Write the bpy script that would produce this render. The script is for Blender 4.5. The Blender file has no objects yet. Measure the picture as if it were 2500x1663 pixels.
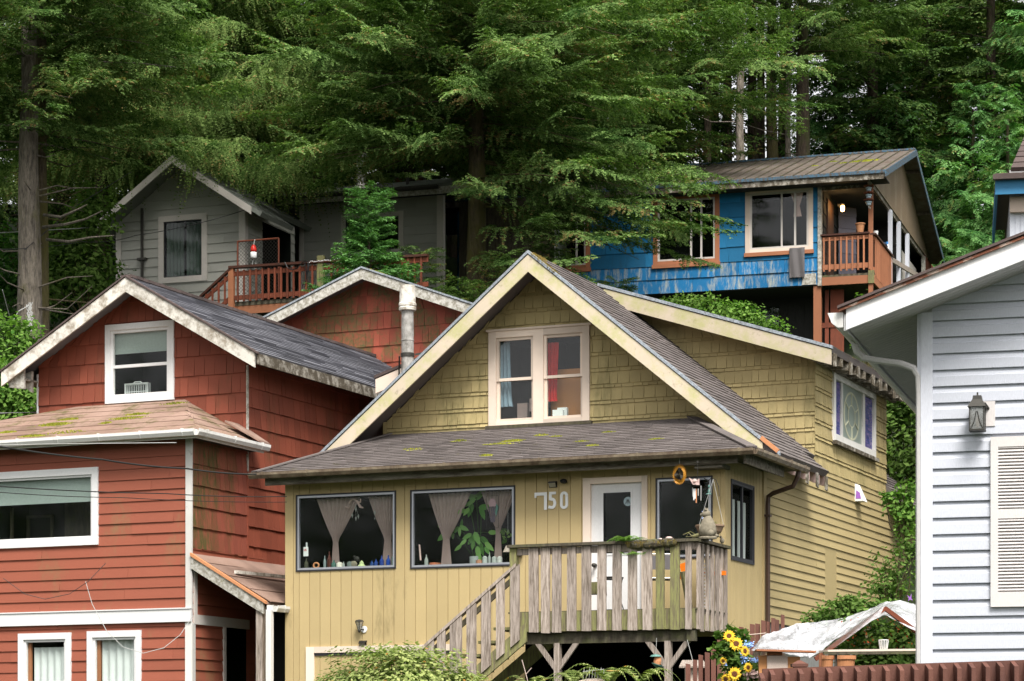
import bpy, math, random
import numpy as np
from mathutils import Vector, Matrix
R = math.radians
rnd = random.Random(7)
scene = bpy.context.scene
COL = scene.collection

# ---------------------------------------------------------------- camera
FPX, CX, HY = 6200.0, 1250.0, 1870.0          # focal length, principal column and horizon row of the 2500 px photograph
cam = bpy.data.cameras.new("camera"); cam_o = bpy.data.objects.new("camera", cam); COL.objects.link(cam_o)
cam_o.location = (0, 0, 1.6); cam_o.rotation_euler = (R(90), 0, 0)
cam.sensor_width = 36.0; cam.lens = 36.0 * FPX / 2500.0
cam.shift_y = (HY - 831.5) / 2500.0
cam.clip_start = 0.5; cam.clip_end = 1500
scene.camera = cam_o
# ---------------------------------------------------------------- world, sun, exposure
SUN_EL, SUN_AZ = R(55), R(166)                # azimuth clockwise from +Y; 166 = behind the camera, a little right
w = bpy.data.worlds.new("World"); scene.world = w; w.use_nodes = True
nt = w.node_tree; nt.nodes.clear()
sky = nt.nodes.new('ShaderNodeTexSky'); sky.sky_type = 'NISHITA'; sky.sun_disc = False
sky.sun_elevation = SUN_EL; sky.sun_rotation = SUN_AZ
sky.air_density = 1.0; sky.dust_density = 3.0; sky.ozone_density = 1.0
hs = nt.nodes.new('ShaderNodeHueSaturation'); hs.inputs['Saturation'].default_value = 0.06
bgn = nt.nodes.new('ShaderNodeBackground'); bgn.inputs['Strength'].default_value = 0.10
out = nt.nodes.new('ShaderNodeOutputWorld')
nt.links.new(sky.outputs[0], hs.inputs['Color']); nt.links.new(hs.outputs[0], bgn.inputs['Color']); nt.links.new(bgn.outputs[0], out.inputs[0])
sl = bpy.data.lights.new("sun", 'SUN'); sl.energy = 2.1; sl.angle = R(22); sl.color = (1.0, 0.965, 0.91)
so = bpy.data.objects.new("sun", sl); COL.objects.link(so)
sd = Vector((math.sin(SUN_AZ) * math.cos(SUN_EL), math.cos(SUN_AZ) * math.cos(SUN_EL), math.sin(SUN_EL)))
so.rotation_euler = sd.to_track_quat('Z', 'Y').to_euler(); so.location = sd * 100
scene.view_settings.view_transform = 'Standard'; scene.view_settings.look = 'None'
scene.view_settings.exposure = 1.42; scene.view_settings.gamma = 1.0
scene.cycles.max_bounces = 5; scene.cycles.transparent_max_bounces = 8; scene.cycles.diffuse_bounces = 3

# ---------------------------------------------------------------- materials
class NB:
    def __init__(s, name):
        s.m = bpy.data.materials.new(name); s.m.use_nodes = True
        s.t = s.m.node_tree; s.n = s.t.nodes; s.b = s.n['Principled BSDF']; s.out = s.n['Material Output']
        s.co = s.n.new('ShaderNodeTexCoord')
    def L(s, a, b): s.t.links.new(a, b)
    def noise(s, scale, detail=4, rough=.6, stretch=(1, 1, 1), off=0):
        mp = s.n.new('ShaderNodeMapping'); s.L(s.co.outputs['Object'], mp.inputs['Vector'])
        mp.inputs['Scale'].default_value = stretch; mp.inputs['Location'].default_value = (off, off * .7, off * 1.3)
        n = s.n.new('ShaderNodeTexNoise'); n.inputs['Scale'].default_value = scale; n.inputs['Detail'].default_value = detail
        n.inputs['Roughness'].default_value = rough; s.L(mp.outputs[0], n.inputs['Vector']); return n.outputs['Fac']
    def ramp(s, fac, a, b, ca=(0, 0, 0), cb=(1, 1, 1)):
        r = s.n.new('ShaderNodeValToRGB'); r.color_ramp.elements[0].position = a; r.color_ramp.elements[1].position = b
        r.color_ramp.elements[0].color = (*ca, 1); r.color_ramp.elements[1].color = (*cb, 1); s.L(fac, r.inputs[0]); return r.outputs[0]
    def mix(s, fac, a, b, mode='MIX'):
        m = s.n.new('ShaderNodeMix'); m.data_type = 'RGBA'; m.blend_type = mode; m.clamp_result = False
        for sock, v in ((m.inputs[0], fac), (m.inputs[6], a), (m.inputs[7], b)):
            if isinstance(v, (tuple, list)): sock.default_value = (*v[:3], 1)
            elif isinstance(v, (int, float)): sock.default_value = v
            else: s.L(v, sock)
        return m.outputs[2]
    def math(s, op, a, b=0.0):
        m = s.n.new('ShaderNodeMath'); m.operation = op
        for i, v in enumerate((a, b)):
            if isinstance(v, (int, float)): m.inputs[i].default_value = v
            else: s.L(v, m.inputs[i])
        return m.outputs[0]
    def attr(s, name='rnd'):
        a = s.n.new('ShaderNodeAttribute'); a.attribute_name = name; return a.outputs['Fac']
    def sep(s):
        x = s.n.new('ShaderNodeSeparateXYZ'); s.L(s.co.outputs['Object'], x.inputs[0]); return x.outputs
    def bump(s, h, strength=.3, dist=.01):
        b = s.n.new('ShaderNodeBump'); b.inputs['Strength'].default_value = strength; b.inputs['Distance'].default_value = dist
        s.L(h, b.inputs['Height']); s.L(b.outputs[0], s.b.inputs['Normal'])
    def col(s, c):
        if isinstance(c, (tuple, list)): s.b.inputs['Base Color'].default_value = (*c[:3], 1)
        else: s.L(c, s.b.inputs['Base Color'])
    def rough(s, r): s.b.inputs['Roughness'].default_value = r; s.b.inputs['Specular IOR Level'].default_value = .3

def paint(name, c, var=.12, rnd_var=.2, dirt=None, dirt_amt=(.58, .75), dirt_scale=1.5, stretch=(1, 1, .25), rough=.7, grain=(6, 6, 1), bump=.25,
          dirt2=None, d2=(.62, .72), d2s=2.2):
    b = NB(name)
    c = tuple(c)
    n1 = b.noise(1.3, 5, .6)
    base = b.mix(n1, tuple(x * (1 - var) for x in c), tuple(x * (1 + var) for x in c))
    n2 = b.noise(30, 3, .7, grain, 3)
    base = b.mix(.55, base, b.mix(n2, (.62, .62, .62), (1.38, 1.38, 1.38)), 'MULTIPLY')
    r = b.attr('rnd')
    lo = 1 - rnd_var; hi = 1 + rnd_var
    base = b.mix(1.0, base, b.mix(r, (lo, lo, lo), (hi, hi, hi)), 'MULTIPLY')
    if dirt:
        d = b.math('MULTIPLY', b.ramp(b.noise(dirt_scale, 6, .7, stretch, 7), *dirt_amt), b.ramp(b.noise(18, 4, .7, stretch, 9), .3, .6))
        base = b.mix(d, base, dirt)
    if dirt2:
        d = b.ramp(b.noise(d2s, 8, .75, (1, 1, 1), 17), *d2)
        base = b.mix(d, base, dirt2)
    b.col(base); b.rough(rough); b.bump(n2, bump, .006)
    return b.m

def peel(name, top, under, amt=(.45, .55), stretch=(1, 1, 1), scale=9, moss=None, moss_amt=(.6, .75), rough=.85):
    """flaking paint over weathered wood"""
    b = NB(name)
    n = b.noise(scale, 8, .72, stretch, 1)
    f = b.ramp(n, *amt)
    fine = b.noise(60, 3, .6, stretch, 5)
    u = b.mix(fine, tuple(x * .5 for x in under), tuple(x * 1.6 for x in under))
    t = b.mix(b.noise(2, 4, .6, (1, 1, 1), 4), tuple(x * .85 for x in top), tuple(x * 1.1 for x in top))
    base = b.mix(f, u, t)
    if moss:
        mf = b.ramp(b.noise(2.6, 8, .75, (1, 1, 1), 11), *moss_amt)
        base = b.mix(mf, base, moss)
    r = b.attr('rnd'); base = b.mix(1.0, base, b.mix(r, (.82, .82, .82), (1.18, 1.18, 1.18)), 'MULTIPLY')
    b.col(base); b.rough(rough); b.bump(n, .4, .01); return b.m

def plain(name, c, rough=.6, metal=0, var=.15, scale=25, emit=None, es=1):
    b = NB(name); n = b.noise(scale, 4, .6)
    b.col(b.mix(n, tuple(x * (1 - var) for x in c), tuple(x * (1 + var) for x in c))); b.rough(rough); b.b.inputs['Specular IOR Level'].default_value = 0.0 if rough > .9 else .3; b.b.inputs['Metallic'].default_value = metal
    if emit: b.b.inputs['Emission Color'].default_value = (*emit, 1); b.b.inputs['Emission Strength'].default_value = es
    return b.m

def glassm(name, tint=(.9, .95, .92), refl=.09, dust=.0):
    b = NB(name); n, L = b.n, b.L
    tr = n.new('ShaderNodeBsdfTransparent'); tr.inputs[0].default_value = (*tint, 1)
    gl = n.new('ShaderNodeBsdfGlossy'); gl.inputs['Roughness'].default_value = .05
    df = n.new('ShaderNodeBsdfDiffuse'); df.inputs[0].default_value = (.5, .5, .48, 1)
    m = n.new('ShaderNodeMixShader'); m.inputs[0].default_value = refl
    
    L(tr.outputs[0], m.inputs[1]); L(gl.outputs[0], m.inputs[2])
    m2 = n.new('ShaderNodeMixShader'); L(b.math('MULTIPLY', b.noise(5, 6, .7), dust), m2.inputs[0]); L(m.outputs[0], m2.inputs[1]); L(df.outputs[0], m2.inputs[2])
    L(m2.outputs[0], b.out.inputs[0]); return b.m

def leafm(name, dark, light, extra=None, tl=.35, ex=.06):
    b = NB(name); n, L = b.n, b.L
    r = b.attr('rnd')
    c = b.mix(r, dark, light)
    big = b.noise(.8, 3, .6); c = b.mix(1.0, c, b.mix(b.ramp(big, .3, .7), (.6, .65, .6), (1.3, 1.25, 1.2)), 'MULTIPLY')
    if extra: c = b.mix(b.ramp(r, 1 - ex, 1 - ex + .01), c, extra)
    df = n.new('ShaderNodeBsdfDiffuse'); L(c, df.inputs[0]); t = n.new('ShaderNodeBsdfTranslucent'); L(b.mix(1.0, c, (1.2, 1.5, .6), 'MULTIPLY'), t.inputs[0])
    m = n.new('ShaderNodeMixShader'); m.inputs[0].default_value = tl; L(df.outputs[0], m.inputs[1]); L(t.outputs[0], m.inputs[2]); L(m.outputs[0], b.out.inputs[0]); return b.m

MOSSG = (.13, .15, .02)
M = {}
M['yellow'] = paint('yellow_paint', (.44, .335, .165), .08, .05, (.10, .085, .035), (.62, .8), 1.2, grain=(8, 8, 2))
M['yellow_shingle'] = paint('yellow_shingle_paint', (.38, .30, .14), .10, .10, (.13, .12, .045), (.5, .72), 1.1, dirt2=(.09, .07, .04), d2=(.66, .85), d2s=3)
M['yellow_lap'] = paint('yellow_lap_paint', (.37, .29, .14), .08, .06, (.16, .13, .055), (.5, .8), .9, (1, .3, 1), grain=(2, 2, 8))
M['red_lap'] = paint('red_lap_paint', (.27, .078, .045), .08, .07, (.20, .13, .06), (.56, .74), 1.6, (1, 1, .5), grain=(2, 2, 8))
M['red_shingle'] = paint('red_shingle_paint', (.215, .055, .030), .12, .16, (.085, .05, .02), (.55, .72), 1.0, grain=(9, 9, .6), bump=.5)
M['red_shingle_mossy'] = paint('mossy_red_shingle_paint', (.24, .065, .04), .12, .16, (.075, .07, .02), (.42, .56), .8, grain=(9, 9, .6), bump=.5)
M['blue'] = paint('blue_paint', (.006, .12, .25), .15, .16, (.015, .06, .12), (.55, .8), 1.2, grain=(10, 10, .6), bump=.4)
M['blue_worn'] = peel('worn_blue_paint', (.008, .13, .30), (.26, .29, .28), (.36, .52), (1.6, 1.6, .28), 6)
M['grey'] = paint('grey_paint', (.33, .325, .29), .08, .06, (.12, .12, .10), (.6, .85), 1.2, grain=(2, 2, 8))
M['grey_trim'] = paint('pale_trim_paint', (.50, .46, .42), .08, .06, (.25, .22, .18), (.6, .8), 2)
M['white'] = paint('white_paint', (.66, .65, .64), .03, .03, (.45, .42, .36), (.66, .85), 2.5, bump=.1)
M['white_worn'] = peel('worn_white_paint', (.64, .62, .58), (.32, .29, .25), (.28, .40), scale=5)
M['vinyl'] = paint('pale_blue_vinyl', (.50, .515, .565), .02, .02, rough=.5, bump=.08)
M['vinyl_post'] = paint('pale_vinyl_trim', (.58, .59, .64), .02, .02, rough=.5, bump=.08)
M['soffit'] = paint('white_soffit', (.52, .50, .48), .03, .04, bump=.05)
M['shutter'] = paint('cream_shutter_plastic', (.60, .56, .54), .03, .02, rough=.5, bump=.1)
M['cream'] = peel('cream_trim_paint', (.68, .56, .46), (.38, .32, .26), (.20, .30), scale=6)
M['fascia'] = peel('mossy_cream_fascia', (.50, .42, .32), (.26, .22, .15), (.30, .42), scale=7, moss=(.36, .36, .13), moss_amt=(.44, .72))
M['fascia_peel'] = peel('peeling_white_fascia', (.58, .55, .49), (.24, .205, .16), (.38, .56), scale=6)
M['fascia_dark'] = peel('rotten_fascia', (.36, .33, .28), (.08, .065, .045), (.48, .62), scale=7)
M['fascia_mid'] = peel('weathered_fascia', (.50, .48, .43), (.22, .20, .16), (.42, .58), scale=12, moss=(.22, .21, .10), moss_amt=(.58, .75))
M['beam_weathered'] = peel('weathered_beam', (.27, .24, .195), (.07, .055, .04), (.36, .6), (.5, 3, 3), 5)
M['flash'] = peel('galvanised_flashing', (.34, .38, .42), (.16, .17, .18), (.4, .6), scale=30, rough=.5)
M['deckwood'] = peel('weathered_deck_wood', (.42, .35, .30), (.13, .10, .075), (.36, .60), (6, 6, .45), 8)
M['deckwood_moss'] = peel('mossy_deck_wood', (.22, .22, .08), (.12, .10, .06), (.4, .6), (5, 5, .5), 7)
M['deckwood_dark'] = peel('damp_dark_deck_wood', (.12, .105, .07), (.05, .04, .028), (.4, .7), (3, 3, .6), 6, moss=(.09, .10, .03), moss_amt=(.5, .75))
M['stainwood'] = paint('orange_stained_wood', (.32, .125, .06), .15, .2, (.12, .05, .03), (.55, .75), 2)
M['redwood'] = paint('red_stained_wood', (.16, .042, .02), .15, .2, (.05, .02, .01), (.5, .75), 3)
M['redrail'] = paint('dark_red_rail', (.07, .022, .012), .2, .2, (.02, .015, .01), (.4, .7), 3)
M['brownfence'] = paint('brown_fence_paint', (.135, .055, .038), .15, .16, (.07, .03, .025), (.5, .75), 3, grain=(6, 6, 3), bump=.4)
M['gutter_brown'] = peel('brown_gutter', (.19, .15, .10), (.07, .045, .03), (.35, .6), scale=6, rough=.5)
M['downspout_brown'] = plain('brown_downspout', (.055, .032, .024), .45)
M['gutter_white'] = paint('white_gutter', (.64, .63, .60), .03, .03, (.30, .28, .24), (.56, .8), 3, bump=.05, rough=.45)
def shingle_roof(name, c, moss_amt=None, var=.25, light=None):
    b = NB(name); r = b.attr('rnd'); n = b.noise(90, 3, .8); big = b.noise(.9, 5, .6, (1, 1, 1), 2)
    base = b.mix(r, tuple(x * (1 - var) for x in c), tuple(x * (1 + var) for x in c))
    base = b.mix(.8, base, b.mix(n, (.5, .5, .5), (1.5, 1.5, 1.5)), 'MULTIPLY')
    base = b.mix(b.ramp(big, .35, .7), base, tuple(x * 1.3 for x in (light or c)))
    if moss_amt:
        f = b.math('MULTIPLY', b.ramp(b.noise(2.2, 7, .72, (1, 1, 1), 21), *moss_amt), b.ramp(b.noise(14, 3, .6), .35, .55))
        base = b.mix(f, base, (.10, .085, .03))
        f = b.ramp(b.noise(3.1, 8, .75, (1, 1, 1), 33), moss_amt[0] + .1, moss_amt[1] + .08)
        base = b.mix(f, base, MOSSG)
    b.col(base); b.rough(.92); b.bump(n, .5, .01); return b.m
M['roof_yellow'] = shingle_roof('brown_grey_shingles', (.115, .098, .092), (.60, .72))
M['roof_grey'] = shingle_roof('charcoal_shingles', (.12, .12, .135), None, .5, (.15, .15, .165))
M['roof_brown'] = shingle_roof('brown_mossy_felt', (.20, .125, .092), (.50, .62), .2, (.24, .16, .125))
M['roof_brown_clean'] = shingle_roof('brown_felt', (.19, .12, .09), (.66, .8), .2, (.24, .16, .125))
M['roof_wing'] = shingle_roof('grey_green_shingles', (.16, .17, .15), None, .3)
M['roof_dark'] = shingle_roof('dark_shingles', (.075, .055, .05), None, .3)
M['metalroof'] = peel('rusty_metal_roof', (.125, .11, .095), (.065, .042, .03), (.35, .65), (1, 1, 1), 5, moss=(.10, .085, .05), moss_amt=(.55, .8), rough=.7)
M['metalblue'] = peel('blue_metal_edge', (.055, .12, .18), (.07, .06, .05), (.42, .55), scale=14, rough=.6)
M['moss'] = leafm('bright_moss', (.11, .12, .02), (.30, .30, .04), tl=.1)
M['moss_brown'] = leafm('brown_moss', (.09, .065, .02), (.26, .20, .06), tl=.1)
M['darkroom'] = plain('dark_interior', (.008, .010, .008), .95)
M['tanroom'] = plain('orange_tan_interior', (.55, .24, .09), .9, scale=2, var=.08)
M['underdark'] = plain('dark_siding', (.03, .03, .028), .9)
M['glass'] = glassm('window_glass', refl=.04, dust=.0)
M['glass_dusty'] = glassm('speckled_glass', refl=.05, dust=.03)
M['alum'] = plain('aluminium_frame', (.42, .43, .46), .35, .6, .1)
M['blackframe'] = plain('black_frame', (.03, .03, .035), .5)
M['blind'] = plain('grey_blind', (.30, .34, .32), .8)
M['curtain_brown'] = plain('brown_curtain', (.46, .345, .32), .9, var=.2, scale=6)
M['curtain_white'] = plain('white_curtain', (.62, .62, .62), .9, var=.1, scale=6)
M['curtain_green'] = plain('dark_green_curtain', (.075, .10, .085), .9, var=.2, scale=6)
M['redcloth'] = plain('red_cloth', (.55, .025, .02), .9, var=.3, scale=14)
M['bluecloth'] = plain('blue_grey_cloth', (.20, .27, .33), .9, var=.3, scale=14)
M['pinkcloth'] = plain('pale_pink_cloth', (.62, .44, .40), .9, var=.2, scale=14)
M['towel'] = paint('grey_towel', (.11, .10, .10), .2, .1, grain=(3, 3, 3), bump=1.0)
M['steel'] = plain('dull_steel', (.42, .40, .37), .45, .7, .35, 9)
M['pipe'] = peel('weathered_pipe', (.46, .44, .41), (.17, .16, .14), (.40, .62), (1, 1, .6), 7)
M['darkmetal'] = plain('dark_metal', (.045, .042, .036), .5, .4, .3)
M['black'] = plain('black_plastic', (.012, .012, .013), .35)
M['whiteplastic'] = plain('white_plastic', (.75, .75, .74), .4, var=.04)
M['redplastic'] = plain('red_plastic', (.55, .03, .02), .35, var=.08)
M['wire'] = plain('black_cable', (.02, .02, .02), .6)
M['wire_pale'] = plain('pale_cable', (.42, .42, .40), .5)
M['concrete'] = plain('grey_concrete', (.20, .20, .19), .95, var=.3, scale=12)
M['stone'] = plain('lichen_stone', (.20, .175, .13), .95, var=.55, scale=28)
M['pebble'] = plain('pink_pebble', (.52, .40, .35), .8, var=.2)
M['clay'] = plain('clay_bowl', (.24, .16, .105), .85, var=.25)
M['terracotta'] = plain('terracotta', (.50, .22, .10), .85, var=.15)
M['wicker'] = plain('wicker', (.42, .19, .09), .85, var=.4, scale=60)
M['aggregate'] = plain('pebbled_concrete', (.52, .42, .36), .95, var=.4, scale=120)
M['orangeplastic'] = plain('orange_plastic', (.75, .17, .01), .4, var=.1)
M['teal'] = plain('teal_glaze', (.10, .22, .19), .3, var=.2)
M['plywood'] = plain('pale_plywood', (.50, .40, .33), .85, var=.12, scale=8)
M['purple'] = plain('purple_plastic', (.30, .12, .45), .4)
M['bulb'] = plain('lit_bulb', (1, .7, .3), .4, emit=(1, .55, .16), es=7)
M['petal'] = plain('sunflower_petals', (.85, .55, .04), .7, var=.2, scale=30)
M['flower_core'] = plain('sunflower_centre', (.10, .035, .012), .9, var=.4)
M['flower_blue'] = plain('blue_petals', (.30, .48, .85), .7, var=.3, scale=60)
M['flower_red'] = plain('orange_red_berries', (.55, .10, .03), .7, var=.4, scale=60)
M['leaf_bush'] = leafm('pale_green_leaves', (.10, .15, .035), (.42, .46, .19), (.40, .20, .05), .3, .03)
M['leaf_mid'] = leafm('mid_green_leaves', (.03, .075, .014), (.19, .29, .08), None, .35)
M['leaf_bright'] = leafm('bright_green_leaves', (.04, .11, .02), (.21, .34, .08), None, .35)
M['leaf_dark'] = leafm('dark_green_leaves', (.015, .05, .01), (.07, .16, .035), None, .3)
M['leaf_house'] = leafm('houseplant_leaves', (.10, .26, .06), (.26, .46, .14), None, .3)
M['needle_hemlock'] = leafm('hemlock_needles', (.028, .066, .016), (.20, .30, .10), (.20, .15, .06), .25, .035)
M['needle_back'] = leafm('far_needles', (.016, .040, .012), (.125, .195, .06), (.12, .10, .04), .25, .03)
M['needle_weep'] = leafm('weeping_needles', (.034, .078, .016), (.23, .31, .105), (.24, .18, .07), .25, .03)
M['needle_young'] = leafm('young_fir_needles', (.028, .085, .022), (.16, .32, .11), None, .25)
M['needle_cedar'] = leafm('cedar_fronds', (.030, .105, .028), (.21, .39, .14), (.22, .24, .08), .3, .02)
def barkm(name, c, moss, amt=(.5, .65)):
    b = NB(name); n = b.noise(7, 8, .75, (3, 3, .6)); base = b.mix(b.ramp(n, .35, .65), tuple(x * .3 for x in c), tuple(x * 1.35 for x in c))
    base = b.mix(b.ramp(b.noise(1.4, 6, .7, (1, 1, .5), 3), *amt), base, moss); b.col(base); b.rough(.95); b.bump(n, 1.0, .06); return b.m
M['bark'] = barkm('grey_bark', (.20, .17, .135), (.10, .095, .03), (.55, .68))
M['bark_mossy'] = barkm('mossy_bark', (.11, .085, .055), (.10, .09, .025), (.42, .6))
M['bark_dark'] = barkm('dark_bark', (.075, .055, .038), (.05, .055, .015), (.5, .65))
def groundm():
    b = NB('forest_floor'); n = b.noise(.6, 8, .7); f = b.noise(8, 6, .8)
    c = b.mix(b.ramp(n, .35, .65), (.020, .026, .010), (.028, .05, .012)); c = b.mix(.8, c, b.mix(f, (.3, .3, .3), (1.8, 1.8, 1.8)), 'MULTIPLY'); b.col(c); b.rough(1); b.bump(f, 1, .1); return b.m
M['ground'] = groundm()
def plasticsheet():
    b = NB('crinkled_plastic'); n, L = b.n, b.L
    df = n.new('ShaderNodeBsdfPrincipled'); df.inputs['Base Color'].default_value = (.66, .66, .68, 1); df.inputs['Roughness'].default_value = .25
    tr = n.new('ShaderNodeBsdfTransparent'); m = n.new('ShaderNodeMixShader')
    f = b.ramp(b.noise(2.2, 6, .7, (1, 1, 1.5)), .42, .62, (.45, .45, .45), (.93, .93, .93))
    bp = n.new('ShaderNodeBump'); bp.inputs['Strength'].default_value = .8; bp.inputs['Distance'].default_value = .03; L(b.noise(7, 5, .6, (1, 1, 2.5)), bp.inputs['Height']); L(bp.outputs[0], df.inputs['Normal'])
    L(f, m.inputs[0]); L(tr.outputs[0], m.inputs[1]); L(df.outputs[0], m.inputs[2]); L(m.outputs[0], b.out.inputs[0]); return b.m
M['sheet'] = plasticsheet()

# ---------------------------------------------------------------- mesh builder
class Frame:
    """a flat facade: origin, u (along), w (up the face), n (outward)"""
    def __init__(s, O, U, W, N): s.O, s.U, s.W, s.N = Vector(O), Vector(U).normalized(), Vector(W).normalized(), Vector(N).normalized()
    def p(s, u, w, n=0): return s.O + s.U * u + s.W * w + s.N * n
def front(v=0, u0=0): return Frame((u0, v, 0), (1, 0, 0), (0, 0, 1), (0, -1, 0))
def side(u=0, v0=0): return Frame((u, v0, 0), (0, 1, 0), (0, 0, 1), (1, 0, 0))
def lside(u=0, v0=0): return Frame((u, v0, 0), (0, -1, 0), (0, 0, 1), (-1, 0, 0))

class MB:
    def __init__(s): s.v = []; s.f = []; s.r = []; s.sm = False
    def poly(s, pts, r=None):
        i = len(s.v); s.v.extend([tuple(p) for p in pts]); s.f.append(tuple(range(i, i + len(pts)))); s.r.append(rnd.random() if r is None else r); return s
    def hexa(s, c, r=None):
        """8 corners: bottom 4 (ccw seen from above), top 4"""
        r = rnd.random() if r is None else r; i = len(s.v); s.v.extend([tuple(p) for p in c])
        for q in ((3, 2, 1, 0), (4, 5, 6, 7), (0, 1, 5, 4), (1, 2, 6, 5), (2, 3, 7, 6), (3, 0, 4, 7)): s.f.append(tuple(i + k for k in q)); s.r.append(r)
        return s
    def box(s, x0, x1, y0, y1, z0, z1, r=None):
        return s.hexa([(x0, y0, z0), (x1, y0, z0), (x1, y1, z0), (x0, y1, z0), (x0, y0, z1), (x1, y0, z1), (x1, y1, z1), (x0, y1, z1)], r)
    def fbox(s, F, u0, u1, w0, w1, n0, n1, r=None):
        return s.hexa([F.p(u0, w0, n1), F.p(u1, w0, n1), F.p(u1, w0, n0), F.p(u0, w0, n0), F.p(u0, w1, n1), F.p(u1, w1, n1), F.p(u1, w1, n0), F.p(u0, w1, n0)], r)
    def frect(s, F, u0, u1, w0, w1, n=0, r=None): return s.poly([F.p(u0, w0, n), F.p(u1, w0, n), F.p(u1, w1, n), F.p(u0, w1, n)], r)
    def ring(s, F, u0, u1, w0, w1, t, n0, n1, tb=None, tt=None):
        tb = t if tb is None else tb; tt = t if tt is None else tt
        s.fbox(F, u0, u0 + t, w0, w1, n0, n1); s.fbox(F, u1 - t, u1, w0, w1, n0, n1)
        s.fbox(F, u0 + t, u1 - t, w0, w0 + tb, n0, n1); s.fbox(F, u0 + t, u1 - t, w1 - tt, w1, n0, n1); return s
    def prism(s, pts, d, r=None):
        """extrude a planar polygon by vector d"""
        r = rnd.random() if r is None else r; n = len(pts); i = len(s.v); d = Vector(d)
        s.v.extend([tuple(p) for p in pts]); s.v.extend([tuple(Vector(p) + d) for p in pts])
        s.f.append(tuple(range(i, i + n))); s.f.append(tuple(range(i + 2 * n - 1, i + n - 1, -1))); s.r += [r, r]
        for k in range(n): s.f.append((i + k, i + n + k, i + n + (k + 1) % n, i + (k + 1) % n)); s.r.append(r)
        return s
    def beam(s, a, b, w, h, up=(0, 0, 1), r=None):
        """rectangular bar from a to b, w across, h along up"""
        a, b = Vector(a), Vector(b); d = (b - a).normalized(); up = Vector(up)
        x = d.cross(up).normalized() * (w / 2); y = x.cross(d).normalized() * (h / 2)
        return s.hexa([a - x - y, b - x - y, b + x - y, a + x - y, a - x + y, b - x + y, b + x + y, a + x + y], r)
    def tube(s, pts, rad, n=8, r=None, cap=True):
        pts = [Vector(p) for p in pts]; r = rnd.random() if r is None else r
        rads = rad if isinstance(rad, (list, tuple)) else [rad] * len(pts); rows = []
        pu = None
        for k, p in enumerate(pts):
            d = (pts[min(k + 1, len(pts) - 1)] - pts[max(k - 1, 0)]).normalized()
            if pu is None: pu = Vector((0, 0, 1)) if abs(d.z) < .9 else Vector((1, 0, 0))
            x = d.cross(pu).normalized(); y = x.cross(d).normalized(); pu = y
            rows.append(len(s.v))
            for j in range(n):
                a = 2 * math.pi * j / n; s.v.append(tuple(p + (x * math.cos(a) + y * math.sin(a)) * rads[k]))
        for k in range(len(pts) - 1):
            for j in range(n): s.f.append((rows[k] + j, rows[k] + (j + 1) % n, rows[k + 1] + (j + 1) % n, rows[k + 1] + j)); s.r.append(r)
        if cap: s.f.append(tuple(rows[0] + j for j in range(n))[::-1]); s.r.append(r); s.f.append(tuple(rows[-1] + j for j in range(n))); s.r.append(r)
        return s
    def lathe(s, c, prof, n=16, r=None, axis=(0, 0, 1), sx=1, sy=1):
        """prof: (radius, height) list around an axis through c"""
        c = Vector(c); ax = Vector(axis).normalized(); x = ax.orthogonal().normalized() if abs(ax.z) < .99 else Vector((1, 0, 0)); y = ax.cross(x)
        r = rnd.random() if r is None else r; rows = []
        for (q, h) in prof:
            rows.append(len(s.v))
            for j in range(n):
                a = 2 * math.pi * j / n; s.v.append(tuple(c + ax * h + (x * math.cos(a) * sx + y * math.sin(a) * sy) * max(q, 1e-4)))
        for k in range(len(prof) - 1):
            for j in range(n): s.f.append((rows[k] + j, rows[k] + (j + 1) % n, rows[k + 1] + (j + 1) % n, rows[k + 1] + j)); s.r.append(r)
        s.f.append(tuple(rows[0] + j for j in range(n))[::-1]); s.r.append(r); s.f.append(tuple(rows[-1] + j for j in range(n))); s.r.append(r)
        return s
    def blob(s, c, rx, ry, rz, jit=.15, n=10, m=6, r=None, rg=None):
        rg = rg or rnd; c = Vector(c)
        prof_i = len(s.v); r = rnd.random() if r is None else r
        for i in range(m + 1):
            t = math.pi * i / m
            for j in range(n):
                a = 2 * math.pi * j / n; q = 1 + rg.uniform(-jit, jit) if 0 < i < m else 1
                s.v.append((c.x + rx * math.sin(t) * math.cos(a) * q, c.y + ry * math.sin(t) * math.sin(a) * q, c.z - rz * math.cos(t) * q))
        for i in range(m):
            for j in range(n): s.f.append((prof_i + i * n + j, prof_i + i * n + (j + 1) % n, prof_i + (i + 1) * n + (j + 1) % n, prof_i + (i + 1) * n + j)); s.r.append(r)
        return s
    def mesh(s, name, mat, smooth=False, off=(0, 0, 0)):
        me = bpy.data.meshes.new(name); o = Vector(off)
        vs = np.array(s.v, dtype=np.float32).reshape(-1, 3) - np.array(o, dtype=np.float32)
        me.from_pydata(vs.tolist(), [], s.f)
        at = me.attributes.new('rnd', 'FLOAT', 'FACE'); at.data.foreach_set('value', np.array(s.r, dtype=np.float32))
        me.materials.append(mat)
        if smooth: me.polygons.foreach_set('use_smooth', [True] * len(me.polygons))
        me.update(); return me

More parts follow.
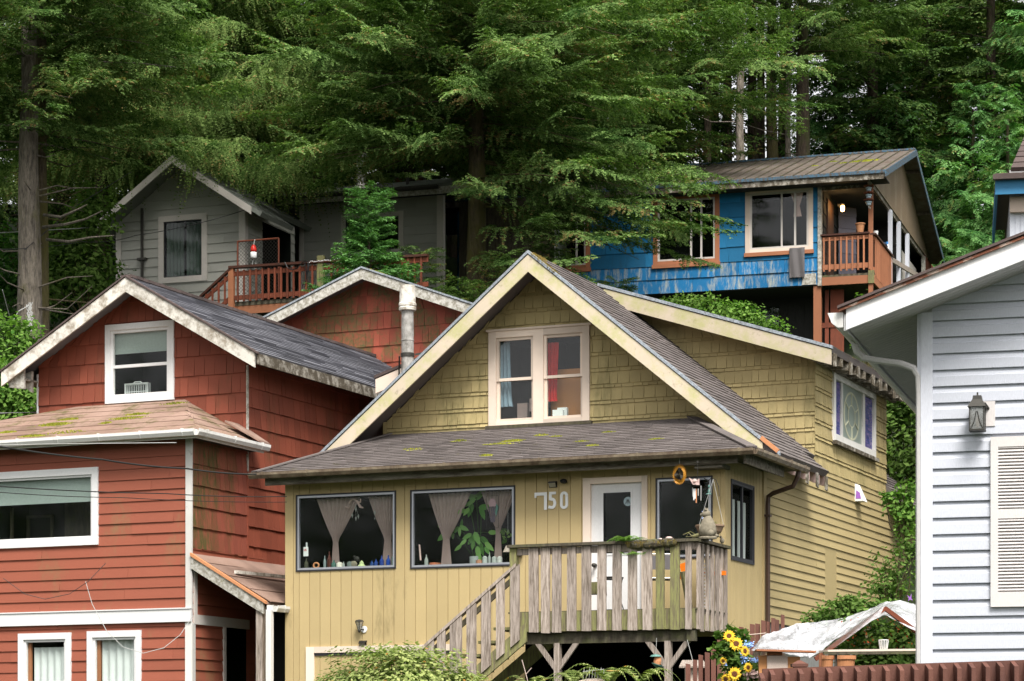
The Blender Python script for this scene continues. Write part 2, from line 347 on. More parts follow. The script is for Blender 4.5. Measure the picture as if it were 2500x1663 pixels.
def clad(mb, F, shape, holes=(), course=.15, t=.015, base=0.0, width=None, jag=0.0, w_range=None, gap=.007):
    """cover a facade with overlapping courses. shape: convex polygon [(u,w),...]; width: None for boards or (min,max) for shingles"""
    ws = [p[1] for p in shape]; wmin, wmax = (min(ws), max(ws)) if w_range is None else w_range
    def span(wv):
        us = []; n = len(shape)
        for i in range(n):
            (ua, wa), (ub, wb) = shape[i], shape[(i + 1) % n]
            if abs(wa - wb) < 1e-9:
                if abs(wa - wv) < 1e-6: us += [ua, ub]
                continue
            q = (wv - wa) / (wb - wa)
            if -1e-6 <= q <= 1 + 1e-6: us.append(ua + (ub - ua) * q)
        return (min(us), max(us)) if us else None
    courses = course if isinstance(course, (list, tuple)) else [course]
    w0 = wmin; k = 0; corners = sorted(set(ws))
    while w0 < wmax - 1e-4:
        h = courses[k % len(courses)]; w1 = min(w0 + h, wmax); k += 1
        cuts = sorted(set([w0, w1] + [c for c in corners if w0 < c < w1] + [x for hh in holes for x in (hh[2], hh[3]) if w0 < x < w1]))
        umin, umax = min(p[0] for p in shape), max(p[0] for p in shape)
        if width:
            br = [umin]; 
            while br[-1] < umax: br.append(br[-1] + rnd.uniform(*width))
            cells = [(br[i] + gap / 2, br[i + 1] - gap / 2, rnd.random(), rnd.uniform(-jag, jag), rnd.uniform(.75, 1.25)) for i in range(len(br) - 1)]
        else: cells = [(umin, umax, rnd.random(), 0, 1)]
        for wa, wb in zip(cuts[:-1], cuts[1:]):
            e = 1e-5; sa, sb = span(min(wa + e, wmax - e)), span(max(wb - e, wa + e))
            if not sa or not sb: continue
            hol = sorted([(hh[0], hh[1]) for hh in holes if hh[2] <= wa + e and hh[3] >= wb - e])
            for (c0, c1, rv, jg, tt) in cells:
                segs = [(c0, c1)]
                for (h0, h1) in hol:
                    ns = []
                    for (a, b) in segs:
                        if h1 <= a or h0 >= b: ns.append((a, b)); continue
                        if a < h0: ns.append((a, h0))
                        if h1 < b: ns.append((h1, b))
                    segs = ns
                for (a, b) in segs:
                    la, ra = max(a, sa[0]), min(b, sa[1]); lb, rb = max(a, sb[0]), min(b, sb[1])
                    if ra - la < 1e-3 and rb - lb < 1e-3: continue
                    if ra < la: la = ra = (la + ra) / 2
                    if rb < lb: lb = rb = (lb + rb) / 2
                    T = t * tt; pa = base + T * (1 - (wa - w0) / h); pb = base + T * (1 - (wb - w0) / h)
                    z = jg if wa == w0 else 0
                    A, B, C, D = F.p(la, wa + z, pa), F.p(ra, wa + z, pa), F.p(rb, wb, pb), F.p(lb, wb, pb)
                    mb.poly([A, B, C, D], rv)
                    if wa == w0: mb.poly([F.p(la, wa + z, base - .002), F.p(ra, wa + z, base - .002), B, A], rv)
                    if width:
                        mb.poly([F.p(la, wa, base - .002), A, D, F.p(lb, wb, base - .002)], rv); mb.poly([B, F.p(ra, wa, base - .002), F.p(rb, wb, base - .002), C], rv)
        w0 = w1
    return mb

def panel(mb, F, shape, holes=(), n=0.0, r=.5):
    """flat wall skin with rectangular holes"""
    tmp = MB(); clad(tmp, F, shape, holes, course=1e3, t=0, base=n)
    i = len(mb.v); mb.v += tmp.v; mb.f += [tuple(x + i for x in f) for f in tmp.f]; mb.r += [r] * len(tmp.f); return mb

def vboards(mb, F, u0, u1, w0, w1, pitch, holes=(), n=.012, gap=.010, off=0.0):
    """grooved vertical panelling"""
    u = u0 - off
    while u < u1:
        a, b = max(u + gap / 2, u0), min(u + pitch - gap / 2, u1); rv = rnd.random()
        if b > a:
            cuts = sorted(set([w0, w1] + [x for h in holes for x in (h[2], h[3]) if w0 < x < w1]))
            for wa, wb in zip(cuts[:-1], cuts[1:]):
                segs = [(a, b)]
                for h in holes:
                    if h[2] <= wa + 1e-6 and h[3] >= wb - 1e-6:
                        ns = []
                        for (p, q) in segs:
                            if h[1] <= p or h[0] >= q: ns.append((p, q)); continue
                            if p < h[0]: ns.append((p, h[0]))
                            if h[1] < q: ns.append((h[1], q))
                        segs = ns
                for (p, q) in segs: mb.fbox(F, p, q, wa, wb, 0, n, rv)
        u += pitch
    return mb

# ---------------------------------------------------------------- object tree
class Place:
    """a local frame: origin in world, yaw"""
    def __init__(s, px, Y, yaw): s.O = Vector(((px - CX) / FPX * Y, Y, 0)); s.yaw = R(yaw)
    def w(s, p):
        c, q = math.cos(s.yaw), math.sin(s.yaw); return Vector((s.O.x + p[0] * c - p[1] * q, s.O.y + p[0] * q + p[1] * c, p[2]))
class World:
    O = Vector((0, 0, 0)); yaw = 0.0
    def w(s, p): return Vector(p)
WORLD = World()
def at(px, py, Y):
    """world point seen at photo pixel (px,py) at distance Y"""
    return Vector(((px - CX) / FPX * Y, Y, 1.6 + (HY - py) / FPX * Y))
def props(o, label=None, cat=None, group=None, kind=None):
    if label: o['label'] = label
    if cat: o['category'] = cat
    if group: o['group'] = group
    if kind: o['kind'] = kind
    return o
class Thing:
    def __init__(s, H, name, label, cat, o=(0, 0, 0), group=None):
        s.H = H; s.o = Vector(o); s.e = bpy.data.objects.new(name, None); s.e.empty_display_size = .3; COL.objects.link(s.e)
        s.e.location = H.w(o); s.e.rotation_euler = (0, 0, H.yaw); props(s.e, label, cat, group)
    def part(s, name, mb, mat, parent=None, smooth=False, label=None):
        me = mb.mesh(name, M[mat] if isinstance(mat, str) else mat, smooth, s.o); ob = bpy.data.objects.new(name, me); COL.objects.link(ob)
        ob.parent = parent or s.e
        if label: ob['label'] = label
        return ob
def single(H, name, label, cat, mb, mat, o=(0, 0, 0), group=None, kind=None, smooth=False):
    me = mb.mesh(name, M[mat] if isinstance(mat, str) else mat, smooth, o); ob = bpy.data.objects.new(name, me); COL.objects.link(ob)
    ob.location = H.w(o); ob.rotation_euler = (0, 0, H.yaw); props(ob, label, cat, group, kind); return ob

def room(mb, F, u0, u1, w0, w1, d=1.2, ex=0.02):
    u0 -= ex; u1 += ex; w0 -= ex; w1 += ex
    a, b, c, e = F.p(u0, w0, -.02), F.p(u1, w0, -.02), F.p(u1, w1, -.02), F.p(u0, w1, -.02)
    A, B, C, E = F.p(u0, w0, -d), F.p(u1, w0, -d), F.p(u1, w1, -d), F.p(u0, w1, -d)
    for q in ((A, B, C, E), (a, b, B, A), (b, c, C, B), (c, e, E, C), (e, a, A, E)): mb.poly(q, .5)
    return mb
def drape(F, u0, u1, w0, w1, n, waves=8, amp=.02, pinch=None, seg=60, rows=14):
    """pleated curtain; pinch = (fraction of height from bottom, half width, centre u)"""
    mb = MB(); g = []
    for i in range(rows + 1):
        q = i / rows; wv = w0 + (w1 - w0) * q; row = []
        for j in range(seg + 1):
            s = j / seg; u = u0 + (u1 - u0) * s
            if pinch:
                pf, hw, cu = pinch
                k = max(0.0, min(1.0, (q - pf) / (1 - pf))) if q > pf else 0
                tgt = cu + (s - .5) * 2 * hw * (1 + (max(0, pf - q)) * 2.2)
                u = tgt + (u - tgt) * k ** .85
            row.append(F.p(u, wv, n + amp * math.sin(s * waves * 2 * math.pi + math.sin(q * 2) * .6)))
        g.append(row)
    for i in range(rows):
        for j in range(seg): mb.poly([g[i][j], g[i][j + 1], g[i + 1][j + 1], g[i + 1][j]], .5)
    return mb
# ---------------------------------------------------------------- terrain
TP = [(-80, 0), (8, 0), (16, .8), (24, 1.2), (32, 1.5), (40, 1.9), (45, 4.8), (50, 8.0), (54, 9.9), (58, 10.9), (62, 12.2), (66, 13.8), (80, 19.0), (90, 20.5), (140, 22), (400, 22)]
def ground_z(x, y):
    for (a, za), (b, zb) in zip(TP[:-1], TP[1:]):
        if a <= y <= b:
            q = (y - a) / (b - a); z = za + (zb - za) * q; break
    else: z = TP[0][1] if y < 0 else TP[-1][1]
    return z + (.25 * math.sin(x * .7 + y * .31) + .2 * math.sin(x * .23 - y * .57)) * min(1, max(0, (y - 44) / 10))
mb = MB(); nx, ny = 90, 150
xs = [-250 + 500 * ((i / nx) if True else 0) for i in range(nx + 1)]
xs = [math.copysign(abs(2 * i / nx - 1) ** 2.2 * 260, 2 * i / nx - 1) for i in range(nx + 1)]
ys = [-80 + 480 * (j / ny) ** 1.0 for j in range(ny + 1)]
ys = sorted(set([-80, -40, -10, 0, 8, 16] + [20 + i * .8 for i in range(90)] + [95, 105, 120, 150, 200, 300, 400]))
for y in ys:
    for x in xs: mb.v.append((x, y, ground_z(x, y)))
W_ = len(xs)
for j in range(len(ys) - 1):
    for i in range(len(xs) - 1): mb.f.append((j * W_ + i, j * W_ + i + 1, (j + 1) * W_ + i + 1, (j + 1) * W_ + i)); mb.r.append(.5)
single(WORLD, 'hillside_ground', None, None, mb, 'ground', kind='structure', smooth=True)

def hv(H, px, py, v=0.0):
    """house coordinates (u, z) of what pixel (px,py) shows on the plane v = const"""
    a, b = (px - CX) / FPX, (HY - py) / FPX; c, q = math.cos(H.yaw), math.sin(H.yaw)
    Y = (v - H.O.x * q + H.O.y * c) / (-a * q + c); return ((a * Y - H.O.x) * c + (Y - H.O.y) * q, 1.6 + b * Y)
def hu(H, px, py, u=0.0):
    a, b = (px - CX) / FPX, (HY - py) / FPX; c, q = math.cos(H.yaw), math.sin(H.yaw)
    Y = (u + H.O.x * c + H.O.y * q) / (a * c + q); return (-(a * Y - H.O.x) * q + (Y - H.O.y) * c, 1.6 + b * Y)

def roof_plane(T, name, mat, E0, E1, R0, R1, course=.14, width=(.2, .34), t=.014, thick=.09, under='soffitwood', flip=None):
    """shingled roof plane as a closed slab. E0,E1 eave ends, R0,R1 ridge ends (same order)"""
    E0, E1, R0, R1 = map(Vector, (E0, E1, R0, R1)); U = (E1 - E0).normalized(); Wd = (R0 - E0); Wd = (Wd - U * Wd.dot(U)).normalized()
    N = U.cross(Wd); N = N if N.z > 0 else -N
    F = Frame(E0, U, Wd, N); q = lambda P: ((P - E0).dot(U), (P - E0).dot(Wd))
    shape = [q(E0), q(E1), q(R1), q(R0)]
    mb = MB(); pts = [E0, E1, R1, R0]; mb.prism([p - N * .004 for p in pts], -N * thick, .5)
    clad(mb, F, shape, course=course, t=t, width=width, jag=.004, gap=.006)
    return T.part(name, mb, mat), F

# ================================================================= YELLOW HOUSE
YH = Place(1768, 36, -22.75)
yh = Thing(YH, 'yellow_house', 'mustard yellow shingled cottage with steep front gable, enclosed porch and number 750', 'house', (-3.5, 1, 2.2))
F0, S0 = front(0), side(0)
W1 = (-6.816, -5.135, 4.553, 5.719); W2 = (-4.899, -3.203, 4.537, 5.713); W3 = (-1.021, -.165, 4.56, 5.721); DR = (-2.134, -1.145, 3.74, 5.765); WS = (.264, 1.358, 4.544, 5.698)
UD = (-3.05, -.05, 1.8, 3.44)
mb = MB(); panel(mb, F0, [(-7, 1.9), (0, 1.9), (0, 5.95), (-7, 5.95)], [W1, W2, W3, DR, UD])
vboards(mb, F0, -6.86, -.05, 1.9, 5.95, .177, [W1, W2, W3, DR, UD], off=.08)
mb.fbox(F0, -7.0, -6.865, 1.9, 5.95, 0, .016); mb.fbox(F0, -.045, .014, 1.9, 5.95, 0, .016)
panel(mb, S0, [(0, 1.9), (1.95, 1.9), (1.95, 5.95), (0, 5.95)], [WS]); vboards(mb, S0, .02, 1.80, 1.9, 5.95, .15, [WS], off=.03); mb.fbox(S0, 1.8, 1.95, 1.9, 5.97, 0, .03)
L7 = lside(-7.0); panel(mb, L7, [(-2.0, 1.9), (0, 1.9), (0, 6.0), (-2.0, 6.0)]); vboards(mb, L7, -1.98, 0, 1.9, 5.95, .177)
mb.box(-6.99, -.01, .02, 1.93, 5.96, 5.98)
yh.part('porch_wall', mb, 'yellow')
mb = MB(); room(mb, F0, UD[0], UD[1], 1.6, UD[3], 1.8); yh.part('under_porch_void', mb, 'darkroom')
# ---- main walls
GW = (-4.481, -2.80, 6.887, 8.354)
FG = front(2.0)
mb = MB(); gsh = [(-6.25, 6.2), (0, 6.2), (0, 6.36), (-3.55, 9.27), (-6.25, 7.06)]
panel(mb, FG, gsh, [GW]); clad(mb, FG, gsh, [GW], course=[.19, .058], t=.020, width=(.10, .20), jag=.004, gap=.009)
mb.fbox(FG, -6.31, -6.25, 6.2, 7.05, -.05, .02)
DWN = (5.62, 8.299, 6.881, 8.01)
sh = [(4.64, 6.34), (9.14, 6.34), (9.14, 8.08), (4.64, 8.08)]
FD = front(4.66); dsh = [(0, 6.2), (0, 8.10), (-3.35, 9.18), (-3.45, 9.18)]
clad(mb, FD, dsh, course=[.20, .058], t=.020, width=(.10, .20), jag=.004, gap=.009); panel(mb, FD, dsh)
clad(mb, S0, sh, [DWN], course=[.20, .058], t=.020, width=(.10, .20), jag=.004, gap=.009); panel(mb, S0, sh, [DWN])
FDl = front(4.66); dsl = [(-7.1, 6.2), (-3.65, 9.18), (-3.75, 9.18), (-7.1, 8.10)]; panel(mb, FDl, dsl)
yh.part('shingled_wall', mb, 'yellow_shingle')
mb = MB(); sh = [(1.95, 3.75), (13, 3.75), (13, 6.5), (1.95, 6.5)]
sh = [(1.95, 3.75), (13, 3.75), (13, 6.34), (1.95, 6.34)]
PT = (5.18, 5.92, 4.26, 5.14)
panel(mb, S0, sh); clad(mb, S0, sh, [(5.2, 5.9, 4.28, 5.12)], course=.1256, t=.018, width=(2.4, 4.2), gap=.004)
mb.fbox(S0, 5.2, 5.9, 4.28, 5.12, 0, .006, .35); mb.fbox(S0, 1.95, 1.99, 3.7, 6.3, 0, .022)
panel(mb, front(1.96), [(-7, 3), (0, 3), (0, 6.3), (-7, 6.3)], n=-.1)
panel(mb, lside(-6.25), [(-13, 1.9), (-2, 1.9), (-2, 7.1), (-13, 7.1)]); panel(mb, Frame((0, 13, 0), (-1, 0, 0), (0, 0, 1), (0, 1, 0)), [(0, 1.9), (6.25, 1.9), (6.25, 7.1), (3.55, 9.2), (0, 6.4)])
panel(mb, lside(-7.1), [(-9.1, 6.2), (-4.66, 6.2), (-4.66, 8.1), (-9.1, 8.1)])
panel(mb, Frame((0, 9.12, 0), (-1, 0, 0), (0, 0, 1), (0, 1, 0)), [(0, 6.2), (7.1, 6.2), (7.1, 8.1), (3.6, 9.2), (0, 8.1)])
yh.part('lap_siding_wall', mb, 'yellow_lap')
mb = MB(); mb.box(-6.2, -.03, 1.97, 12.95, 1.0, 3.76); yh.part('foundation', mb, 'concrete')
# ---- main roof
RU, RZ, SL = -3.55, 9.42, .82
zz = lambda u: RZ - SL * abs(u - RU)
roof_plane(yh, 'main_roof', 'roof_yellow', (.42, 1.35, zz(.42)), (.42, 3.95, zz(.42)), (RU, 1.35, RZ), (RU, 3.95, RZ))
roof_plane(yh, 'main_roof', 'roof_yellow', (.0, 3.953, zz(0)), (.0, 4.66, zz(0)), (RU, 3.953, RZ), (RU, 4.66, RZ))
roof_plane(yh, 'main_roof', 'roof_yellow', (.42, 9.12, zz(.42)), (.42, 13.3, zz(.42)), (RU, 9.12, RZ), (RU, 13.3, RZ))
roof_plane(yh, 'main_roof', 'roof_yellow', (-7.45, 13.3, zz(-7.45)), (-7.45, 1.35, zz(-7.45)), (RU, 13.3, RZ), (RU, 1.35, RZ), width=None)
# ---- dormer roofs
dz = lambda u: 8.16 + .322 * (.4 - u)
roof_plane(yh, 'dormer_roof', 'roof_yellow', (.42, 4.2, dz(.42)), (.42, 9.5, dz(.42)), (-3.5, 4.2, dz(-3.5)), (-3.5, 9.5, dz(-3.5)))
roof_plane(yh, 'dormer_roof', 'roof_yellow', (-7.52, 9.5, dz(.42)), (-7.52, 4.2, dz(.42)), (-3.6, 9.5, dz(-3.5)), (-3.6, 4.2, dz(-3.5)), width=None)
# rake fascias (boards with a sloping run) : verticals plumb cut
def rake(T, name, mat, v0, v1, ua, za, ub, zb, h, drop=.0, sub=None):
    mb = MB(); mb.prism([(ua, v0, za - drop - h), (ub, v0, zb - drop - h), (ub, v0, zb - drop), (ua, v0, za - drop)], (0, v1 - v0, 0)); return T.part(name, mb, mat, sub)
rake(yh, 'rake_fascia', 'fascia', 1.315, 1.348, RU, RZ, .16, zz(.16), .26, .05)
rake(yh, 'rake_fascia', 'fascia', 1.315, 1.348, -7.0, zz(-7.0), RU, RZ, .26, .05)
rake(yh, 'rake_flashing', 'flash', 1.30, 1.36, RU, RZ, .42, zz(.42), .05, -.018)
rake(yh, 'rake_flashing', 'flash', 1.30, 1.36, -7.3, zz(-7.3), RU, RZ, .05, -.018)
rake(yh, 'dormer_fascia', 'fascia', 4.165, 4.198, -3.4, dz(-3.4), .40, dz(.4), .24, .05)
rake(yh, 'dormer_flashing', 'flash', 4.15, 4.21, -3.5, dz(-3.5), .42, dz(.42), .05, -.016)
rake(yh, 'dormer_fascia', 'cream', 4.165, 4.198, -7.5, dz(.4), -3.7, dz(-3.4), .24, .05, None)
rake(yh, 'dormer_flashing', 'roof_dark', 4.15, 4.21, -7.52, dz(.42), -3.6, dz(-3.5), .05, -.016)
mb = MB(); mb.beam((.14, 1.31, zz(.14) + .01), (.40, 1.31, zz(.40) + .01), .03, .06); yh.part('broken_flashing_strip', mb, 'terracotta')
# mossy ridge clumps
def moss_clumps(T, name, F, spots, mat='moss', rg=random.Random(5)):
    mb = MB()
    for (u, w_, a, b_, n) in spots:
        for k in range(n):
            ang = rg.uniform(0, 6.28); q = math.sqrt(rg.random()); x = u + a * q * math.cos(ang) + rg.gauss(0, a * .25); y = w_ + b_ * q * math.sin(ang); s = rg.uniform(.008, .02)
            c = F.p(x, y, .01); h = rg.uniform(.01, .035) * (1.1 - q); e = [F.p(x + s * math.cos(t), y + s * .8 * math.sin(t), .002) for t in (0.3, 1.9, 3.4, 4.9)]
            top = c + F.N * h; rv = rg.random()
            for i in range(4): mb.poly([e[i], e[(i + 1) % 4], top], rv)
    return T.part(name, mb, mat)
Wr = Vector((-(.42 - RU), 0, RZ - zz(.42))).normalized(); FR = Frame((.42, 0, zz(.42)), (0, 1, 0), Wr, Vector((0, 1, 0)).cross(Wr) * (1 if Vector((0, 1, 0)).cross(Wr).z > 0 else -1))
lw = (Vector((RU, 0, RZ)) - Vector((.42, 0, zz(.42)))).length
moss_clumps(yh, 'ridge_moss', FR, [(1.4, lw - .1 - i * .055, .09, .06, 160) for i in range(9)] + [(1.45 + .1 * i, lw - .05, .07, .05, 120) for i in range(5)], 'moss_brown')
# ---- porch roof (hipped lean-to)
ez, pz, ev = 6.03, 6.84, -.45
FP = Frame((0, ev, ez), (1, 0, 0), (0, 2.43, pz - ez), (0, -(pz - ez), 2.43)); LW = math.hypot(2.43, pz - ez)
mb = MB(); ps = [(-7.3, 0), (.55, 0), (-1.15, LW), (-6.2, LW)]; clad(mb, FP, ps, course=.13, t=.015, width=(.18, .34), jag=.006, gap=.007); panel(mb, FP, ps)
FRr = Frame((.55, 0, ez), (0, 1, 0), (-1.7, 0, pz - ez), (pz - ez, 0, 1.7)); l2 = math.hypot(1.7, pz - ez); rs = [(ev, 0), (2.1, 0), (2.1, l2 * .35), (1.98, l2)]
clad(mb, FRr, rs, course=.13, t=.015, width=(.18, .34), jag=.006, gap=.007); panel(mb, FRr, rs)
FLl = Frame((-7.3, 0, ez), (0, -1, 0), (1.1, 0, pz - ez), (-(pz - ez), 0, 1.1)); l3 = math.hypot(1.1, pz - ez); ls = [(-2.0, 0), (.45, 0), (-1.98, l3)]
clad(mb, FLl, ls, course=.13, t=.015, width=(.18, .34)); panel(mb, FLl, ls)
mb.beam((.55, ev, ez + .02), (-1.15, 1.98, pz + .02), .16, .02); mb.beam((-7.3, ev, ez + .02), (-6.2, 1.98, pz + .02), .16, .02)
yh.part('porch_roof', mb, 'roof_yellow')
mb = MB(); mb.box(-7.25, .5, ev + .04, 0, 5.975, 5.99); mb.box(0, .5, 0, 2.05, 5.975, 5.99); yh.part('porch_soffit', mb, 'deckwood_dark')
moss_clumps(yh, 'roof_moss', FP, [(hv(YH, 1232, 1070, .6)[0], 1.45, .16, .07, 420), (-3.8, 1.25, .22, .06, 200), (-3.0, 1.62, .1, .05, 70), (-2.4, 1.1, .1, .05, 60), (-3.65, .42, .09, .05, 160), (-2.1, .75, .09, .05, 90), (-5.2, 1.2, .2, .1, 50), (-4.6, 1.7, .14, .08, 50), (-1.2, 1.0, .09, .05, 60), (-2.2, 1.75, .09, .04, 60), (-3.3, 1.8, .1, .05, 80)])
mb = MB(); mb.box(-7.3, .5, ev - .006, ev + .014, 5.985, 6.035); yh.part('drip_edge', mb, 'redrail')
def gutter(mb, a, b, w=.10, h=.085, out=(0, -1, 0)):
    a, b, o = Vector(a), Vector(b), Vector(out); z = Vector((0, 0, 1))
    prof = [(0, 0), (0, -h), (w * .72, -h), (w, -h * .45), (w, 0), (w - .012, 0), (w - .012, -h * .42), (w * .68, -h + .01), (.01, -h + .01), (.01, 0)]
    mb.prism([a + o * x + z * y for x, y in prof], b - a)
    n = max(2, int((b - a).length / .75)); d = (b - a).normalized()
    for i in range(n + 1):
        c = a + (b - a) * ((i + .3) / (n + .6)); mb.prism([c + o * (x * 1.05) + z * (y * 1.04) for x, y in [(0, 0), (0, -h), (w * .72, -h), (w, -h * .45), (w, .012), (0, .012)]], d * .022)
mb = MB(); gutter(mb, (-7.35, ev - .01, 6.02), (.60, ev - .01, 6.02)); gutter(mb, (.57, ev - .08, 6.02), (.57, 2.05, 6.02), out=(1, 0, 0)); yh.part('porch_gutter', mb, 'gutter_brown')
mb = MB(); mb.box(-7.18, .30, -.335, -.29, 5.845, 5.965); mb.prism([(.40, -.36, 5.83), (.40, 1.5, 5.83), (.40, 1.5, 5.97), (.40, -.36, 5.97)], (.035, 0, 0)); mb.box(-.35, .06, -.28, .1, 5.80, 5.86); yh.part('porch_beam', mb, 'beam_weathered')
mb = MB(); mb.tube([(.60, 1.72, 6.0), (.58, 1.72, 5.86), (.50, 1.74, 5.72), (.16, 1.84, 5.64), (.085, 1.86, 5.60), (.075, 1.87, 5.5), (.075, 1.87, 3.6)], .038, 6)
mb.box(0, .12, 1.82, 1.92, 5.3, 5.33); yh.part('downspout', mb, 'downspout_brown')
for i, v in enumerate((2.35, 2.9, 3.45, 3.9)):
    mb = MB(); mb.prism([(0, v, zz(0) - .12), (.40, v, zz(.4) - .11), (.40, v, zz(.4) - .24), (.3, v, zz(.3) - .30), (0, v, zz(0) - .38)], (0, .05, 0)); yh.part('rafter_tail', mb, 'pinkcloth')
for i, v in enumerate((2.2, 2.75, 3.3, 3.8)): mb = MB(); mb.prism([(.405, v - .03, zz(.4) - .09), (.405, v + .09, zz(.4) - .09), (.405, v + .09, zz(.4) - .32), (.405, v - .03, zz(.4) - .30)], (.02, 0, 0)); yh.part('fascia_remnant', mb, 'fascia_dark')
for i in range(11):
    mb = MB(); v = 4.3 + i * .47; mb.prism([(.02, v, 8.0), (.40, v, 7.93), (.40, v, 8.05), (.02, v, 8.2)], (0, .09, 0))
    if i % 3 != 1: mb.prism([(.405, v - .03, 7.86 + .04 * (i % 2)), (.405, v + .12, 7.88), (.405, v + .12, 8.07), (.405, v - .03, 8.07)], (.02, 0, 0))
    yh.part('dormer_rafter_tail', mb, 'fascia_dark')
mb = MB(); mb.box(.05, .12, 4.3, 9.4, 7.98, 8.10)
yh.part('dormer_plate', mb, 'fascia_dark')
FDR = Frame((.42, 0, dz(.42)), (0, 1, 0), (-3.92, 0, dz(-3.5) - dz(.42)), (.322, 0, 1))
moss_clumps(yh, 'dormer_moss', FDR, [(4.6 + i * .43, .12, .28, .12, 240) for i in range(11)], 'moss_brown')
# ---- windows
def pic_window(T, F, Q, frame='alum', border='blackframe', t=.03, glass='glass', back='darkroom', depth=1.2, label=None):
    u0, u1, w0, w1 = Q
    mb = MB(); mb.ring(F, u0, u1, w0, w1, .022, -.03, .028); w_ = T.part('window', mb, border, label=label)
    mb = MB(); mb.ring(F, u0 + .022, u1 - .022, w0 + .022, w1 - .022, t, -.03, .018); T.part('frame', mb, frame, w_)
    mb = MB(); mb.frect(F, u0 + .03, u1 - .03, w0 + .03, w1 - .03, -.012); T.part('pane', mb, glass, w_)
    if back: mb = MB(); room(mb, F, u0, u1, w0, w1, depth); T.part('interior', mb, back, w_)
    return w_
w1 = pic_window(yh, F0, W1); w2 = pic_window(yh, F0, W2); w3 = pic_window(yh, F0, W3)
ws = pic_window(yh, S0, WS, 'blackframe', t=.04)
mb = MB(); mb.fbox(S0, .80, .85, WS[2] + .03, WS[3] - .03, -.02, .012); yh.part('mullion', mb, 'blackframe', ws)
def curt(T, w_, F, u0, u1, cu, w0, w1, pf, hw, mat='curtain_brown', n=-.16, waves=9): T.part('curtain', drape(F, u0, u1, w0, w1, n, waves, .018, (pf, hw, cu)), mat, w_)
uu = lambda px: hv(YH, px, 1290)[0]
curt(yh, w1, F0, uu(762), uu(868), uu(808), 4.62, 5.66, .40, .035); curt(yh, w1, F0, uu(888), uu(968), uu(936), 4.62, 5.66, .40, .05)
curt(yh, w2, F0, uu(1036), uu(1140), uu(1079), 4.6, 5.66, .38, .045); curt(yh, w2, F0, uu(1165), uu(1250), uu(1206), 4.6, 5.66, .48, .03)
for a, b in ((.31, .58), (.62, .78), (.9, 1.3)): yh.part('curtain', drape(S0, a, b, 4.58, 5.45, -.10, 5, .015), 'curtain_white', ws)
# gable window
def dh_window(T, F, Q, trim, tt, mat_trim, openings, mid, mat_sash='cream', st=.045, glass='glass', sill='deckwood_dark', back='darkroom', label=None, depth=1.0):
    u0, u1, w0, w1 = Q; mb = MB(); us = sorted([x for o in openings for x in o[:2]])
    e = [u0] + us + [u1]
    for i in range(0, len(e), 2): mb.fbox(F, e[i], e[i + 1], w0, w1, -.04, .045)
    for (a, b, c, d) in openings: mb.fbox(F, a, b, d, w1, -.04, .045); mb.fbox(F, a, b, w0, c, -.04, .045)
    mb.fbox(F, u0 - .03, u1 + .03, w1, w1 + .03, 0, .07)
    w_ = T.part('window', mb, mat_trim, label=label)
    if sill: mb = MB(); mb.fbox(F, u0 - .04, u1 + .04, w0 - .05, w0, 0, .08); T.part('sill', mb, sill, w_)
    for (a, b, c, d) in openings:
        mb = MB(); m_ = mid; mb.ring(F, a, b, m_ - st / 2, d, st, -.03, .015); mb.ring(F, a, b, c, m_ + st / 2, st, -.05, -.01); T.part('sash', mb, mat_sash, w_)
        mb = MB(); mb.frect(F, a + .02, b - .02, m_, d - .02, -.01); mb.frect(F, a + .02, b - .02, c + .02, m_, -.03); T.part('pane', mb, glass, w_)
        if back: mb = MB(); room(mb, F, a, b, c, d, depth); T.part('interior', mb, back, w_)
    return w_
gw = dh_window(yh, FG, GW, .12, .1, 'cream', [(-4.355, -3.73, 6.95, 8.25), (-3.56, -2.915, 6.95, 8.25)], 7.60, glass='glass_dusty')
mb = MB(); mb.frect(FG, -3.57, -2.9, 6.9, 7.60, -.30); mb.frect(FG, -3.57, -2.9, 7.6, 7.76, -.32); yh.part('orange_panel', mb, 'tanroom', gw)
yh.part('red_cloth', drape(FG, -3.55, -3.36, 7.24, 8.15, -.12, 3, .02, (.1, .07, -3.47)), 'redcloth', gw)
yh.part('pale_cloth', drape(FG, -4.34, -4.18, 7.2, 8.2, -.12, 3, .02, (.1, .1, -4.25)), 'bluecloth', gw)
mb = MB(); mb.box(-4.22, -4.05, 2.5, 2.6, 6.97, 7.3); mb.box(-3.97, -3.85, 2.4, 2.45, 7.15, 7.35); yh.part('shelf_items', mb, 'pinkcloth', gw)
mb = MB(); mb.box(-3.45, -3.28, 2.07, 2.16, 6.99, 7.10); mb.box(-3.40, -3.24, 2.14, 2.2, 7.0, 7.14); yh.part('paper_stack', mb, 'whiteplastic', gw)
# stained window
mb = MB(); a, b, c, d = DWN; mb.ring(S0, a, b, c, d, .12, -.02, .045); mb.fbox(S0, a + .5, a + .6, c + .1, d - .1, -.01, .03); mb.fbox(S0, b - .82, b - .68, c + .1, d - .1, -.01, .03)
sw = yh.part('window', mb, 'white_worn', label='stained glass window with an oval rosette')
mb = MB(); mb.fbox(S0, a - .02, b + .04, c - .06, c, 0, .09); yh.part('sill', mb, 'fascia_dark', sw)
mb = MB(); room(mb, S0, a + .1, b - .1, c + .08, d - .08, .5); yh.part('interior', mb, 'bluecloth', sw)
mb = MB(); mb.frect(S0, a + .6, b - .82, c + .1, d - .1, .004); yh.part('pane', mb, plain('pale_stained_glass', (.24, .28, .25), .3, var=.1), sw)
gb = NB('blue_glass_tiles'); gr = gb.attr(); gb.col(gb.mix(gr, (.035, .05, .22), (.16, .12, .30))); gb.rough(.25)
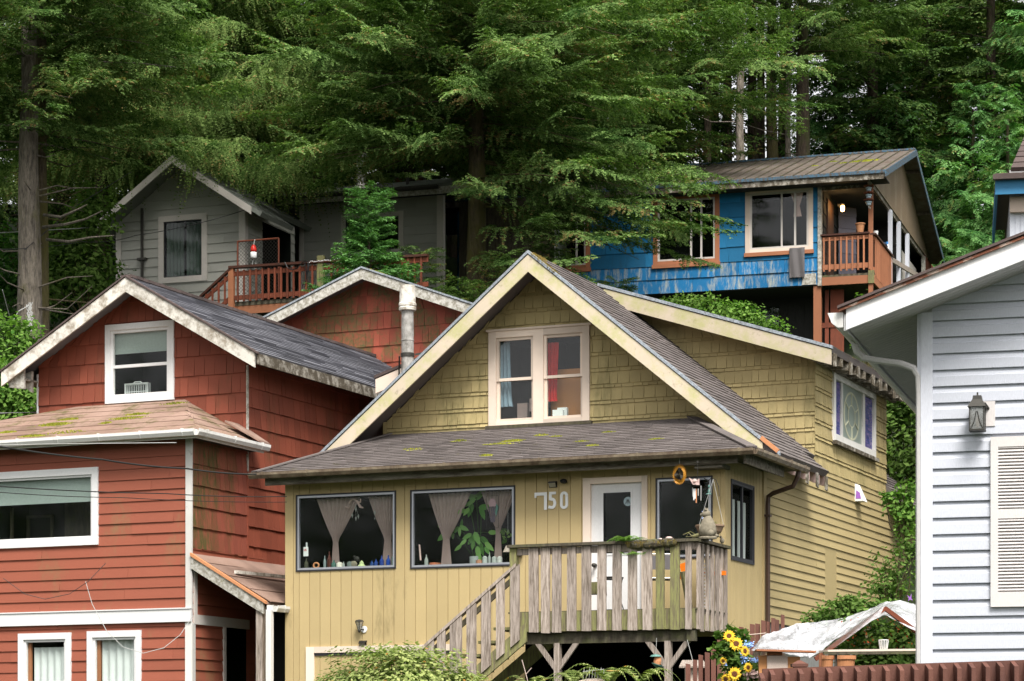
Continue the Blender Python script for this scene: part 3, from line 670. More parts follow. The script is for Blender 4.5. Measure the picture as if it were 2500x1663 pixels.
for (p, q) in ((a + .12, a + .5), (b - .68, b - .12)):
    mb = MB(); wv = c + .12
    while wv < d - .14:
        x = p
        while x < q - .02: x2 = min(q, x + rnd.uniform(.06, .12)); mb.fbox(S0, x, x2 - .004, wv, wv + .042, .0, .006); x = x2
        wv += .046
    yh.part('side_pane', mb, gb.m, sw)
mb = MB(); cu, cw = (a + .6 + b - .82) / 2 - .02, 7.42
def oval(ru, rw, th):
    n = 40
    for i in range(n):
        t0, t1 = 2 * math.pi * i / n, 2 * math.pi * (i + 1) / n
        mb.poly([S0.p(cu + (ru) * math.cos(t0), cw + rw * math.sin(t0), .009), S0.p(cu + ru * math.cos(t1), cw + rw * math.sin(t1), .009), S0.p(cu + (ru - th * 2) * math.cos(t1), cw + (rw - th) * math.sin(t1), .009), S0.p(cu + (ru - th * 2) * math.cos(t0), cw + (rw - th) * math.sin(t0), .009)], .5)
oval(.50, .40, .035); oval(.24, .19, .022)
for t in (0.5, 1.6, 2.6, 3.7, 4.75, 5.8): mb.beam(S0.p(cu + .24 * math.cos(t), cw + .19 * math.sin(t), .009), S0.p(cu + .46 * math.cos(t), cw + .37 * math.sin(t), .009), .02, .02, (1, 0, 0))
yh.part('rosette', mb, plain('cream_glass', (.52, .52, .38), .4), sw)
# ---- door
mb = MB(); a, b, c, d = DR; mb.fbox(F0, a, a + .115, c, d, -.06, .04); mb.fbox(F0, b - .085, b, c, d, -.06, .04); mb.fbox(F0, a + .115, b - .085, d - .085, d, -.06, .04)
dd = yh.part('door', mb, 'cream')
mb = MB(); mb.ring(F0, -2.019, -1.23, 3.75, 5.68, .16, -.06, -.015, .9, .12); yh.part('leaf', mb, 'white', dd)
mb = MB(); mb.ring(F0, -1.865, -1.385, 4.64, 5.575, .03, -.02, -.008); yh.part('glazing_bead', mb, 'white', dd)
mb = MB(); mb.frect(F0, -1.87, -1.37, 4.62, 5.6, -.035); yh.part('pane', mb, 'glass', dd)
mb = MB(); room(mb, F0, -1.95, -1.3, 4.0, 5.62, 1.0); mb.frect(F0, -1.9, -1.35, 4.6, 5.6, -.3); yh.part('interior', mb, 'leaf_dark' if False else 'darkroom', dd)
mb = MB(); mb.lathe((-1.46, .025, 5.41), [(.0, 0), (.066, 0), (.066, .004), (0, .004)], 24, axis=(0, -1, 0)); stk = yh.part('round_sticker', mb, plain('pale_blue_sticker', (.30, .38, .40), .5), dd)
mb = MB()
for k in range(5): mb.beam((-1.50 + .02 * k, .018, 5.37 + .01 * (k % 2)), (-1.46 + .005 * (k - 2), .018, 5.43 + .012 * ((k + 1) % 2)), .005, .004, (0, 1, 0))
yh.part('sticker_tree', mb, 'darkmetal', dd)
mb = MB(); mb.lathe((-1.955, -.0, 4.50), [(.03, 0), (.015, .03), (.032, .05), (.03, .075), (0, .085)], 12, axis=(0, -1, 0)); yh.part('door_knob', mb, 'darkmetal', dd, True)
# ---- garage door surround
mb = MB(); mb.fbox(F0, -6.634, -6.50, 1.9, 3.404, 0, .045); mb.fbox(F0, -6.50, -4.1, 3.31, 3.404, 0, .045); yh.part('garage_door_trim', mb, 'cream')
mb = MB(); mb.fbox(F0, -6.5, -4.1, 3.27, 3.31, 0, .03); yh.part('garage_door_head', mb, 'blackframe')
# ---- number 750
def stroke(mb, F, pts, th, n0, n1):
    for p, q in zip(pts[:-1], pts[1:]): mb.beam(F.p(p[0], p[1], (n0 + n1) / 2), F.p(q[0], q[1], (n0 + n1) / 2), th, n1 - n0, F.N)
mb = MB(); mb.fbox(F0, -2.895, -2.70, 5.545, 5.59, .013, .026); mb.fbox(F0, -2.745, -2.70, 5.335, 5.545, .013, .026); mb.fbox(F0, -2.895, -2.865, 5.515, 5.545, .013, .026)
yh.part('house_number_seven', mb, 'whiteplastic')
def arc(cx, cy, rx, ry, a0, a1, n=14): return [(cx + rx * math.cos(R(a0 + (a1 - a0) * i / n)), cy + ry * math.sin(R(a0 + (a1 - a0) * i / n))) for i in range(n + 1)]
def ribbon(mb, F, pts, th, n1):
    L = []; Rr = []
    for i, p in enumerate(pts):
        q0, q1 = pts[max(0, i - 1)], pts[min(len(pts) - 1, i + 1)]; dx, dy = q1[0] - q0[0], q1[1] - q0[1]; l = math.hypot(dx, dy) or 1; nx_, ny_ = -dy / l * th / 2, dx / l * th / 2
        L.append((p[0] + nx_, p[1] + ny_)); Rr.append((p[0] - nx_, p[1] - ny_))
    for i in range(len(pts) - 1): mb.prism([F.p(*L[i], .013), F.p(*L[i + 1], .013), F.p(*Rr[i + 1], .013), F.p(*Rr[i], .013)], F.N * (n1 - .013))
mb = MB(); mb.fbox(F0, -2.665, -2.56, 5.555, 5.592, .013, .026); mb.fbox(F0, -2.668, -2.626, 5.47, 5.555, .013, .026)
ribbon(mb, F0, [(-2.645, 5.478)] + arc(-2.622, 5.425, .045, .062, 100, -100) + [(-2.675, 5.375)], .042, .027)
yh.part('house_number_five', mb, 'whiteplastic')
mb = MB(); ribbon(mb, F0, arc(-2.432, 5.525, .042, .045, 0, 180) + arc(-2.432, 5.40, .042, .045, 180, 360) + [(-2.39, 5.52)], .040, .026); yh.part('house_number_zero', mb, 'whiteplastic')
# ---- flue on the left side
fu, fv = hv(YH, 995, 800, 3.85)[0], 3.85; ft = hv(YH, 995, 698, 3.85)[1]
fl = Thing(YH, 'chimney_flue', 'tall weathered metal stovepipe flue between the yellow and red houses', 'chimney', (fu, fv, 6.6))
mb = MB(); mb.lathe((fu, fv, 0), [(.103, 6.6), (.103, ft - .92), (.109, ft - .915), (.109, ft - .90), (.103, ft - .895), (.101, ft - .35)], 20); fl.part('pipe', mb, 'pipe', smooth=False)
mb = MB(); mb.lathe((fu, fv, 0), [(.10, ft - .42), (.142, ft - .41), (.148, ft - .37), (.138, ft - .355), (.148, ft - .335), (.148, ft - .30), (.136, ft - .28), (.128, ft), (.118, ft), (.118, ft - .1), (0, ft - .1)], 24); cp = fl.part('cap', mb, 'fascia_peel')
zb = ft - 1.18; mb = MB(); mb.lathe((fu, fv, 0), [(.11, zb), (.116, zb), (.116, zb + .06), (.11, zb + .06)], 20); mb.beam((fu - .14, fv - .02, zb + .02), (fu - .28, 4.1, zb - .5), .025, .03); mb.beam((fu + .14, fv, zb + .03), (fu + .5, 4.1, zb + .12), .02, .03); mb.box(fu - .42, fu - .18, 4.13, 4.16, zb - .56, zb - .48); fl.part('strap_bracket', mb, 'darkmetal')
# ================================================================= DECK
dk = Thing(YH, 'entrance_deck', 'weathered wooden porch deck with picket railing and side stairs in front of the white door', 'deck', (-1.3, -.7, 1.9))
dv = -1.40
mb = MB(); mb.box(-2.72, .05, dv + .03, -.01, 3.70, 3.74)
for i in range(9): mb.box(-2.74, .06, dv + .02 + i * .152, dv + .165 + i * .152, 3.741, 3.765)
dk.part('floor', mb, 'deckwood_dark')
mb = MB(); mb.box(-2.62, .03, dv, dv + .04, 3.48, 3.755); mb.box(.0, .04, dv + .04, -.03, 3.48, 3.755); mb.box(-2.62, -2.58, dv + .04, -.03, 3.48, 3.755); dk.part('rim_joist', mb, 'deckwood_moss')
mb = MB(); mb.box(-2.50, .02, dv + .06, dv + .14, 3.31, 3.475); mb.box(-.09, .02, dv + .02, dv + .06, 3.31, 3.46); dk.part('beam', mb, 'deckwood_dark')
mb = MB(); mb.box(-2.72, .10, dv - .08, dv + .09, 4.665, 4.705); mb.box(-.01, .12, dv + .09, -.02, 4.665, 4.705); dk.part('rail_cap', mb, 'deckwood_dark')
mb = MB(); mb.box(-2.6, .02, dv + .0, dv + .035, 4.56, 4.655); mb.box(.0, .035, dv + .035, -.02, 4.56, 4.655); dk.part('top_rail', mb, 'deckwood')
for k, (x0, x1, mt) in enumerate(((145, 207, 0), (228, 285, 1), (300, 362, 0), (402, 464, 0), (503, 565, 1), (608, 668, 0), (710, 772, 0), (815, 877, 0), (918, 980, 0), (1008, 1064, 3), (1103, 1168, 2), (1206, 1248, 0))):
    a, b = hv(YH, 1240 + x0 / 2.785, 1430, dv - .02)[0], hv(YH, 1240 + x1 / 2.785, 1430, dv - .02)[0]; j = rnd.uniform(-.012, .012)
    mb = MB(); mb.hexa([(a, dv - .035, 3.47 + j), (b, dv - .035, 3.465 + j), (b, dv - .002, 3.465 + j), (a, dv - .002, 3.47 + j), (a + rnd.uniform(-.008, .008), dv - .035, 4.66), (b + rnd.uniform(-.008, .008), dv - .035, 4.66), (b, dv - .002, 4.66), (a, dv - .002, 4.66)])
    dk.part('picket', mb, ['deckwood', 'deckwood', 'deckwood_moss', 'deckwood_moss'][mt])
mb = MB(); mb.box(-2.70, -2.60, dv - .03, dv + .07, 3.45, 4.66); dk.part('corner_post', mb, 'deckwood_moss')
for v0 in (-1.36, -1.20, -.98, -.76, -.56, -.36, -.15):
    mb = MB(); mb.box(.042, .075, v0, v0 + rnd.uniform(.075, .10), 3.46 + rnd.uniform(-.02, .02), 4.655); dk.part('picket', mb, 'deckwood')
for px in (1362, 1632):
    u = hv(YH, px, 1620, dv + .1)[0]; mb = MB(); mb.box(u - .042, u + .042, dv + .05, dv + .15, 1.4, 3.32); dk.part('post', mb, 'deckwood')
    for s in (-1, 1): mb = MB(); mb.beam((u + s * .04, dv + .09, 2.96), (u + s * .30, dv + .09, 3.29), .035, .075, (0, 1, 0)) if False else mb.prism([(u + s * .04, dv + .06, 2.93), (u + s * .04, dv + .06, 3.04), (u + s * .24, dv + .06, 3.31), (u + s * .33, dv + .06, 3.31)], (0, .04, 0)); dk.part('brace', mb, 'deckwood')
# stairs
st = lambda u: 4.475 + (u + 2.56) * .787          # handrail top line
for vv in (dv - .02, -.35):
    mb = MB(); mb.prism([(-2.45, vv, 3.34), (-2.45, vv, 3.62), (-4.9, vv, 1.70), (-4.9, vv, 1.42)], (0, .04, 0)); dk.part('stair_stringer', mb, 'deckwood_moss')
for i in range(9): u = -2.72 - i * .235; mb = MB(); mb.box(u - .25, u + .02, dv + .02, -.33, 3.74 - .185 * (i + 1) - .04, 3.74 - .185 * (i + 1)); dk.part('stair_tread', mb, 'deckwood_moss')
mb = MB(); mb.prism([(-2.60, dv - .06, st(-2.6)), (-2.60, dv - .06, st(-2.6) - .05), (-4.9, dv - .06, st(-4.9) - .05), (-4.9, dv - .06, st(-4.9))], (0, .12, 0)); dk.part('stair_handrail', mb, 'deckwood')
mb = MB(); mb.prism([(-2.60, dv - .0, st(-2.6) - .12), (-2.60, dv - .0, st(-2.6) - .21), (-4.9, dv - .0, st(-4.9) - .21), (-4.9, dv - .0, st(-4.9) - .12)], (0, .035, 0)); dk.part('stair_rail', mb, 'deckwood_dark')
for k, (x0, x1) in enumerate(((1247, 1269), (1212, 1232), (1176, 1198), (1140, 1163), (1114, 1128), (1099, 1114), (1068, 1088), (1040, 1060), (1008, 1028))):
    a, b = hv(YH, x0, 1500, dv - .03)[0], hv(YH, x1, 1500, dv - .03)[0]; L = 1.12
    mb = MB(); mb.hexa([(a, dv - .05, st(a) - L), (b, dv - .05, st(b) - L), (b, dv - .022, st(b) - L), (a, dv - .022, st(a) - L), (a, dv - .05, st(a) - .055), (b, dv - .05, st(b) - .055), (b, dv - .022, st(b) - .055), (a, dv - .022, st(a) - .055)]); dk.part('stair_picket', mb, 'deckwood')
# ================================================================= THINGS ON AND ABOUT THE DECK
def YP(px, py, v): u, z = hv(YH, px, py, v); return Vector((u, v, z))
# cat statue: sitting, seen from behind/side
c = YP(1728, 1325, -1.25); c.z = 4.706
t = Thing(YH, 'cat_statue', 'mottled stone statue of a sitting cat on the deck rail', 'statue', c)
def skin(T, name, pts, edges, mat, lv=2):
    me = bpy.data.meshes.new(name); me.from_pydata([tuple(Vector(p[:3]) ) for p in pts], edges, []); ob = bpy.data.objects.new(name, me); COL.objects.link(ob)
    md = ob.modifiers.new('s', 'SKIN'); me.skin_vertices[0].data[0].use_root = True
    for i, p in enumerate(pts): me.skin_vertices[0].data[i].radius = (p[3], p[3]) if len(p) == 4 else (p[3], p[4])
    ob.modifiers.new('d', 'SUBSURF').levels = lv; ob.modifiers['d'].render_levels = lv
    me.materials.append(M[mat]); ob.parent = T.e if T else None; return ob
mb = MB()
mb.lathe(c, [(.07, .03), (.115, .06), (.125, .12), (.11, .19), (.08, .26), (.055, .30), (.03, .33)], 16, sx=1, sy=.85)
mb.blob(c + Vector((-.025, 0, .345)), .066, .058, .056, .04, 14, 9); mb.blob(c + Vector((-.085, 0, .335)), .028, .03, .024, .04)
for sy_ in (-1, 1): mb.lathe(c + Vector((-.02, sy_ * .035, .385)), [(.024, 0), (.014, .025), (0, .05)], 8); mb.tube([c + Vector((-.075, sy_ * .035, .20)), c + Vector((-.095, sy_ * .035, .05))], [.035, .024], 8); mb.blob(c + Vector((.05, sy_ * .06, .08)), .06, .045, .06, .04)
mb.tube([c + Vector((.10, 0, .05)), c + Vector((.12, .07, .045)), c + Vector((.05, .12, .045))], [.024, .022, .014], 8)
t.part('body', mb, 'stone', smooth=True)
mb = MB(); mb.lathe((.0, 0, .0), [(.125, 0), (.13, .02), (.12, .035), (0, .036)], 14, sx=1.0, sy=.8); mb2 = MB(); mb2.v = [(x + c.x, y + c.y, z + c.z) for x, y, z in mb.v]; mb2.f, mb2.r = mb.f, mb.r; t.part('plinth', mb2, 'stone')
# hanging bowl planter behind the cat
c = YP(1733, 1290, -.62)
t = Thing(YH, 'hanging_planter', 'clay bowl planter hanging on thin wires behind the cat statue', 'planter', c)
mb = MB(); mb.lathe(c, [(.02, -.14), (.10, -.12), (.165, -.05), (.195, .02), (.205, .02), (.205, .045), (.19, .045), (.18, .0), (0, 0)], 24); t.part('bowl', mb, 'clay', smooth=False)
mb = MB(); hk = YP(1741, 1170, -.62)
for a in (0, 2.1, 4.2): mb.tube([c + Vector((.2 * math.cos(a), .2 * math.sin(a), .04)), hk], .0025, 4)
t.part('wires', mb, 'wire_pale')
mb = MB(); 
for i in range(60): a = rnd.uniform(0, 6.28); q = rnd.uniform(0, .17); p = c + Vector((q * math.cos(a), q * math.sin(a), .03)); d = Vector((rnd.uniform(-.05, .05), rnd.uniform(-.05, .05), rnd.uniform(.02, .09))); s = Vector((rnd.uniform(-.015, .015), rnd.uniform(-.015, .015), 0)); mb.poly([p, p + d * .5 + s, p + d, p + d * .5 - s])
t.part('plant', mb, 'leaf_mid')
# blue-white folded star ornament above the bowl
c = YP(1722, 1257, -.75); mb = MB()
for i in range(8): a = i * math.pi / 4; mb.poly([c, c + Vector((.045 * math.cos(a - .3), -.01, .05 * math.sin(a - .3))), c + Vector((.075 * math.cos(a), 0, .085 * math.sin(a))), c + Vector((.045 * math.cos(a + .3), -.01, .05 * math.sin(a + .3)))], rnd.random())
sb = NB('blue_white_china'); sb.col(sb.mix(sb.ramp(sb.noise(40, 2), .48, .52), (.8, .82, .85), (.05, .12, .45))); single(YH, 'pinwheel', 'small blue and white pinwheel standing above the hanging bowl', 'pinwheel', mb, sb.m, c)
# sun spinner
c = YP(1659, 1158, -.42); t = Thing(YH, 'wind_spinner', 'orange and gold sun ring spinner hanging from the porch eave', 'wind spinner', c)
mb = MB(); n = 30
for i in range(n):
    a0, a1 = 2 * math.pi * i / n, 2 * math.pi * (i + 1) / n; am = (a0 + a1) / 2
    P = lambda a, q, y=0: c + Vector((q * .78 * math.cos(a), y, q * 1.05 * math.sin(a)))
    mb.poly([P(a0, .075, -.01), P(a1, .075, -.01), P(a1, .115, .01), P(a0, .115, .01)]); mb.poly([P(a0, .115, .01), P(a1, .115, .01), P(am, .145, -.005)])
t.part('sun_ring', mb, plain('orange_gold', (.42, .19, .02), .45, .3, .5, 60))
mb = MB()
for q in (.078, .064, .050, .036, .020):
    pts = [c + Vector((q * .78 * math.cos(2 * math.pi * i / 20), q * .5 * math.sin(i), q * 1.05 * math.sin(2 * math.pi * i / 20))) for i in range(21)]; mb.tube(pts, .006, 4, cap=False)
t.part('inner_rings', mb, 'darkmetal'); mb = MB(); mb.tube([c + Vector((0, 0, .15)), c + Vector((0, 0, .27))], .003, 4); t.part('cord', mb, 'wire_pale')
# wind chime
c = YP(1703, 1160, -.5); t = Thing(YH, 'wind_chime', 'pink bird wind chime with rods hanging before the right porch window', 'wind chime', c)
mb = MB(); mb.tube([c + Vector((0, 0, .18)), c + Vector((0, 0, -.1))], .004, 4); mb.lathe(c + Vector((0, 0, .16)), [(.0, 0), (.022, .01), (.022, .03), (0, .045)], 8); t.part('hanger', mb, 'darkmetal')
mb = MB(); b0 = c + Vector((-.04, 0, -.08)); mb.poly([b0, b0 + Vector((-.09, 0, .05)), b0 + Vector((-.03, 0, -.05)), b0 + Vector((.03, 0, -.05))]); mb.poly([b0 + Vector((.01, 0, 0)), b0 + Vector((.07, -.01, .03)), b0 + Vector((.07, 0, -.06)), b0 + Vector((.02, 0, -.06))]); mb.blob(b0, .03, .02, .03); t.part('pink_bird', mb, 'pinkcloth')
mb = MB(); mb.lathe(c + Vector((-.02, 0, -.155)), [(.05, 0), (.055, .012), (0, .014)], 12); t.part('top_disc', mb, 'darkmetal')
for k, (dx, L, mt) in enumerate(((-.055, .16, 'whiteplastic'), (-.02, .2, 'terracotta'), (.01, .1, 'steel'), (-.035, .14, 'whiteplastic'))):
    mb = MB(); mb.tube([c + Vector((dx, 0, -.19)), c + Vector((dx, 0, -.19 - L))], .009, 6); t.part('chime_rod', mb, mt)
mb = MB(); mb.tube([c + Vector((.05, 0, -.15)), c + Vector((.05, 0, -.36))], .006, 4); t.part('bead_string', mb, 'wire_pale'); mb = MB(); mb.tube([c + Vector((-.075, 0, -.17)), c + Vector((-.07, 0, -.3))], .005, 4); t.part('bead_string', mb, 'wire_pale')
# glass ornament string
c = YP(1731, 1200, -.6); t = Thing(YH, 'ornament_string', 'string of green glass beads and bell beside the wind chime', 'ornament', c)
mb = MB(); mb.tube([c + Vector((0, 0, .1)), c + Vector((-.01, 0, -.42))], .003, 4); t.part('cord', mb, 'wire_pale'); mb = MB(); mb.blob(c, .02, .02, .03); mb.blob(c + Vector((0, 0, .07)), .014, .014, .02); mb.lathe(c + Vector((-.005, 0, -.04)), [(.045, 0), (.03, .012), (0, .015)], 10); t.part('beads', mb, 'teal')
# crook hook on the wall
mb = MB(); a = YP(1720, 1163, -.05); mb.tube([YP(1729, 1174, -.3), YP(1738, 1166, -.3), YP(1748, 1172, -.3), YP(1755, 1190, -.3), YP(1756, 1212, -.3)], .006, 6); mb.tube([YP(1729, 1174, -.3), YP(1719, 1168, -.02)], .006, 6)
single(YH, 'crook_hook', 'black curved shepherd hook beside the right porch window', 'hook', mb, 'darkmetal', a)
# small lights under the eave
def P0(px, py, n=.02): u, z = hv(YH, px, py, 0); return u, -n, z
u, v, z = P0(1352, 1184); t = Thing(YH, 'floodlight', 'small silver-faced floodlight above the number five', 'light', (u, v, z)); mb = MB(); mb.prism([(u - .06, -.02, z + .03), (u + .06, -.02, z + .03), (u + .055, -.09, z + .02), (u - .055, -.09, z + .02)], (0, 0, .02)); mb.box(u - .06, u + .06, -.03, -.012, z - .04, z + .05); t.part('housing', mb, 'black'); mb = MB(); mb.prism([(u - .055, -.085, z + .02), (u + .055, -.085, z + .02), (u + .045, -.04, z - .035), (u - .045, -.04, z - .035)], (0, .008, 0)); t.part('lamp_face', mb, 'steel')
u, v, z = P0(1380, 1176); mb = MB(); mb.blob((u, -.07, z), .055, .045, .035, .02, 14, 8); mb.box(u - .05, u - .02, -.05, -.01, z - .015, z + .015); mb.blob((u + .035, -.09, z - .01), .028, .03, .026, .02); single(YH, 'security_camera', 'black dome security camera above the number zero', 'camera', mb, 'black', (u, v, z))
u, v, z = P0(885, 1528); t = Thing(YH, 'wall_lantern', 'small clear flared wall lantern on the yellow wall left of the stairs', 'wall lamp', (u, v, z))
mb = MB(); mb.lathe((u + .035, -.012, z - .055), [(.052, 0), (.05, .015), (0, .018)], 18, axis=(0, -1, 0)); t.part('back_plate', mb, 'whiteplastic')
mb = MB(); mb.lathe((u, -.11, z), [(.018, -.085), (.03, -.045), (.068, .06), (.05, .075), (0, .085)], 6); t.part('glass_shade', mb, glassm('lantern_glass', (.7, .7, .62), .12, .5))
mb = MB(); mb.lathe((u, -.11, z), [(.075, .058), (.06, .078), (0, .092)], 6); mb.lathe((u, -.11, z), [(.008, -.11), (.022, -.085), (.024, -.06), (.015, -.05)], 8)
for k in range(6): a = k * math.pi / 3; mb.tube([(u + .028 * math.cos(a), -.11 + .028 * math.sin(a), z - .05), (u + .068 * math.cos(a), -.11 + .068 * math.sin(a), z + .06)], .004, 4)
mb.tube([(u, -.11, z - .06), (u + .03, -.05, z - .06), (u + .035, -.02, z - .055)], .01, 6); t.part('cage', mb, 'darkmetal')
u, v, z = P0(888, 1571); t = Thing(YH, 'solar_light', 'little black solar light below the clear wall lantern', 'light', (u, v, z)); mb = MB(); mb.prism([(u - .065, -.015, z + .03), (u + .065, -.015, z + .03), (u + .05, -.08, z - .005), (u - .05, -.08, z - .005)], (0, 0, .012)); mb.box(u - .055, u + .055, -.035, -.013, z - .04, z + .03); t.part('housing', mb, 'black'); mb = MB(); mb.prism([(u - .045, -.07, z), (u + .045, -.07, z), (u + .035, -.03, z - .04), (u - .035, -.03, z - .04)], (0, .005, 0)); t.part('lamp_face', mb, 'steel')
u, v, z = P0(1272, 1352); mb = MB(); mb.blob((u, -.08, z), .06, .07, .055, .02, 12, 8); mb.box(u - .02, u + .02, -.03, -.01, z - .03, z + .03); single(YH, 'doorbell_lamp', 'round black lamp at the head of the stairs beside the large window', 'light', mb, 'black', (u, v, z))
v_, z = hu(YH, 2090, 1208, 0); t = Thing(YH, 'vent_hood', 'small white dryer vent hood on the yellow side wall', 'vent', (.02, v_, z)); mb = MB(); mb.prism([(.012, v_ - .13, z + .17), (.012, v_ - .13, z - .12), (.16, v_ - .13, z - .12), (.03, v_ - .13, z + .17)], (0, .26, 0)); t.part('hood', mb, 'whiteplastic'); mb = MB(); mb.prism([(.10, v_ - .135, z + .02), (.04, v_ - .135, z + .06), (.03, v_ - .135, z - .08), (.12, v_ - .135, z - .08)], (0, .004, 0)); t.part('printed_mark', mb, 'purple')
# driftwood log with fern
a, b = YP(1535, 1332, dv), YP(1655, 1325, dv); t = Thing(YH, 'log_planter', 'rough bark log planter with small fern lying along the deck rail', 'planter', a)
mb = MB(); n = 16; pts = []; rr = []
for i in range(n + 1): q = i / n; pts.append(a + (b - a) * q + Vector((0, -.05 + rnd.uniform(-.012, .012), rnd.uniform(-.012, .012)))); rr.append(.055 + rnd.uniform(-.014, .014) - (.03 if i in (0, n) else 0))
mb.tube(pts, rr, 9); t.part('log', mb, 'deckwood_dark'); mb = MB()
for i in range(700): q = rnd.random(); p = a + (b - a) * q + Vector((rnd.uniform(-.02, .02), -.06 + rnd.uniform(-.05, .05), .03)); d = Vector((rnd.uniform(-.04, .04), rnd.uniform(-.04, .02), rnd.uniform(-.09, .03))); s = Vector((.004, 0, .004)); mb.poly([p - s, p + s, p + d])
t.part('dry_moss', mb, 'moss_brown')
def fern(mb, base, n=9, L=.35, up=.6, rg=rnd, wid=.28, azr=(0, 6.28)):
    base = Vector(base)
    for k in range(n):
        az = rg.uniform(*azr); l = L * rg.uniform(.6, 1.1); pts = []; d = Vector((math.cos(az), math.sin(az), 0)); s = Vector((-math.sin(az), math.cos(az), 0))
        m = 14
        for i in range(m + 1): q = i / m; pts.append(base + d * (l * q) + Vector((0, 0, l * (up * 1.6 * q - up * 1.5 * q * q))))
        for i in range(1, m):
            q = i / m; w_ = l * wid * math.sin(math.pi * min(1, q * .85 + .15)) * (1.05 - q * .8); t_ = (pts[i + 1] - pts[i]); rv = rg.random()
            for sg in (-1, 1): tip = pts[i] + s * (sg * w_) + t_ * .9 - Vector((0, 0, w_ * .25)); mb.poly([pts[i] - t_ * .3, tip, pts[i] + t_ * .35], rv)
        mb.tube(pts[::3] + [pts[-1]], .002, 3)
mb = MB(); fern(mb, YP(1530, 1328, -1.42), 24, .36, .6, random.Random(3), .32); fern(mb, YP(1545, 1345, -1.50), 9, .30, -.4, random.Random(4), .32); t.part('fern', mb, 'leaf_bright')
# stones on rail
for px, sx, lb in ((1633, .05, 'pink oval pebble on the deck rail'), (1612, .03, 'small grey pebble on the deck rail next to the pink one')):
    c = YP(px, 1310, -1.38); c.z = 4.706 + sx * .45; mb = MB(); mb.blob(c, sx, sx * .6, sx * .42, .08); single(YH, 'pebble', lb, 'stone', mb, 'pebble', c, group='pebbles on the deck rail', smooth=True)
# little bird figurine at the rail end
c = YP(1763, 1336, -.45); c.z = 4.706; t = Thing(YH, 'bird_figurine', 'tiny stone bird at the far end of the deck rail', 'figurine', c); mb = MB(); mb.blob(c + Vector((0, 0, .045)), .035, .028, .042, .05); mb.blob(c + Vector((-.02, 0, .095)), .02, .02, .02, .05); mb.poly([c + Vector((-.04, 0, .097)), c + Vector((-.03, .008, .1)), c + Vector((-.03, -.008, .09))]); t.part('body', mb, 'stone', smooth=True)
# driftwood twig + log next to cat
mb = MB(); p0 = YP(1690, 1310, -1.3); mb.tube([p0, p0 + Vector((.12, .05, .03)), p0 + Vector((.24, .1, .02))], [.02, .035, .03], 7); mb.tube([p0 + Vector((0, 0, 0)), p0 + Vector((-.06, .02, .06)), p0 + Vector((-.14, .02, .03))], .006, 4); mb.tube([p0, p0 + Vector((-.1, .03, .0)), p0 + Vector((-.05, .05, .08)), p0 + Vector((.05, .05, .02))], .005, 4)
single(YH, 'driftwood', 'mossy driftwood branch on the rail left of the cat statue', 'driftwood', mb, 'deckwood_moss', p0)
# bistro set: wire chair seen through pickets, folding chair, plant stand
def wire_chair(c, rz=0, lb=''):
    t = Thing(YH, 'folding_chair', lb, 'chair', c); cs = math.cos(rz); sn = math.sin(rz)
    P = lambda x, y, z: c + Vector((x * cs - y * sn, x * sn + y * cs, z))
    mb = MB()
    for s in (-.2, .2):
        mb.tube([P(s, -.2, 0), P(s, .18, .45), P(s, .22, .82)], .011, 6); mb.tube([P(s, .2, 0), P(s, -.2, .45)], .011, 6)
    mb.tube([P(-.2, .22, .82), P(.2, .22, .82)], .011, 6); mb.tube([P(-.2, -.2, .45), P(.2, -.2, .45)], .011, 6); t.part('frame', mb, 'steel')
    mb = MB(); mb.hexa([P(-.19, -.2, .44), P(.19, -.2, .44), P(.19, .17, .44), P(-.19, .17, .44), P(-.19, -.2, .455), P(.19, -.2, .455), P(.19, .17, .455), P(-.19, .17, .455)]); t.part('seat', mb, 'towel')
    mb = MB(); mb.hexa([P(-.19, .195, .6), P(.19, .195, .6), P(.19, .21, .6), P(-.19, .21, .6), P(-.19, .21, .8), P(.19, .21, .8), P(.19, .225, .8), P(-.19, .225, .8)]); t.part('backrest', mb, 'towel')
c = YP(1610, 1450, -.75); c.z = 3.766; wire_chair(c, .5, 'tubular steel folding chair behind the deck pickets')
c = YP(1490, 1450, -.7); c.z = 3.766; t = Thing(YH, 'plant_stand', 'black wrought iron stand in front of the white door', 'stand', c)
mb = MB(); 
for a in (0.4, 2.5, 4.6): mb.tube([c + Vector((.2 * math.cos(a), .2 * math.sin(a), 0)), c + Vector((.12 * math.cos(a), .12 * math.sin(a), .25)), c + Vector((.17 * math.cos(a), .17 * math.sin(a), .48))], .008, 5)
for z in (.03, .48): mb.tube([c + Vector((.18 * math.cos(i * .3142 * 2), .18 * math.sin(i * .3142 * 2), z)) for i in range(11)], .008, 5, cap=False)
t.part('legs', mb, 'black'); mb = MB(); mb.lathe(c, [(.19, .485), (.19, .5), (0, .5)], 18); t.part('top', mb, 'darkmetal')
c = YP(1450, 1440, -.55); c.z = 3.766; mb = MB(); mb.box(c.x - .1, c.x + .12, c.y, c.y + .2, 4.05, 4.22); mb.box(c.x - .1, c.x - .06, c.y, c.y + .04, 3.766, 4.05); mb.box(c.x + .08, c.x + .12, c.y, c.y + .04, 3.766, 4.05); single(YH, 'wooden_box', 'mossy wooden box on legs left of the iron stand', 'box', mb, 'deckwood_moss', c)
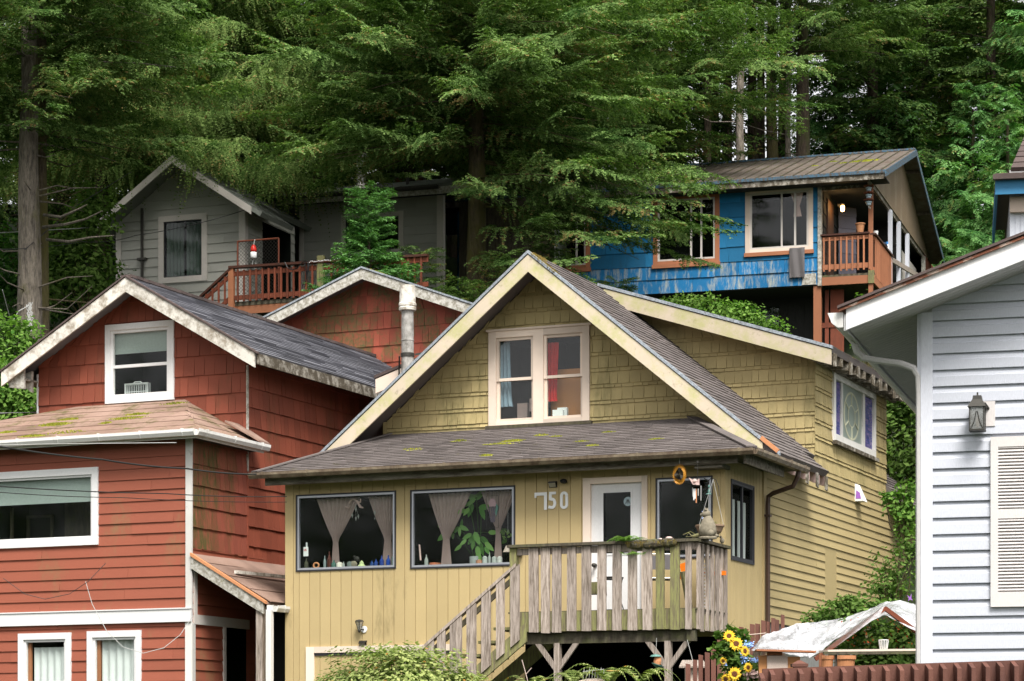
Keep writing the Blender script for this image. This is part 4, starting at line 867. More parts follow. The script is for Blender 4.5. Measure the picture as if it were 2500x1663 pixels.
c = YP(1668, 1395, -.55); t = Thing(YH, 'orange_toy', 'bright orange plastic fan-shaped toy leaning inside the deck railing', 'toy', c); mb = MB(); mb.prism([c + Vector((-.07, 0, -.1)), c + Vector((.02, 0, -.13)), c + Vector((.07, 0, -.02)), c + Vector((.05, 0, .13)), c + Vector((-.06, 0, .10)), c + Vector((-.03, 0, 0))], (0, .03, 0)); t.part('blade', mb, 'orangeplastic'); mb = MB(); mb.tube([c, c + Vector((.06, .1, -.5))], .05, 8); t.part('wooden_stem', mb, 'deckwood_moss')
c = YP(1738, 1400, -.35); mb = MB(); mb.box(c.x - .2, c.x + .2, c.y, c.y + .04, c.z - .03, c.z + .03); single(YH, 'orange_bar', 'orange plastic bar behind the side pickets', 'bar', mb, 'orangeplastic', c)
c = YP(1722, 1480, -.4); mb = MB()
for k in range(14): mb.box(c.x - .05, c.x + .06, c.y, c.y + .02, 3.78 + k * .05, 3.80 + k * .05)
mb.box(c.x - .07, c.x - .05, c.y, c.y + .02, 3.77, 4.5); mb.box(c.x + .06, c.x + .08, c.y, c.y + .02, 3.77, 4.5); single(YH, 'white_rack', 'narrow white slatted rack behind the side pickets', 'rack', mb, 'whiteplastic', c)
mb = MB(); c = YP(1424, 1415, -.3); mb.prism([c + Vector((-.03, 0, -.05)), c + Vector((.02, 0, -.06)), c + Vector((.05, 0, .09)), c + Vector((.0, 0, .10))], (0, .02, 0)); single(YH, 'letter_tray', 'small white tray fixed left of the white door', 'tray', mb, 'whiteplastic', c)
# under the deck
c = at(1605, 1615, 32.2); t = Thing(WORLD, 'bird_feeder', 'teal tilted bird feeder hanging under the deck', 'bird feeder', c)
mb = MB(); mb.lathe(c + Vector((-.02, 0, .06)), [(.075, 0), (.06, .02), (0, .035)], 18, axis=(.05, 0, 1)); t.part('lid', mb, 'teal'); mb = MB(); mb.lathe(c + Vector((0, 0, -.06)), [(.02, -.02), (.08, .01), (.083, .02), (0, .012)], 18, axis=(.35, 0, 1)); t.part('dish', mb, 'teal'); mb = MB(); mb.lathe(c, [(.045, -.04), (.05, 0), (.04, .06)], 12, axis=(.1, 0, 1)); t.part('seed_tube', mb, 'terracotta'); mb = MB(); mb.tube([c + Vector((-.02, 0, .09)), c + Vector((-.01, 0, .3))], .003, 4); t.part('hook', mb, 'wire_pale')
c = at(1693, 1640, 31.5); t = Thing(WORLD, 'bird_house', 'plain wooden nest box with a grey slab roof under the deck', 'bird house', c)
mb = MB(); mb.box(c.x - .10, c.x + .10, c.y - .1, c.y + .1, c.z - .14, c.z + .06); t.part('box', mb, 'plywood'); mb = MB(); mb.prism([c + Vector((-.19, -.18, .04)), c + Vector((.17, -.18, .04)), c + Vector((.13, .14, .13)), c + Vector((-.13, .14, .13))], (0, 0, .02)); t.part('roof', mb, 'deckwood'); mb = MB(); mb.tube([c + Vector((0, 0, .1)), c + Vector((-.07, .1, .4))], .003, 4); t.part('wire', mb, 'wire_pale'); mb = MB(); mb.lathe(c + Vector((0, -.101, -.03)), [(.02, 0), (.02, .002), (0, .002)], 12, axis=(0, -1, 0)); t.part('entrance_hole', mb, 'black')
mb = MB(); c = at(1455, 1690, 31.5); mb.blob(c, .34, .3, .17, .05, 18, 10); single(WORLD, 'boulder', 'rounded cream boulder among ferns below the deck', 'boulder', mb, 'aggregate', c, smooth=True)
for px, py, L, s in ((1487, 1672, .62, 1), (1400, 1672, .45, 2), (1565, 1672, .5, 5), (1300, 1690, .5, 6)):
    c = at(px, py, 31.2); mb = MB(); fern(mb, c, 11, L, .95, random.Random(s * 7), .22); single(WORLD, 'fern', {1: 'large upright fern behind the cream boulder', 2: 'low fern left of the cream boulder', 5: 'fern between the boulder and the right deck post', 6: 'fern below the foot of the stairs'}[s], 'fern', mb, 'leaf_bush', c, group='ferns below the deck')
mb = MB(); c = at(1445, 1640, 31.3)
for x in range(-3, 5): mb.tube([c + Vector((x * .035, 0, -.1)), c + Vector((x * .035 + .01, .02, .02 + .03 * (x % 2)))], .003, 4)
mb.tube([c + Vector((-.11, 0, 0)), c + Vector((.15, 0, .03))], .003, 4); single(WORLD, 'wire_edging', 'thin wire garden edging above the cream boulder', 'edging', mb, 'wire_pale', c)
mb = MB(); c = at(1290, 1670, 31.4); mb.tube([c, c + Vector((-.03, 0, .12)), c + Vector((-.08, 0, .3))], .005, 5); mb.tube([c + Vector((-.03, 0, .12)), c + Vector((.04, 0, .2))], .004, 4); single(WORLD, 'bare_twig', 'pale bare forked twig in the dark under the stairs', 'twig', mb, 'pebble', c)
# ---- window sill ornaments
sz1 = 4.60
def bottle(px, h, r, mat, lb, win=0, Fv=.09, neck=.35, name='bottle', cat='bottle'):
    u = hv(YH, px, 1380, Fv)[0]; mb = MB(); z0 = 4.592 if px < 990 else 4.582
    mb.lathe((u, Fv, z0), [(r * .9, 0), (r, .01), (r, h * (1 - neck) * .85), (r * .35, h * (1 - neck * .6)), (r * .3, h), (0, h)], 12); single(YH, name, lb, cat, mb, mat, (u, Fv, z0), group='ornaments on the porch window sills')
gm = lambda n, c: plain(n, c, .12)
for px, h, r, c, lb in ((748, .17, .035, (.05, .05, .03), 'dark bottle at the left end of the left porch window'), (793, .20, .022, (.2, .24, .24), 'slim clear bottle under the left curtain'), (804, .26, .034, (.07, .022, .015), 'brown bottle under the left curtain'), (815, .13, .04, (.06, .12, .10), 'squat green flask right of the brown bottle'), (839, .10, .018, (.3, .32, .3), 'tiny clear vial beside the white mug'), (908, .10, .03, (.02, .05, .16), 'small blue bottle left of the blue cluster'), (918, .12, .03, (.02, .05, .2), 'second blue bottle of the blue cluster'), (932, .17, .034, (.015, .04, .2), 'tallest blue bottle of the cluster'), (948, .17, .034, (.015, .05, .25), 'blue bottle at the right end of the cluster'), (963, .23, .045, (.14, .2, .17), 'large pale green bottle at the right window edge'), (1041, .17, .03, (.28, .3, .28), 'ridged clear bottle in the right porch window'), (1195, .17, .02, (.3, .32, .3), 'slim clear bottle beside the jars')):
    bottle(px, h, r, gm('bottle_glass', c), lb)
for px, h, r, c, lb, nm in ((829, .095, .05, (.62, .58, .50), 'white mug on the left porch window sill', 'mug'), (854, .10, .045, (.12, .14, .13), 'round dark glass jar beside the white mug', 'jar'), (1184, .12, .04, (.35, .37, .35), 'clear jar left of the slim bottle', 'jar'), (1207, .11, .04, (.33, .35, .33), 'clear jar right of the slim bottle', 'jar'), (1220, .11, .04, (.45, .45, .42), 'pale jar at the right end of the sill', 'jar'), (1170, .07, .05, (.35, .17, .1), 'low clay pot on the right window sill', 'pot'), (1062, .05, .09, (.28, .10, .05), 'low orange dish on the right window sill', 'dish')):
    bottle(px, h, r, gm('sill_ornament', c), lb, neck=.02, name=nm, cat=nm)
def sillbox(px, name, lb, f, mat, cat=None):
    u = hv(YH, px, 1380, .09)[0]; z0 = 4.592 if px < 990 else 4.582; mb = MB(); f(mb, u, .09, z0); single(YH, name, lb, cat or name.replace('_', ' '), mb, mat, (u, .09, z0), group='ornaments on the porch window sills')
sillbox(772, 'ring_ornament', 'orange ring ornament on the left sill', lambda mb, u, v, z: mb.tube([(u + .045 * math.cos(i * .4488), v, z + .055 + .04 * math.sin(i * .4488)) for i in range(15)], .014, 6, cap=False), 'terracotta')
sillbox(883, 'dish_cover', 'pale green lidded dish on the left sill', lambda mb, u, v, z: mb.lathe((u, v, z), [(.06, 0), (.065, .02), (.035, .05), (.03, .08), (.01, .1), (0, .11)], 14), plain('pale_green_ceramic', (.42, .48, .24), .3), 'dish')
sillbox(863, 'shell_ornament', 'rounded stone shell on the left sill', lambda mb, u, v, z: mb.blob((u, v, z + .05), .06, .03, .055, .1), 'stone')
sillbox(866, 'raven_figurine', 'small dark raven figurine on the left sill', lambda mb, u, v, z: (mb.blob((u + .02, v + .03, z + .14), .045, .02, .035, .03), mb.blob((u - .02, v + .03, z + .175), .018, .015, .016, .03), mb.poly([(u - .035, v + .03, z + .18), (u - .06, v + .03, z + .17), (u - .033, v + .03, z + .165)]), mb.poly([(u + .05, v + .03, z + .14), (u + .1, v + .03, z + .08), (u + .04, v + .03, z + .115)]), mb.tube([(u + .01, v + .03, z + .11), (u + .01, v + .03, z)], .006, 4)), 'darkmetal', 'figurine')
sillbox(747, 'ice_figure', 'white paper tag with red and blue letters on a bottle', lambda mb, u, v, z: (mb.fbox(F0, u - .04, u + .035, z + .19, z + .33, -.06, -.055), mb.tube([(u, v - .02, z + .33), (u, v - .02, z + .43)], .012, 6)), 'whiteplastic', 'tag') if False else None
u = hv(YH, 748, 1380, .06)[0]; t = Thing(YH, 'paper_tag', 'white candle with a small lettered card at the left of the left porch window', 'candle', (u, .06, 4.77))
mb = MB(); mb.fbox(F0, u - .045, u + .035, 4.79, 4.93, -.06, -.052); t.part('card', mb, 'whiteplastic'); mb = MB(); mb.tube([(u, .07, 4.80), (u, .07, 5.0)], .013, 6); t.part('candle', mb, 'whiteplastic')
mb = MB(); stroke(mb, F0, [(u - .034, 4.90), (u - .034, 4.872), (u - .018, 4.872), (u - .018, 4.90)], .005, -.05, -.047); stroke(mb, F0, [(u + .004, 4.90), (u - .01, 4.90), (u - .01, 4.887), (u + .004, 4.887), (u + .004, 4.872), (u - .01, 4.872)], .005, -.05, -.047); t.part('card_letters', mb, 'redplastic')
# hanging antler-like driftwood and crystals
P = lambda px, py, v=.12: Vector((hv(YH, px, py, v)[0], v, hv(YH, px, py, v)[1]))
mb = MB(); mb.tube([P(852, 1230), P(856, 1222), P(864, 1218), P(872, 1224), P(880, 1238), P(887, 1240)], [.012, .018, .017, .018, .02, .008], 7); mb.tube([P(872, 1226), P(880, 1226), P(880, 1218)], .012, 6); mb.tube([P(843, 1237), P(852, 1240), P(855, 1234)], .012, 6); single(YH, 'antler_mobile', 'twisted driftwood branch hanging in the left porch window', 'mobile', mb, 'pinkcloth', P(865, 1222))
mb = MB()
for px, py in ((860, 1258), (869, 1265), (875, 1260), (869, 1243)): c = P(px, py, .1); mb.lathe(c, [(0, -.05), (.014, 0), (0, .03)], 5); mb.tube([c, P(868, 1230, .1)], .0015, 3)
single(YH, 'crystal_mobile', 'cluster of clear crystal drops under the driftwood branch', 'mobile', mb, 'wire_pale', P(868, 1232))
mb = MB(); c = P(915, 1252, .1); mb.lathe(c, [(0, -.045), (.02, 0), (0, .045)], 8); mb.tube([c, P(915, 1215, .1)], .0015, 3); mb.lathe(P(915, 1266, .1), [(0, -.02), (.009, 0), (0, .02)], 6); single(YH, 'glass_drop', 'oval glass drop hanging before the right curtain of the left window', 'suncatcher', mb, 'wire_pale', c)
c = P(1202, 1230, .12); t = Thing(YH, 'jellyfish_suncatcher', 'pink stained glass jellyfish panel hanging in the right porch window', 'suncatcher', c)
mb = MB(); mb.prism([c + Vector((.06 * math.cos(x), 0, .09 * math.sin(x) - .01)) for x in [math.pi * i / 8 for i in range(9)]] + [c + Vector((-.05, 0, -.04)), c + Vector((.05, 0, -.04))][::1], (0, .006, 0)) ; t.part('pink_bell', mb, plain('pink_glass', (.50, .30, .34), .3, scale=50))
mb = MB()
for k in range(5): x0 = -.05 + k * .025; mb.tube([c + Vector((x0, 0, -.04)), c + Vector((x0 + .02 * math.sin(k), 0, -.12)), c + Vector((x0 * .5 + .01, 0, -.27))], .009, 5)
t.part('tentacles', mb, plain('violet_glass', (.10, .07, .10), .3)); mb = MB(); mb.prism([c + Vector((.06, 0, 0)), c + Vector((.10, 0, -.05)), c + Vector((.06, 0, -.20)), c + Vector((.04, 0, -.1))], (0, .005, 0)); t.part('green_glass', mb, 'teal')
mb = MB(); mb.ring(front(.12), c.x - .1, c.x + .1, c.z - .36, c.z + .12, .004, -.003, .003); t.part('frame', mb, 'darkmetal')
# big houseplant
lv = [(660 + 310, 0)]
c0 = P(1160, 1370, .22); t = Thing(YH, 'house_plant', 'large leafy umbrella plant in a glass pot inside the right porch window', 'plant', c0)
mb = MB(); stems = MB()
clusters = [((1163, 1215), [(1150, 1213, 18), (1172, 1208, 19), (1150, 1226, 14), (1140, 1232, 12)]), ((1148, 1240), [(1125, 1249, 13), (1138, 1250, 12), (1148, 1246, 18)]), ((1175, 1240), [(1185, 1238, 18), (1178, 1253, 18)]), ((1100, 1293), [(1085, 1289, 19), (1083, 1308, 21), (1100, 1275, 15), (1105, 1305, 12)]), ((1122, 1285), [(1112, 1295, 14), (1122, 1299, 12), (1133, 1290, 14), (1127, 1277, 11)]), ((1160, 1300), [(1165, 1315, 18), (1185, 1322, 17), (1150, 1318, 15), (1195, 1335, 16), (1175, 1340, 19), (1168, 1352, 19), (1140, 1310, 14), (1190, 1345, 12), (1155, 1330, 15), (1130, 1325, 12), (1118, 1338, 12), (1205, 1300, 14), (1172, 1365, 14)])]
rg = random.Random(11)
for (cx, cy), ls in clusters:
    cp = P(cx, cy, .2); stems.tube([c0, c0 + (cp - c0) * .5 + Vector((.04, 0, 0)), cp], .005, 5)
    for (lx, ly, ln) in ls:
        q = P(lx, ly, .16 + rg.uniform(0, .1)); l = ln / 168 * 1.05; d = (q - cp); d.y = 0; d = d.normalized() if d.length > .001 else Vector((0, 0, -1)); s = Vector((-d.z, rg.uniform(-.3, .3), d.x)).normalized(); rv = rg.random()
        b0 = q - d * l; pts = []
        for sg in (1, -1):
            for (f, wd) in ((0, 0), (.25, .30), (.6, .40), (1.1, .38), (1.6, .22)) if sg == 1 else ((2.0, 0), (1.6, .22), (1.1, .38), (.6, .40), (.25, .30)): pts.append(b0 + d * (l * f) + s * (sg * wd * l))
        mb.poly(pts, rv); stems.tube([cp, b0], .003, 4)
t.part('leaves', mb, 'leaf_house'); t.part('stems', stems, 'leaf_dark'); pm = MB(); pm.lathe((c0.x, c0.y, 4.58), [(.07, 0), (.085, .02), (.085, .13), (.08, .13), (.08, .02), (0, .02)], 16); t.part('pot', pm, gm('pot_glass', (.3, .32, .31)))
c = P(1234, 1345, .14); t = Thing(YH, 'trailing_plant', 'small trailing plant beside a pebbled lampshade at the right window edge', 'plant', c); mb = MB(); 
for k in range(16): p = P(rg.uniform(1224, 1250), rg.uniform(1290, 1325), .15); l = rg.uniform(.03, .05); a = rg.uniform(0, 6.28); d = Vector((math.cos(a), 0, math.sin(a))) * l; s = Vector((-d.z, 0, d.x)) * .6; mb.poly([p - d, p + s, p + d, p - s])
t.part('leaves', mb, 'leaf_mid'); mb = MB(); mb.tube([P(1240, 1240, .15), P(1240, 1300, .15)], .003, 4); t.part('cord', mb, 'wire_pale')
c = P(1240, 1340, .14); mb = MB(); mb.lathe(c, [(.075, -.05), (.03, .045), (0, .05)], 14); single(YH, 'lampshade', 'speckled cone lampshade at the right window edge', 'lampshade', mb, 'aggregate', c)
mb = MB(); mb.tube([P(1024, 1330, .1), P(1027, 1368, .1)], [.012, .014], 8); single(YH, 'candle', 'striped red candle at the left of the right porch window', 'candle', mb, 'pinkcloth', P(1027, 1368, .1))
# ================================================================= RED HOUSE
RH = Place(466, 39, -23.8)
rh = Thing(RH, 'red_house', 'red house with peeling white rake boards and front bay under a mossy brown hip roof', 'house', (-2, 1, 2.4))
VB = 1.727
RW = (-3.75, -1.66, 5.055, 6.268); RA = (-3.150, -2.16, 2.2, 3.694); RB = (-1.863, -.874, 2.2, 3.705)
mb = MB(); sh = [(-6.5, 4.02), (0, 4.02), (0, 6.66), (-6.5, 6.66)]; panel(mb, F0, sh, [RW]); clad(mb, F0, sh, [RW], course=.1685, t=.019, width=(2.4, 4.2), gap=.004, jag=.0015)
sh = [(-6.5, 1.9), (0, 1.9), (0, 3.82), (-6.5, 3.82)]; panel(mb, F0, sh, [RA, RB]); clad(mb, F0, sh, [RA, RB], course=.1685, t=.019, width=(2.4, 4.2), gap=.004, jag=.0015)
rh.part('lap_siding_wall', mb, 'red_lap')
mb = MB(); mb.fbox(F0, -6.5, .03, 3.814, 4.012, 0, .06); mb.fbox(F0, -6.5, .035, 4.012, 4.03, 0, .075); rh.part('belt_board', mb, 'white')
mb = MB(); mb.fbox(F0, -.075, .035, 4.03, 6.64, 0, .035); rh.part('corner_board', mb, 'white_worn'); mb = MB(); mb.fbox(F0, -.085, .035, 1.9, 3.814, 0, .03); mb.box(.0, .03, -.02, .09, 1.9, 3.8); rh.part('corner_board', mb, 'white_worn')
# side wall shingles (bay side + main side share one plane)
mb = MB(); sh = [(0, 4.85), (VB, 4.85), (VB, 6.66), (0, 6.66)]; panel(mb, S0, sh); clad(mb, S0, [(0, 4.95), (VB, 4.95), (VB, 6.66), (0, 6.66)], course=.326, t=.022, width=(.11, .20), jag=.004)
rh.part('bay_side_wall', mb, 'red_shingle_mossy')
mb = MB(); sh = [(VB, 4.80), (9.5, 4.80), (9.5, 8.05), (VB, 8.05)]; panel(mb, S0, [(0, 1.9), (9.5, 1.9), (9.5, 8.05), (VB, 8.05), (VB, 4.8), (0, 4.8)][:4] if False else [(VB, 1.9), (9.5, 1.9), (9.5, 8.05), (VB, 8.05)])
clad(mb, S0, sh, course=.318, t=.022, width=(.10, .24), jag=.004)
mb.fbox(S0, VB - .02, VB + .03, 4.8, 8.0, 0, .02)
rh.part('side_wall', mb, 'red_shingle')
mb = MB(); sh = [(.03, 1.9), (VB + .6, 1.9), (VB + .6, 4.95), (.03, 4.95)]; panel(mb, S0, sh, [(1.0, 1.7, 1.9, 3.8)]); clad(mb, S0, sh, [(1.0, 1.7, 1.9, 3.8)], course=.1685, t=.018); rh.part('passage_wall', mb, 'red_lap')
mb = MB(); mb.fbox(S0, .05, 1.75, 3.78, 3.93, 0, .035); mb.fbox(S0, .05, .14, 3.93, 4.7, 0, .035); mb.fbox(S0, .95, 1.02, 1.9, 3.78, 0, .035); rh.part('passage_trim', mb, 'grey_trim')
# gable
FGR = front(VB); gw_ = (-2.645, -1.337, 7.53, 8.82)
AU, AZ = -1.96, 9.50; zr = lambda u: AZ - .575 * abs(u - AU)
mb = MB(); sh = [(-3.96, 6.3), (0, 6.3), (0, zr(0) - .12), (AU, AZ - .12), (-3.96, zr(-3.96) - .12)]; panel(mb, FGR, sh, [gw_]); clad(mb, FGR, sh, [gw_], course=.318, t=.022, width=(.12, .24), jag=.004)
rh.part('gable_wall', mb, 'red_shingle')
mb = MB(); mb.fbox(FGR, -3.99, -3.96, 6.3, 8.1, -.03, .02); rh.part('corner_strip', mb, 'white'); mb = MB(); mb.fbox(FGR, -.002, .022, 6.3, 8.0, -.02, .022); rh.part('corner_strip', mb, 'fascia_mid')
panel_ = MB(); panel(panel_, lside(-3.96), [(-9.5, 1.9), (-VB, 1.9), (-VB, 8.2), (-9.5, 8.2)]); panel(panel_, Frame((0, 9.5, 0), (-1, 0, 0), (0, 0, 1), (0, 1, 0)), [(0, 1.9), (3.96, 1.9), (3.96, 8.2), (1.96, 9.3), (0, 8.2)]); panel(panel_, lside(-6.5), [(-3, 1.9), (0, 1.9), (0, 6.7), (-3, 6.7)]); rh.part('rear_wall', panel_, 'red_lap')
roof_plane(rh, 'main_roof', 'roof_grey', (.45, VB - .46, zr(.45)), (.45, 9.9, zr(.45)), (AU, VB - .46, AZ), (AU, 9.9, AZ), course=.125, width=(.4, .9), t=.02)
roof_plane(rh, 'main_roof', 'roof_grey', (-4.38, 9.9, zr(-4.38)), (-4.38, VB - .46, zr(-4.38)), (AU, 9.9, AZ), (AU, VB - .46, AZ), width=None)
mb = MB()
for v in (VB - .42, 0): pass
for i in range(60): v0 = VB - .47 + i * .17; mb.box(AU - .10, AU + .10, v0, v0 + .19, AZ - .03 + .004 * (i % 2), AZ + .018 + .004 * (i % 2))
rh.part('ridge_cap', mb, 'roof_dark')
rf = rake(rh, 'rake_board', 'fascia_peel', VB - .50, VB - .465, AU, AZ, .42, zr(.42), .23, .03)
rake(rh, 'rake_board', 'fascia_peel', VB - .50, VB - .465, -4.36, zr(-4.36), AU, AZ, .23, .03)
rake(rh, 'roof_edge', 'roof_dark', VB - .52, VB - .44, AU, AZ, .47, zr(.47), .03, -.012); rake(rh, 'roof_edge', 'roof_dark', VB - .52, VB - .44, -4.4, zr(-4.4), AU, AZ, .03, -.012)
mb = MB(); mb.prism([(.43, VB - .45, zr(.43) - .03), (.43, 9.8, zr(.43) - .03), (.43, 9.8, zr(.43) - .20), (.43, VB - .45, zr(.43) - .20)], (.035, 0, 0)); rh.part('eave_fascia', mb, 'fascia_dark')
mb = MB(); mb.prism([(-4.35, VB - .42, zr(-4.35) - .05), (-3.97, VB - .42, zr(-4.0) - .12), (-3.97, VB - .42, zr(-4.3) - .35), (-4.25, VB - .42, zr(-4.35) - .28)], (0, .05, 0)); mb.prism([(-4.33, VB - .2, zr(-4.35) - .1), (-3.97, VB - .2, zr(-4.0) - .2), (-3.97, VB - .2, zr(-4.3) - .38)], (0, .06, 0)); mb.box(-4.3, -3.97, VB - .4, VB + 1, zr(-4.3) - .2, zr(-4.3) - .17); rh.part('eave_return', mb, 'fascia_mid')
# hip roof of the bay
ez2, ov = 6.72, .28; tz = 7.52; tu = -1.15; LWb = math.hypot(VB + ov, tz - ez2)
Fb = Frame((0, -ov, ez2), (1, 0, 0), (0, VB + ov, tz - ez2), (0, -(tz - ez2), VB + ov)); qs = [(-6.9, 0), (.27, 0), (tu, LWb), (-3.2, LWb)]
mb = MB(); clad(mb, Fb, qs, course=.33, t=.008, width=(1.2, 2.4), jag=.004, gap=.004); panel(mb, Fb, qs)
Fb2 = Frame((.27, 0, ez2), (0, 1, 0), (tu - .27, 0, tz - ez2), (tz - ez2, 0, .27 - tu)); l4 = math.hypot(tu - .27, tz - ez2); q2 = [(-ov, 0), (1.80, 0), (1.80, l4 * .33), (VB, l4)]
clad(mb, Fb2, q2, course=.30, t=.008, width=(.7, 1.4)); panel(mb, Fb2, q2); mb.prism([(.27, -ov, ez2 - .02), (.27, 1.8, ez2 - .02), (0, 1.8, ez2 - .02), (-6.9, 0, ez2 - .02), (-6.9, -ov, ez2 - .02)], (0, 0, -.02))
mb.prism([(.31, 1.80, ez2 - .03), (.31, 1.82, ez2 + .02), (-.12, 1.82, ez2 + .22), (-.12, 1.80, ez2 + .1)], (0, -.5, .0)) if False else None
rh.part('bay_roof', mb, 'roof_brown')
mb = MB(); mb.prism([(.35, 1.84, ez2 + .00), (.35, 1.50, ez2 + .02), (-.16, 1.30, ez2 + .33), (-.16, 1.84, ez2 + .33)], (0, 0, .03)); rh.part('roof_flap', mb, 'roof_brown_clean')
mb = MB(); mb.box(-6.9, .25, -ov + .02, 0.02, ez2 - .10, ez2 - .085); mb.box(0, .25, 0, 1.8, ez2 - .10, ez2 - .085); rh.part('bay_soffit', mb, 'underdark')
moss_clumps(rh, 'roof_moss', Fb, [(hv(RH, 95, 1065, .1)[0], .22, .20, .05, 420), (hv(RH, 45, 1055, .6)[0], .6, .15, .06, 160), (hv(RH, 160, 1030, .9)[0], .95, .25, .12, 360), (hv(RH, 185, 1022, 1.1)[0], 1.25, .16, .06, 260), (hv(RH, 310, 1028, .7)[0], 1.05, .3, .08, 300), (hv(RH, 340, 1015, 1)[0], 1.3, .2, .06, 160), (hv(RH, 270, 1045, .6)[0], .8, .1, .08, 120), (-2.3, .35, .3, .1, 70), (hv(RH, 10, 1065, .3)[0], .3, .1, .05, 120), (-1.2, 1.9, .2, .08, 80)])
mb = MB(); gutter(mb, (-6.9, -ov - .02, ez2 + .0), (.29, -ov - .02, ez2 + .0), .11, .10); gutter(mb, (.27, -ov - .10, ez2), (.27, 1.83, ez2), .11, .10, (1, 0, 0)); mb.fbox(front(-ov + .01), -6.9, .25, ez2 - .13, ez2 - .02, 0, .02); mb.box(.25, .27, -ov, 1.8, ez2 - .13, ez2 - .02); rh.part('bay_gutter', mb, 'gutter_white')
# windows
def simple_window(T, F, Q, tw, trim, sash='white', st=.04, glass='glass', depth=1.0, mull=(), rails=(), back='darkroom', label=None, tn=.04, interior=True):
    a, b, c, d = Q; mb = MB(); mb.ring(F, a, b, c, d, tw, -.03, tn); w_ = T.part('window', mb, trim, label=label)
    a, b, c, d = a + tw, b - tw, c + tw, d - tw
    mb = MB(); mb.ring(F, a, b, c, d, st, -.04, .012)
    for m in mull: mb.fbox(F, m - st * .45, m + st * .45, c + st, d - st, -.035, .008)
    for r_ in rails: mb.fbox(F, a + st, b - st, r_ - st * .5, r_ + st * .5, -.03, .006)
    T.part('sash', mb, sash, w_); mb = MB(); mb.frect(F, a + .02, b - .02, c + .02, d - .02, -.02); T.part('pane', mb, glass, w_)
    if interior: mb = MB(); room(mb, F, a, b, c, d, depth); T.part('interior', mb, back, w_)
    return w_
rw = simple_window(rh, F0, RW, .11, 'white', st=.035); mb = MB(); mb.frect(F0, -3.6, -1.80, 5.76, 6.14, -.07); mb.fbox(F0, -3.6, -1.80, 5.745, 5.765, -.08, -.06); rh.part('blind', mb, 'blind', rw)
mb = MB(); mb.fbox(F0, -3.64, -3.60, 5.2, 5.75, -.5, -.45); mb.ring(F0, -3.6, -3.1, 5.1, 5.66, .04, -.9, -.85); mb.fbox(F0, -2.9, -2.35, 5.05, 6, -1.0, -.9); rh.part('room_furniture', mb, 'deckwood_dark', rw)
gwr = simple_window(rh, FGR, gw_, .095, 'white', st=.05, rails=(8.13,)); mb = MB(); mb.frect(FGR, -2.53, -1.45, 8.36, 8.72, -.07); mb.fbox(FGR, -2.53, -1.45, 8.345, 8.365, -.08, -.06); rh.part('blind', mb, 'blind', gwr)
for Q in (RA, RB):
    w_ = simple_window(rh, F0, Q, .10, 'white', st=.04, rails=(2.92,) if Q is RA else (2.82,)); rh.part('curtain', drape(F0, Q[0] + (.22 if Q is RA else .2), Q[1] - .12, 2.0, Q[3] - (.22 if Q is RA else .13), -.10, 5, .014), 'curtain_white', w_)
    mb = MB(); mb.fbox(F0, Q[0] + .13, Q[0] + .19, 2.0, Q[3] - .14, -.09, -.05); rh.part('inner_jamb', mb, 'stainwood', w_)
# box fan in the gable window
t = Thing(RH, 'box_fan', 'white box fan standing inside the upper gable window of the red house', 'fan', (-2.2, VB + .2, 7.62))
mb = MB(); cx_, cz_ = -2.18, 7.75; mb.ring(FGR, -2.42, -1.98, 7.60, 7.88, .02, -.30, -.2); t.part('housing', mb, 'whiteplastic'); mb = MB()
for i in range(12): mb.fbox(FGR, -2.40 + i * .034, -2.392 + i * .034, 7.61, 7.87, -.205, -.2)
mb.fbox(FGR, -2.4, -2.0, 7.735, 7.745, -.21, -.206); t.part('grille', mb, 'whiteplastic'); mb = MB(); mb.tube([FGR.p(-2.28, 7.88, -.25), FGR.p(-2.26, 7.905, -.25), FGR.p(-2.14, 7.905, -.25), FGR.p(-2.12, 7.88, -.25)], .008, 5); t.part('handle', mb, 'whiteplastic')
# lean-to between the houses
lt = Thing(RH, 'lean_to_roof', 'sagging brown felt lean-to roof on posts between the red and yellow houses', 'porch roof', (.7, .8, 2.4))
mb = MB(); mb.prism([(.01, -.02, 4.86), (1.36, -.02, 4.07), (1.45, 2.6, 4.10), (.01, 3.4, 4.90)], (0, 0, -.04)); Fl = Frame((1.40, 0, 4.08), (0, 1, 0), (-1.39, 0, .79), (.79, 0, 1.39)); clad(mb, Fl, [(0, 0), (2.6, 0), (3.0, 1.58), (0, 1.58)], course=.42, t=.012, width=(1.0, 2.2)); lt.part('roof', mb, 'roof_brown_clean')
mb = MB(); mb.prism([(.03, -.06, 4.82), (1.30, -.06, 4.07), (1.30, -.06, 3.90), (.03, -.06, 4.63)], (0, .045, 0)); lt.part('rake_board', mb, 'fascia_mid'); mb = MB(); mb.prism([(.03, -.08, 4.87), (1.35, -.08, 4.09), (1.35, -.08, 4.05), (.03, -.08, 4.82)], (0, .07, 0)); lt.part('rusty_flashing', mb, 'terracotta')
mb = MB(); mb.beam((.62, .3, 4.58), (.72, 3.0, 4.62), .06, .05); lt.part('ledge_strip', mb, 'fascia_peel')
mb = MB(); mb.box(1.16, 1.27, -.03, .10, 1.9, 4.02); lt.part('post', mb, 'deckwood'); mb = MB(); gutter(mb, (1.47, -.06, 4.02), (1.47, 2.6, 4.05), .09, .09, (1, 0, 0)); mb.box(1.36, 1.47, -.05, -.03, 3.95, 4.03); lt.part('gutter', mb, 'gutter_white'); mb = MB(); mb.box(1.37, 1.46, -.10, -.02, 1.9, 3.96); lt.part('downspout', mb, 'gutter_white')
mb = MB(); mb.box(.0, 2.2, 2.3, 2.35, 1.9, 4.3); lt.part('back_wall', mb, 'underdark')
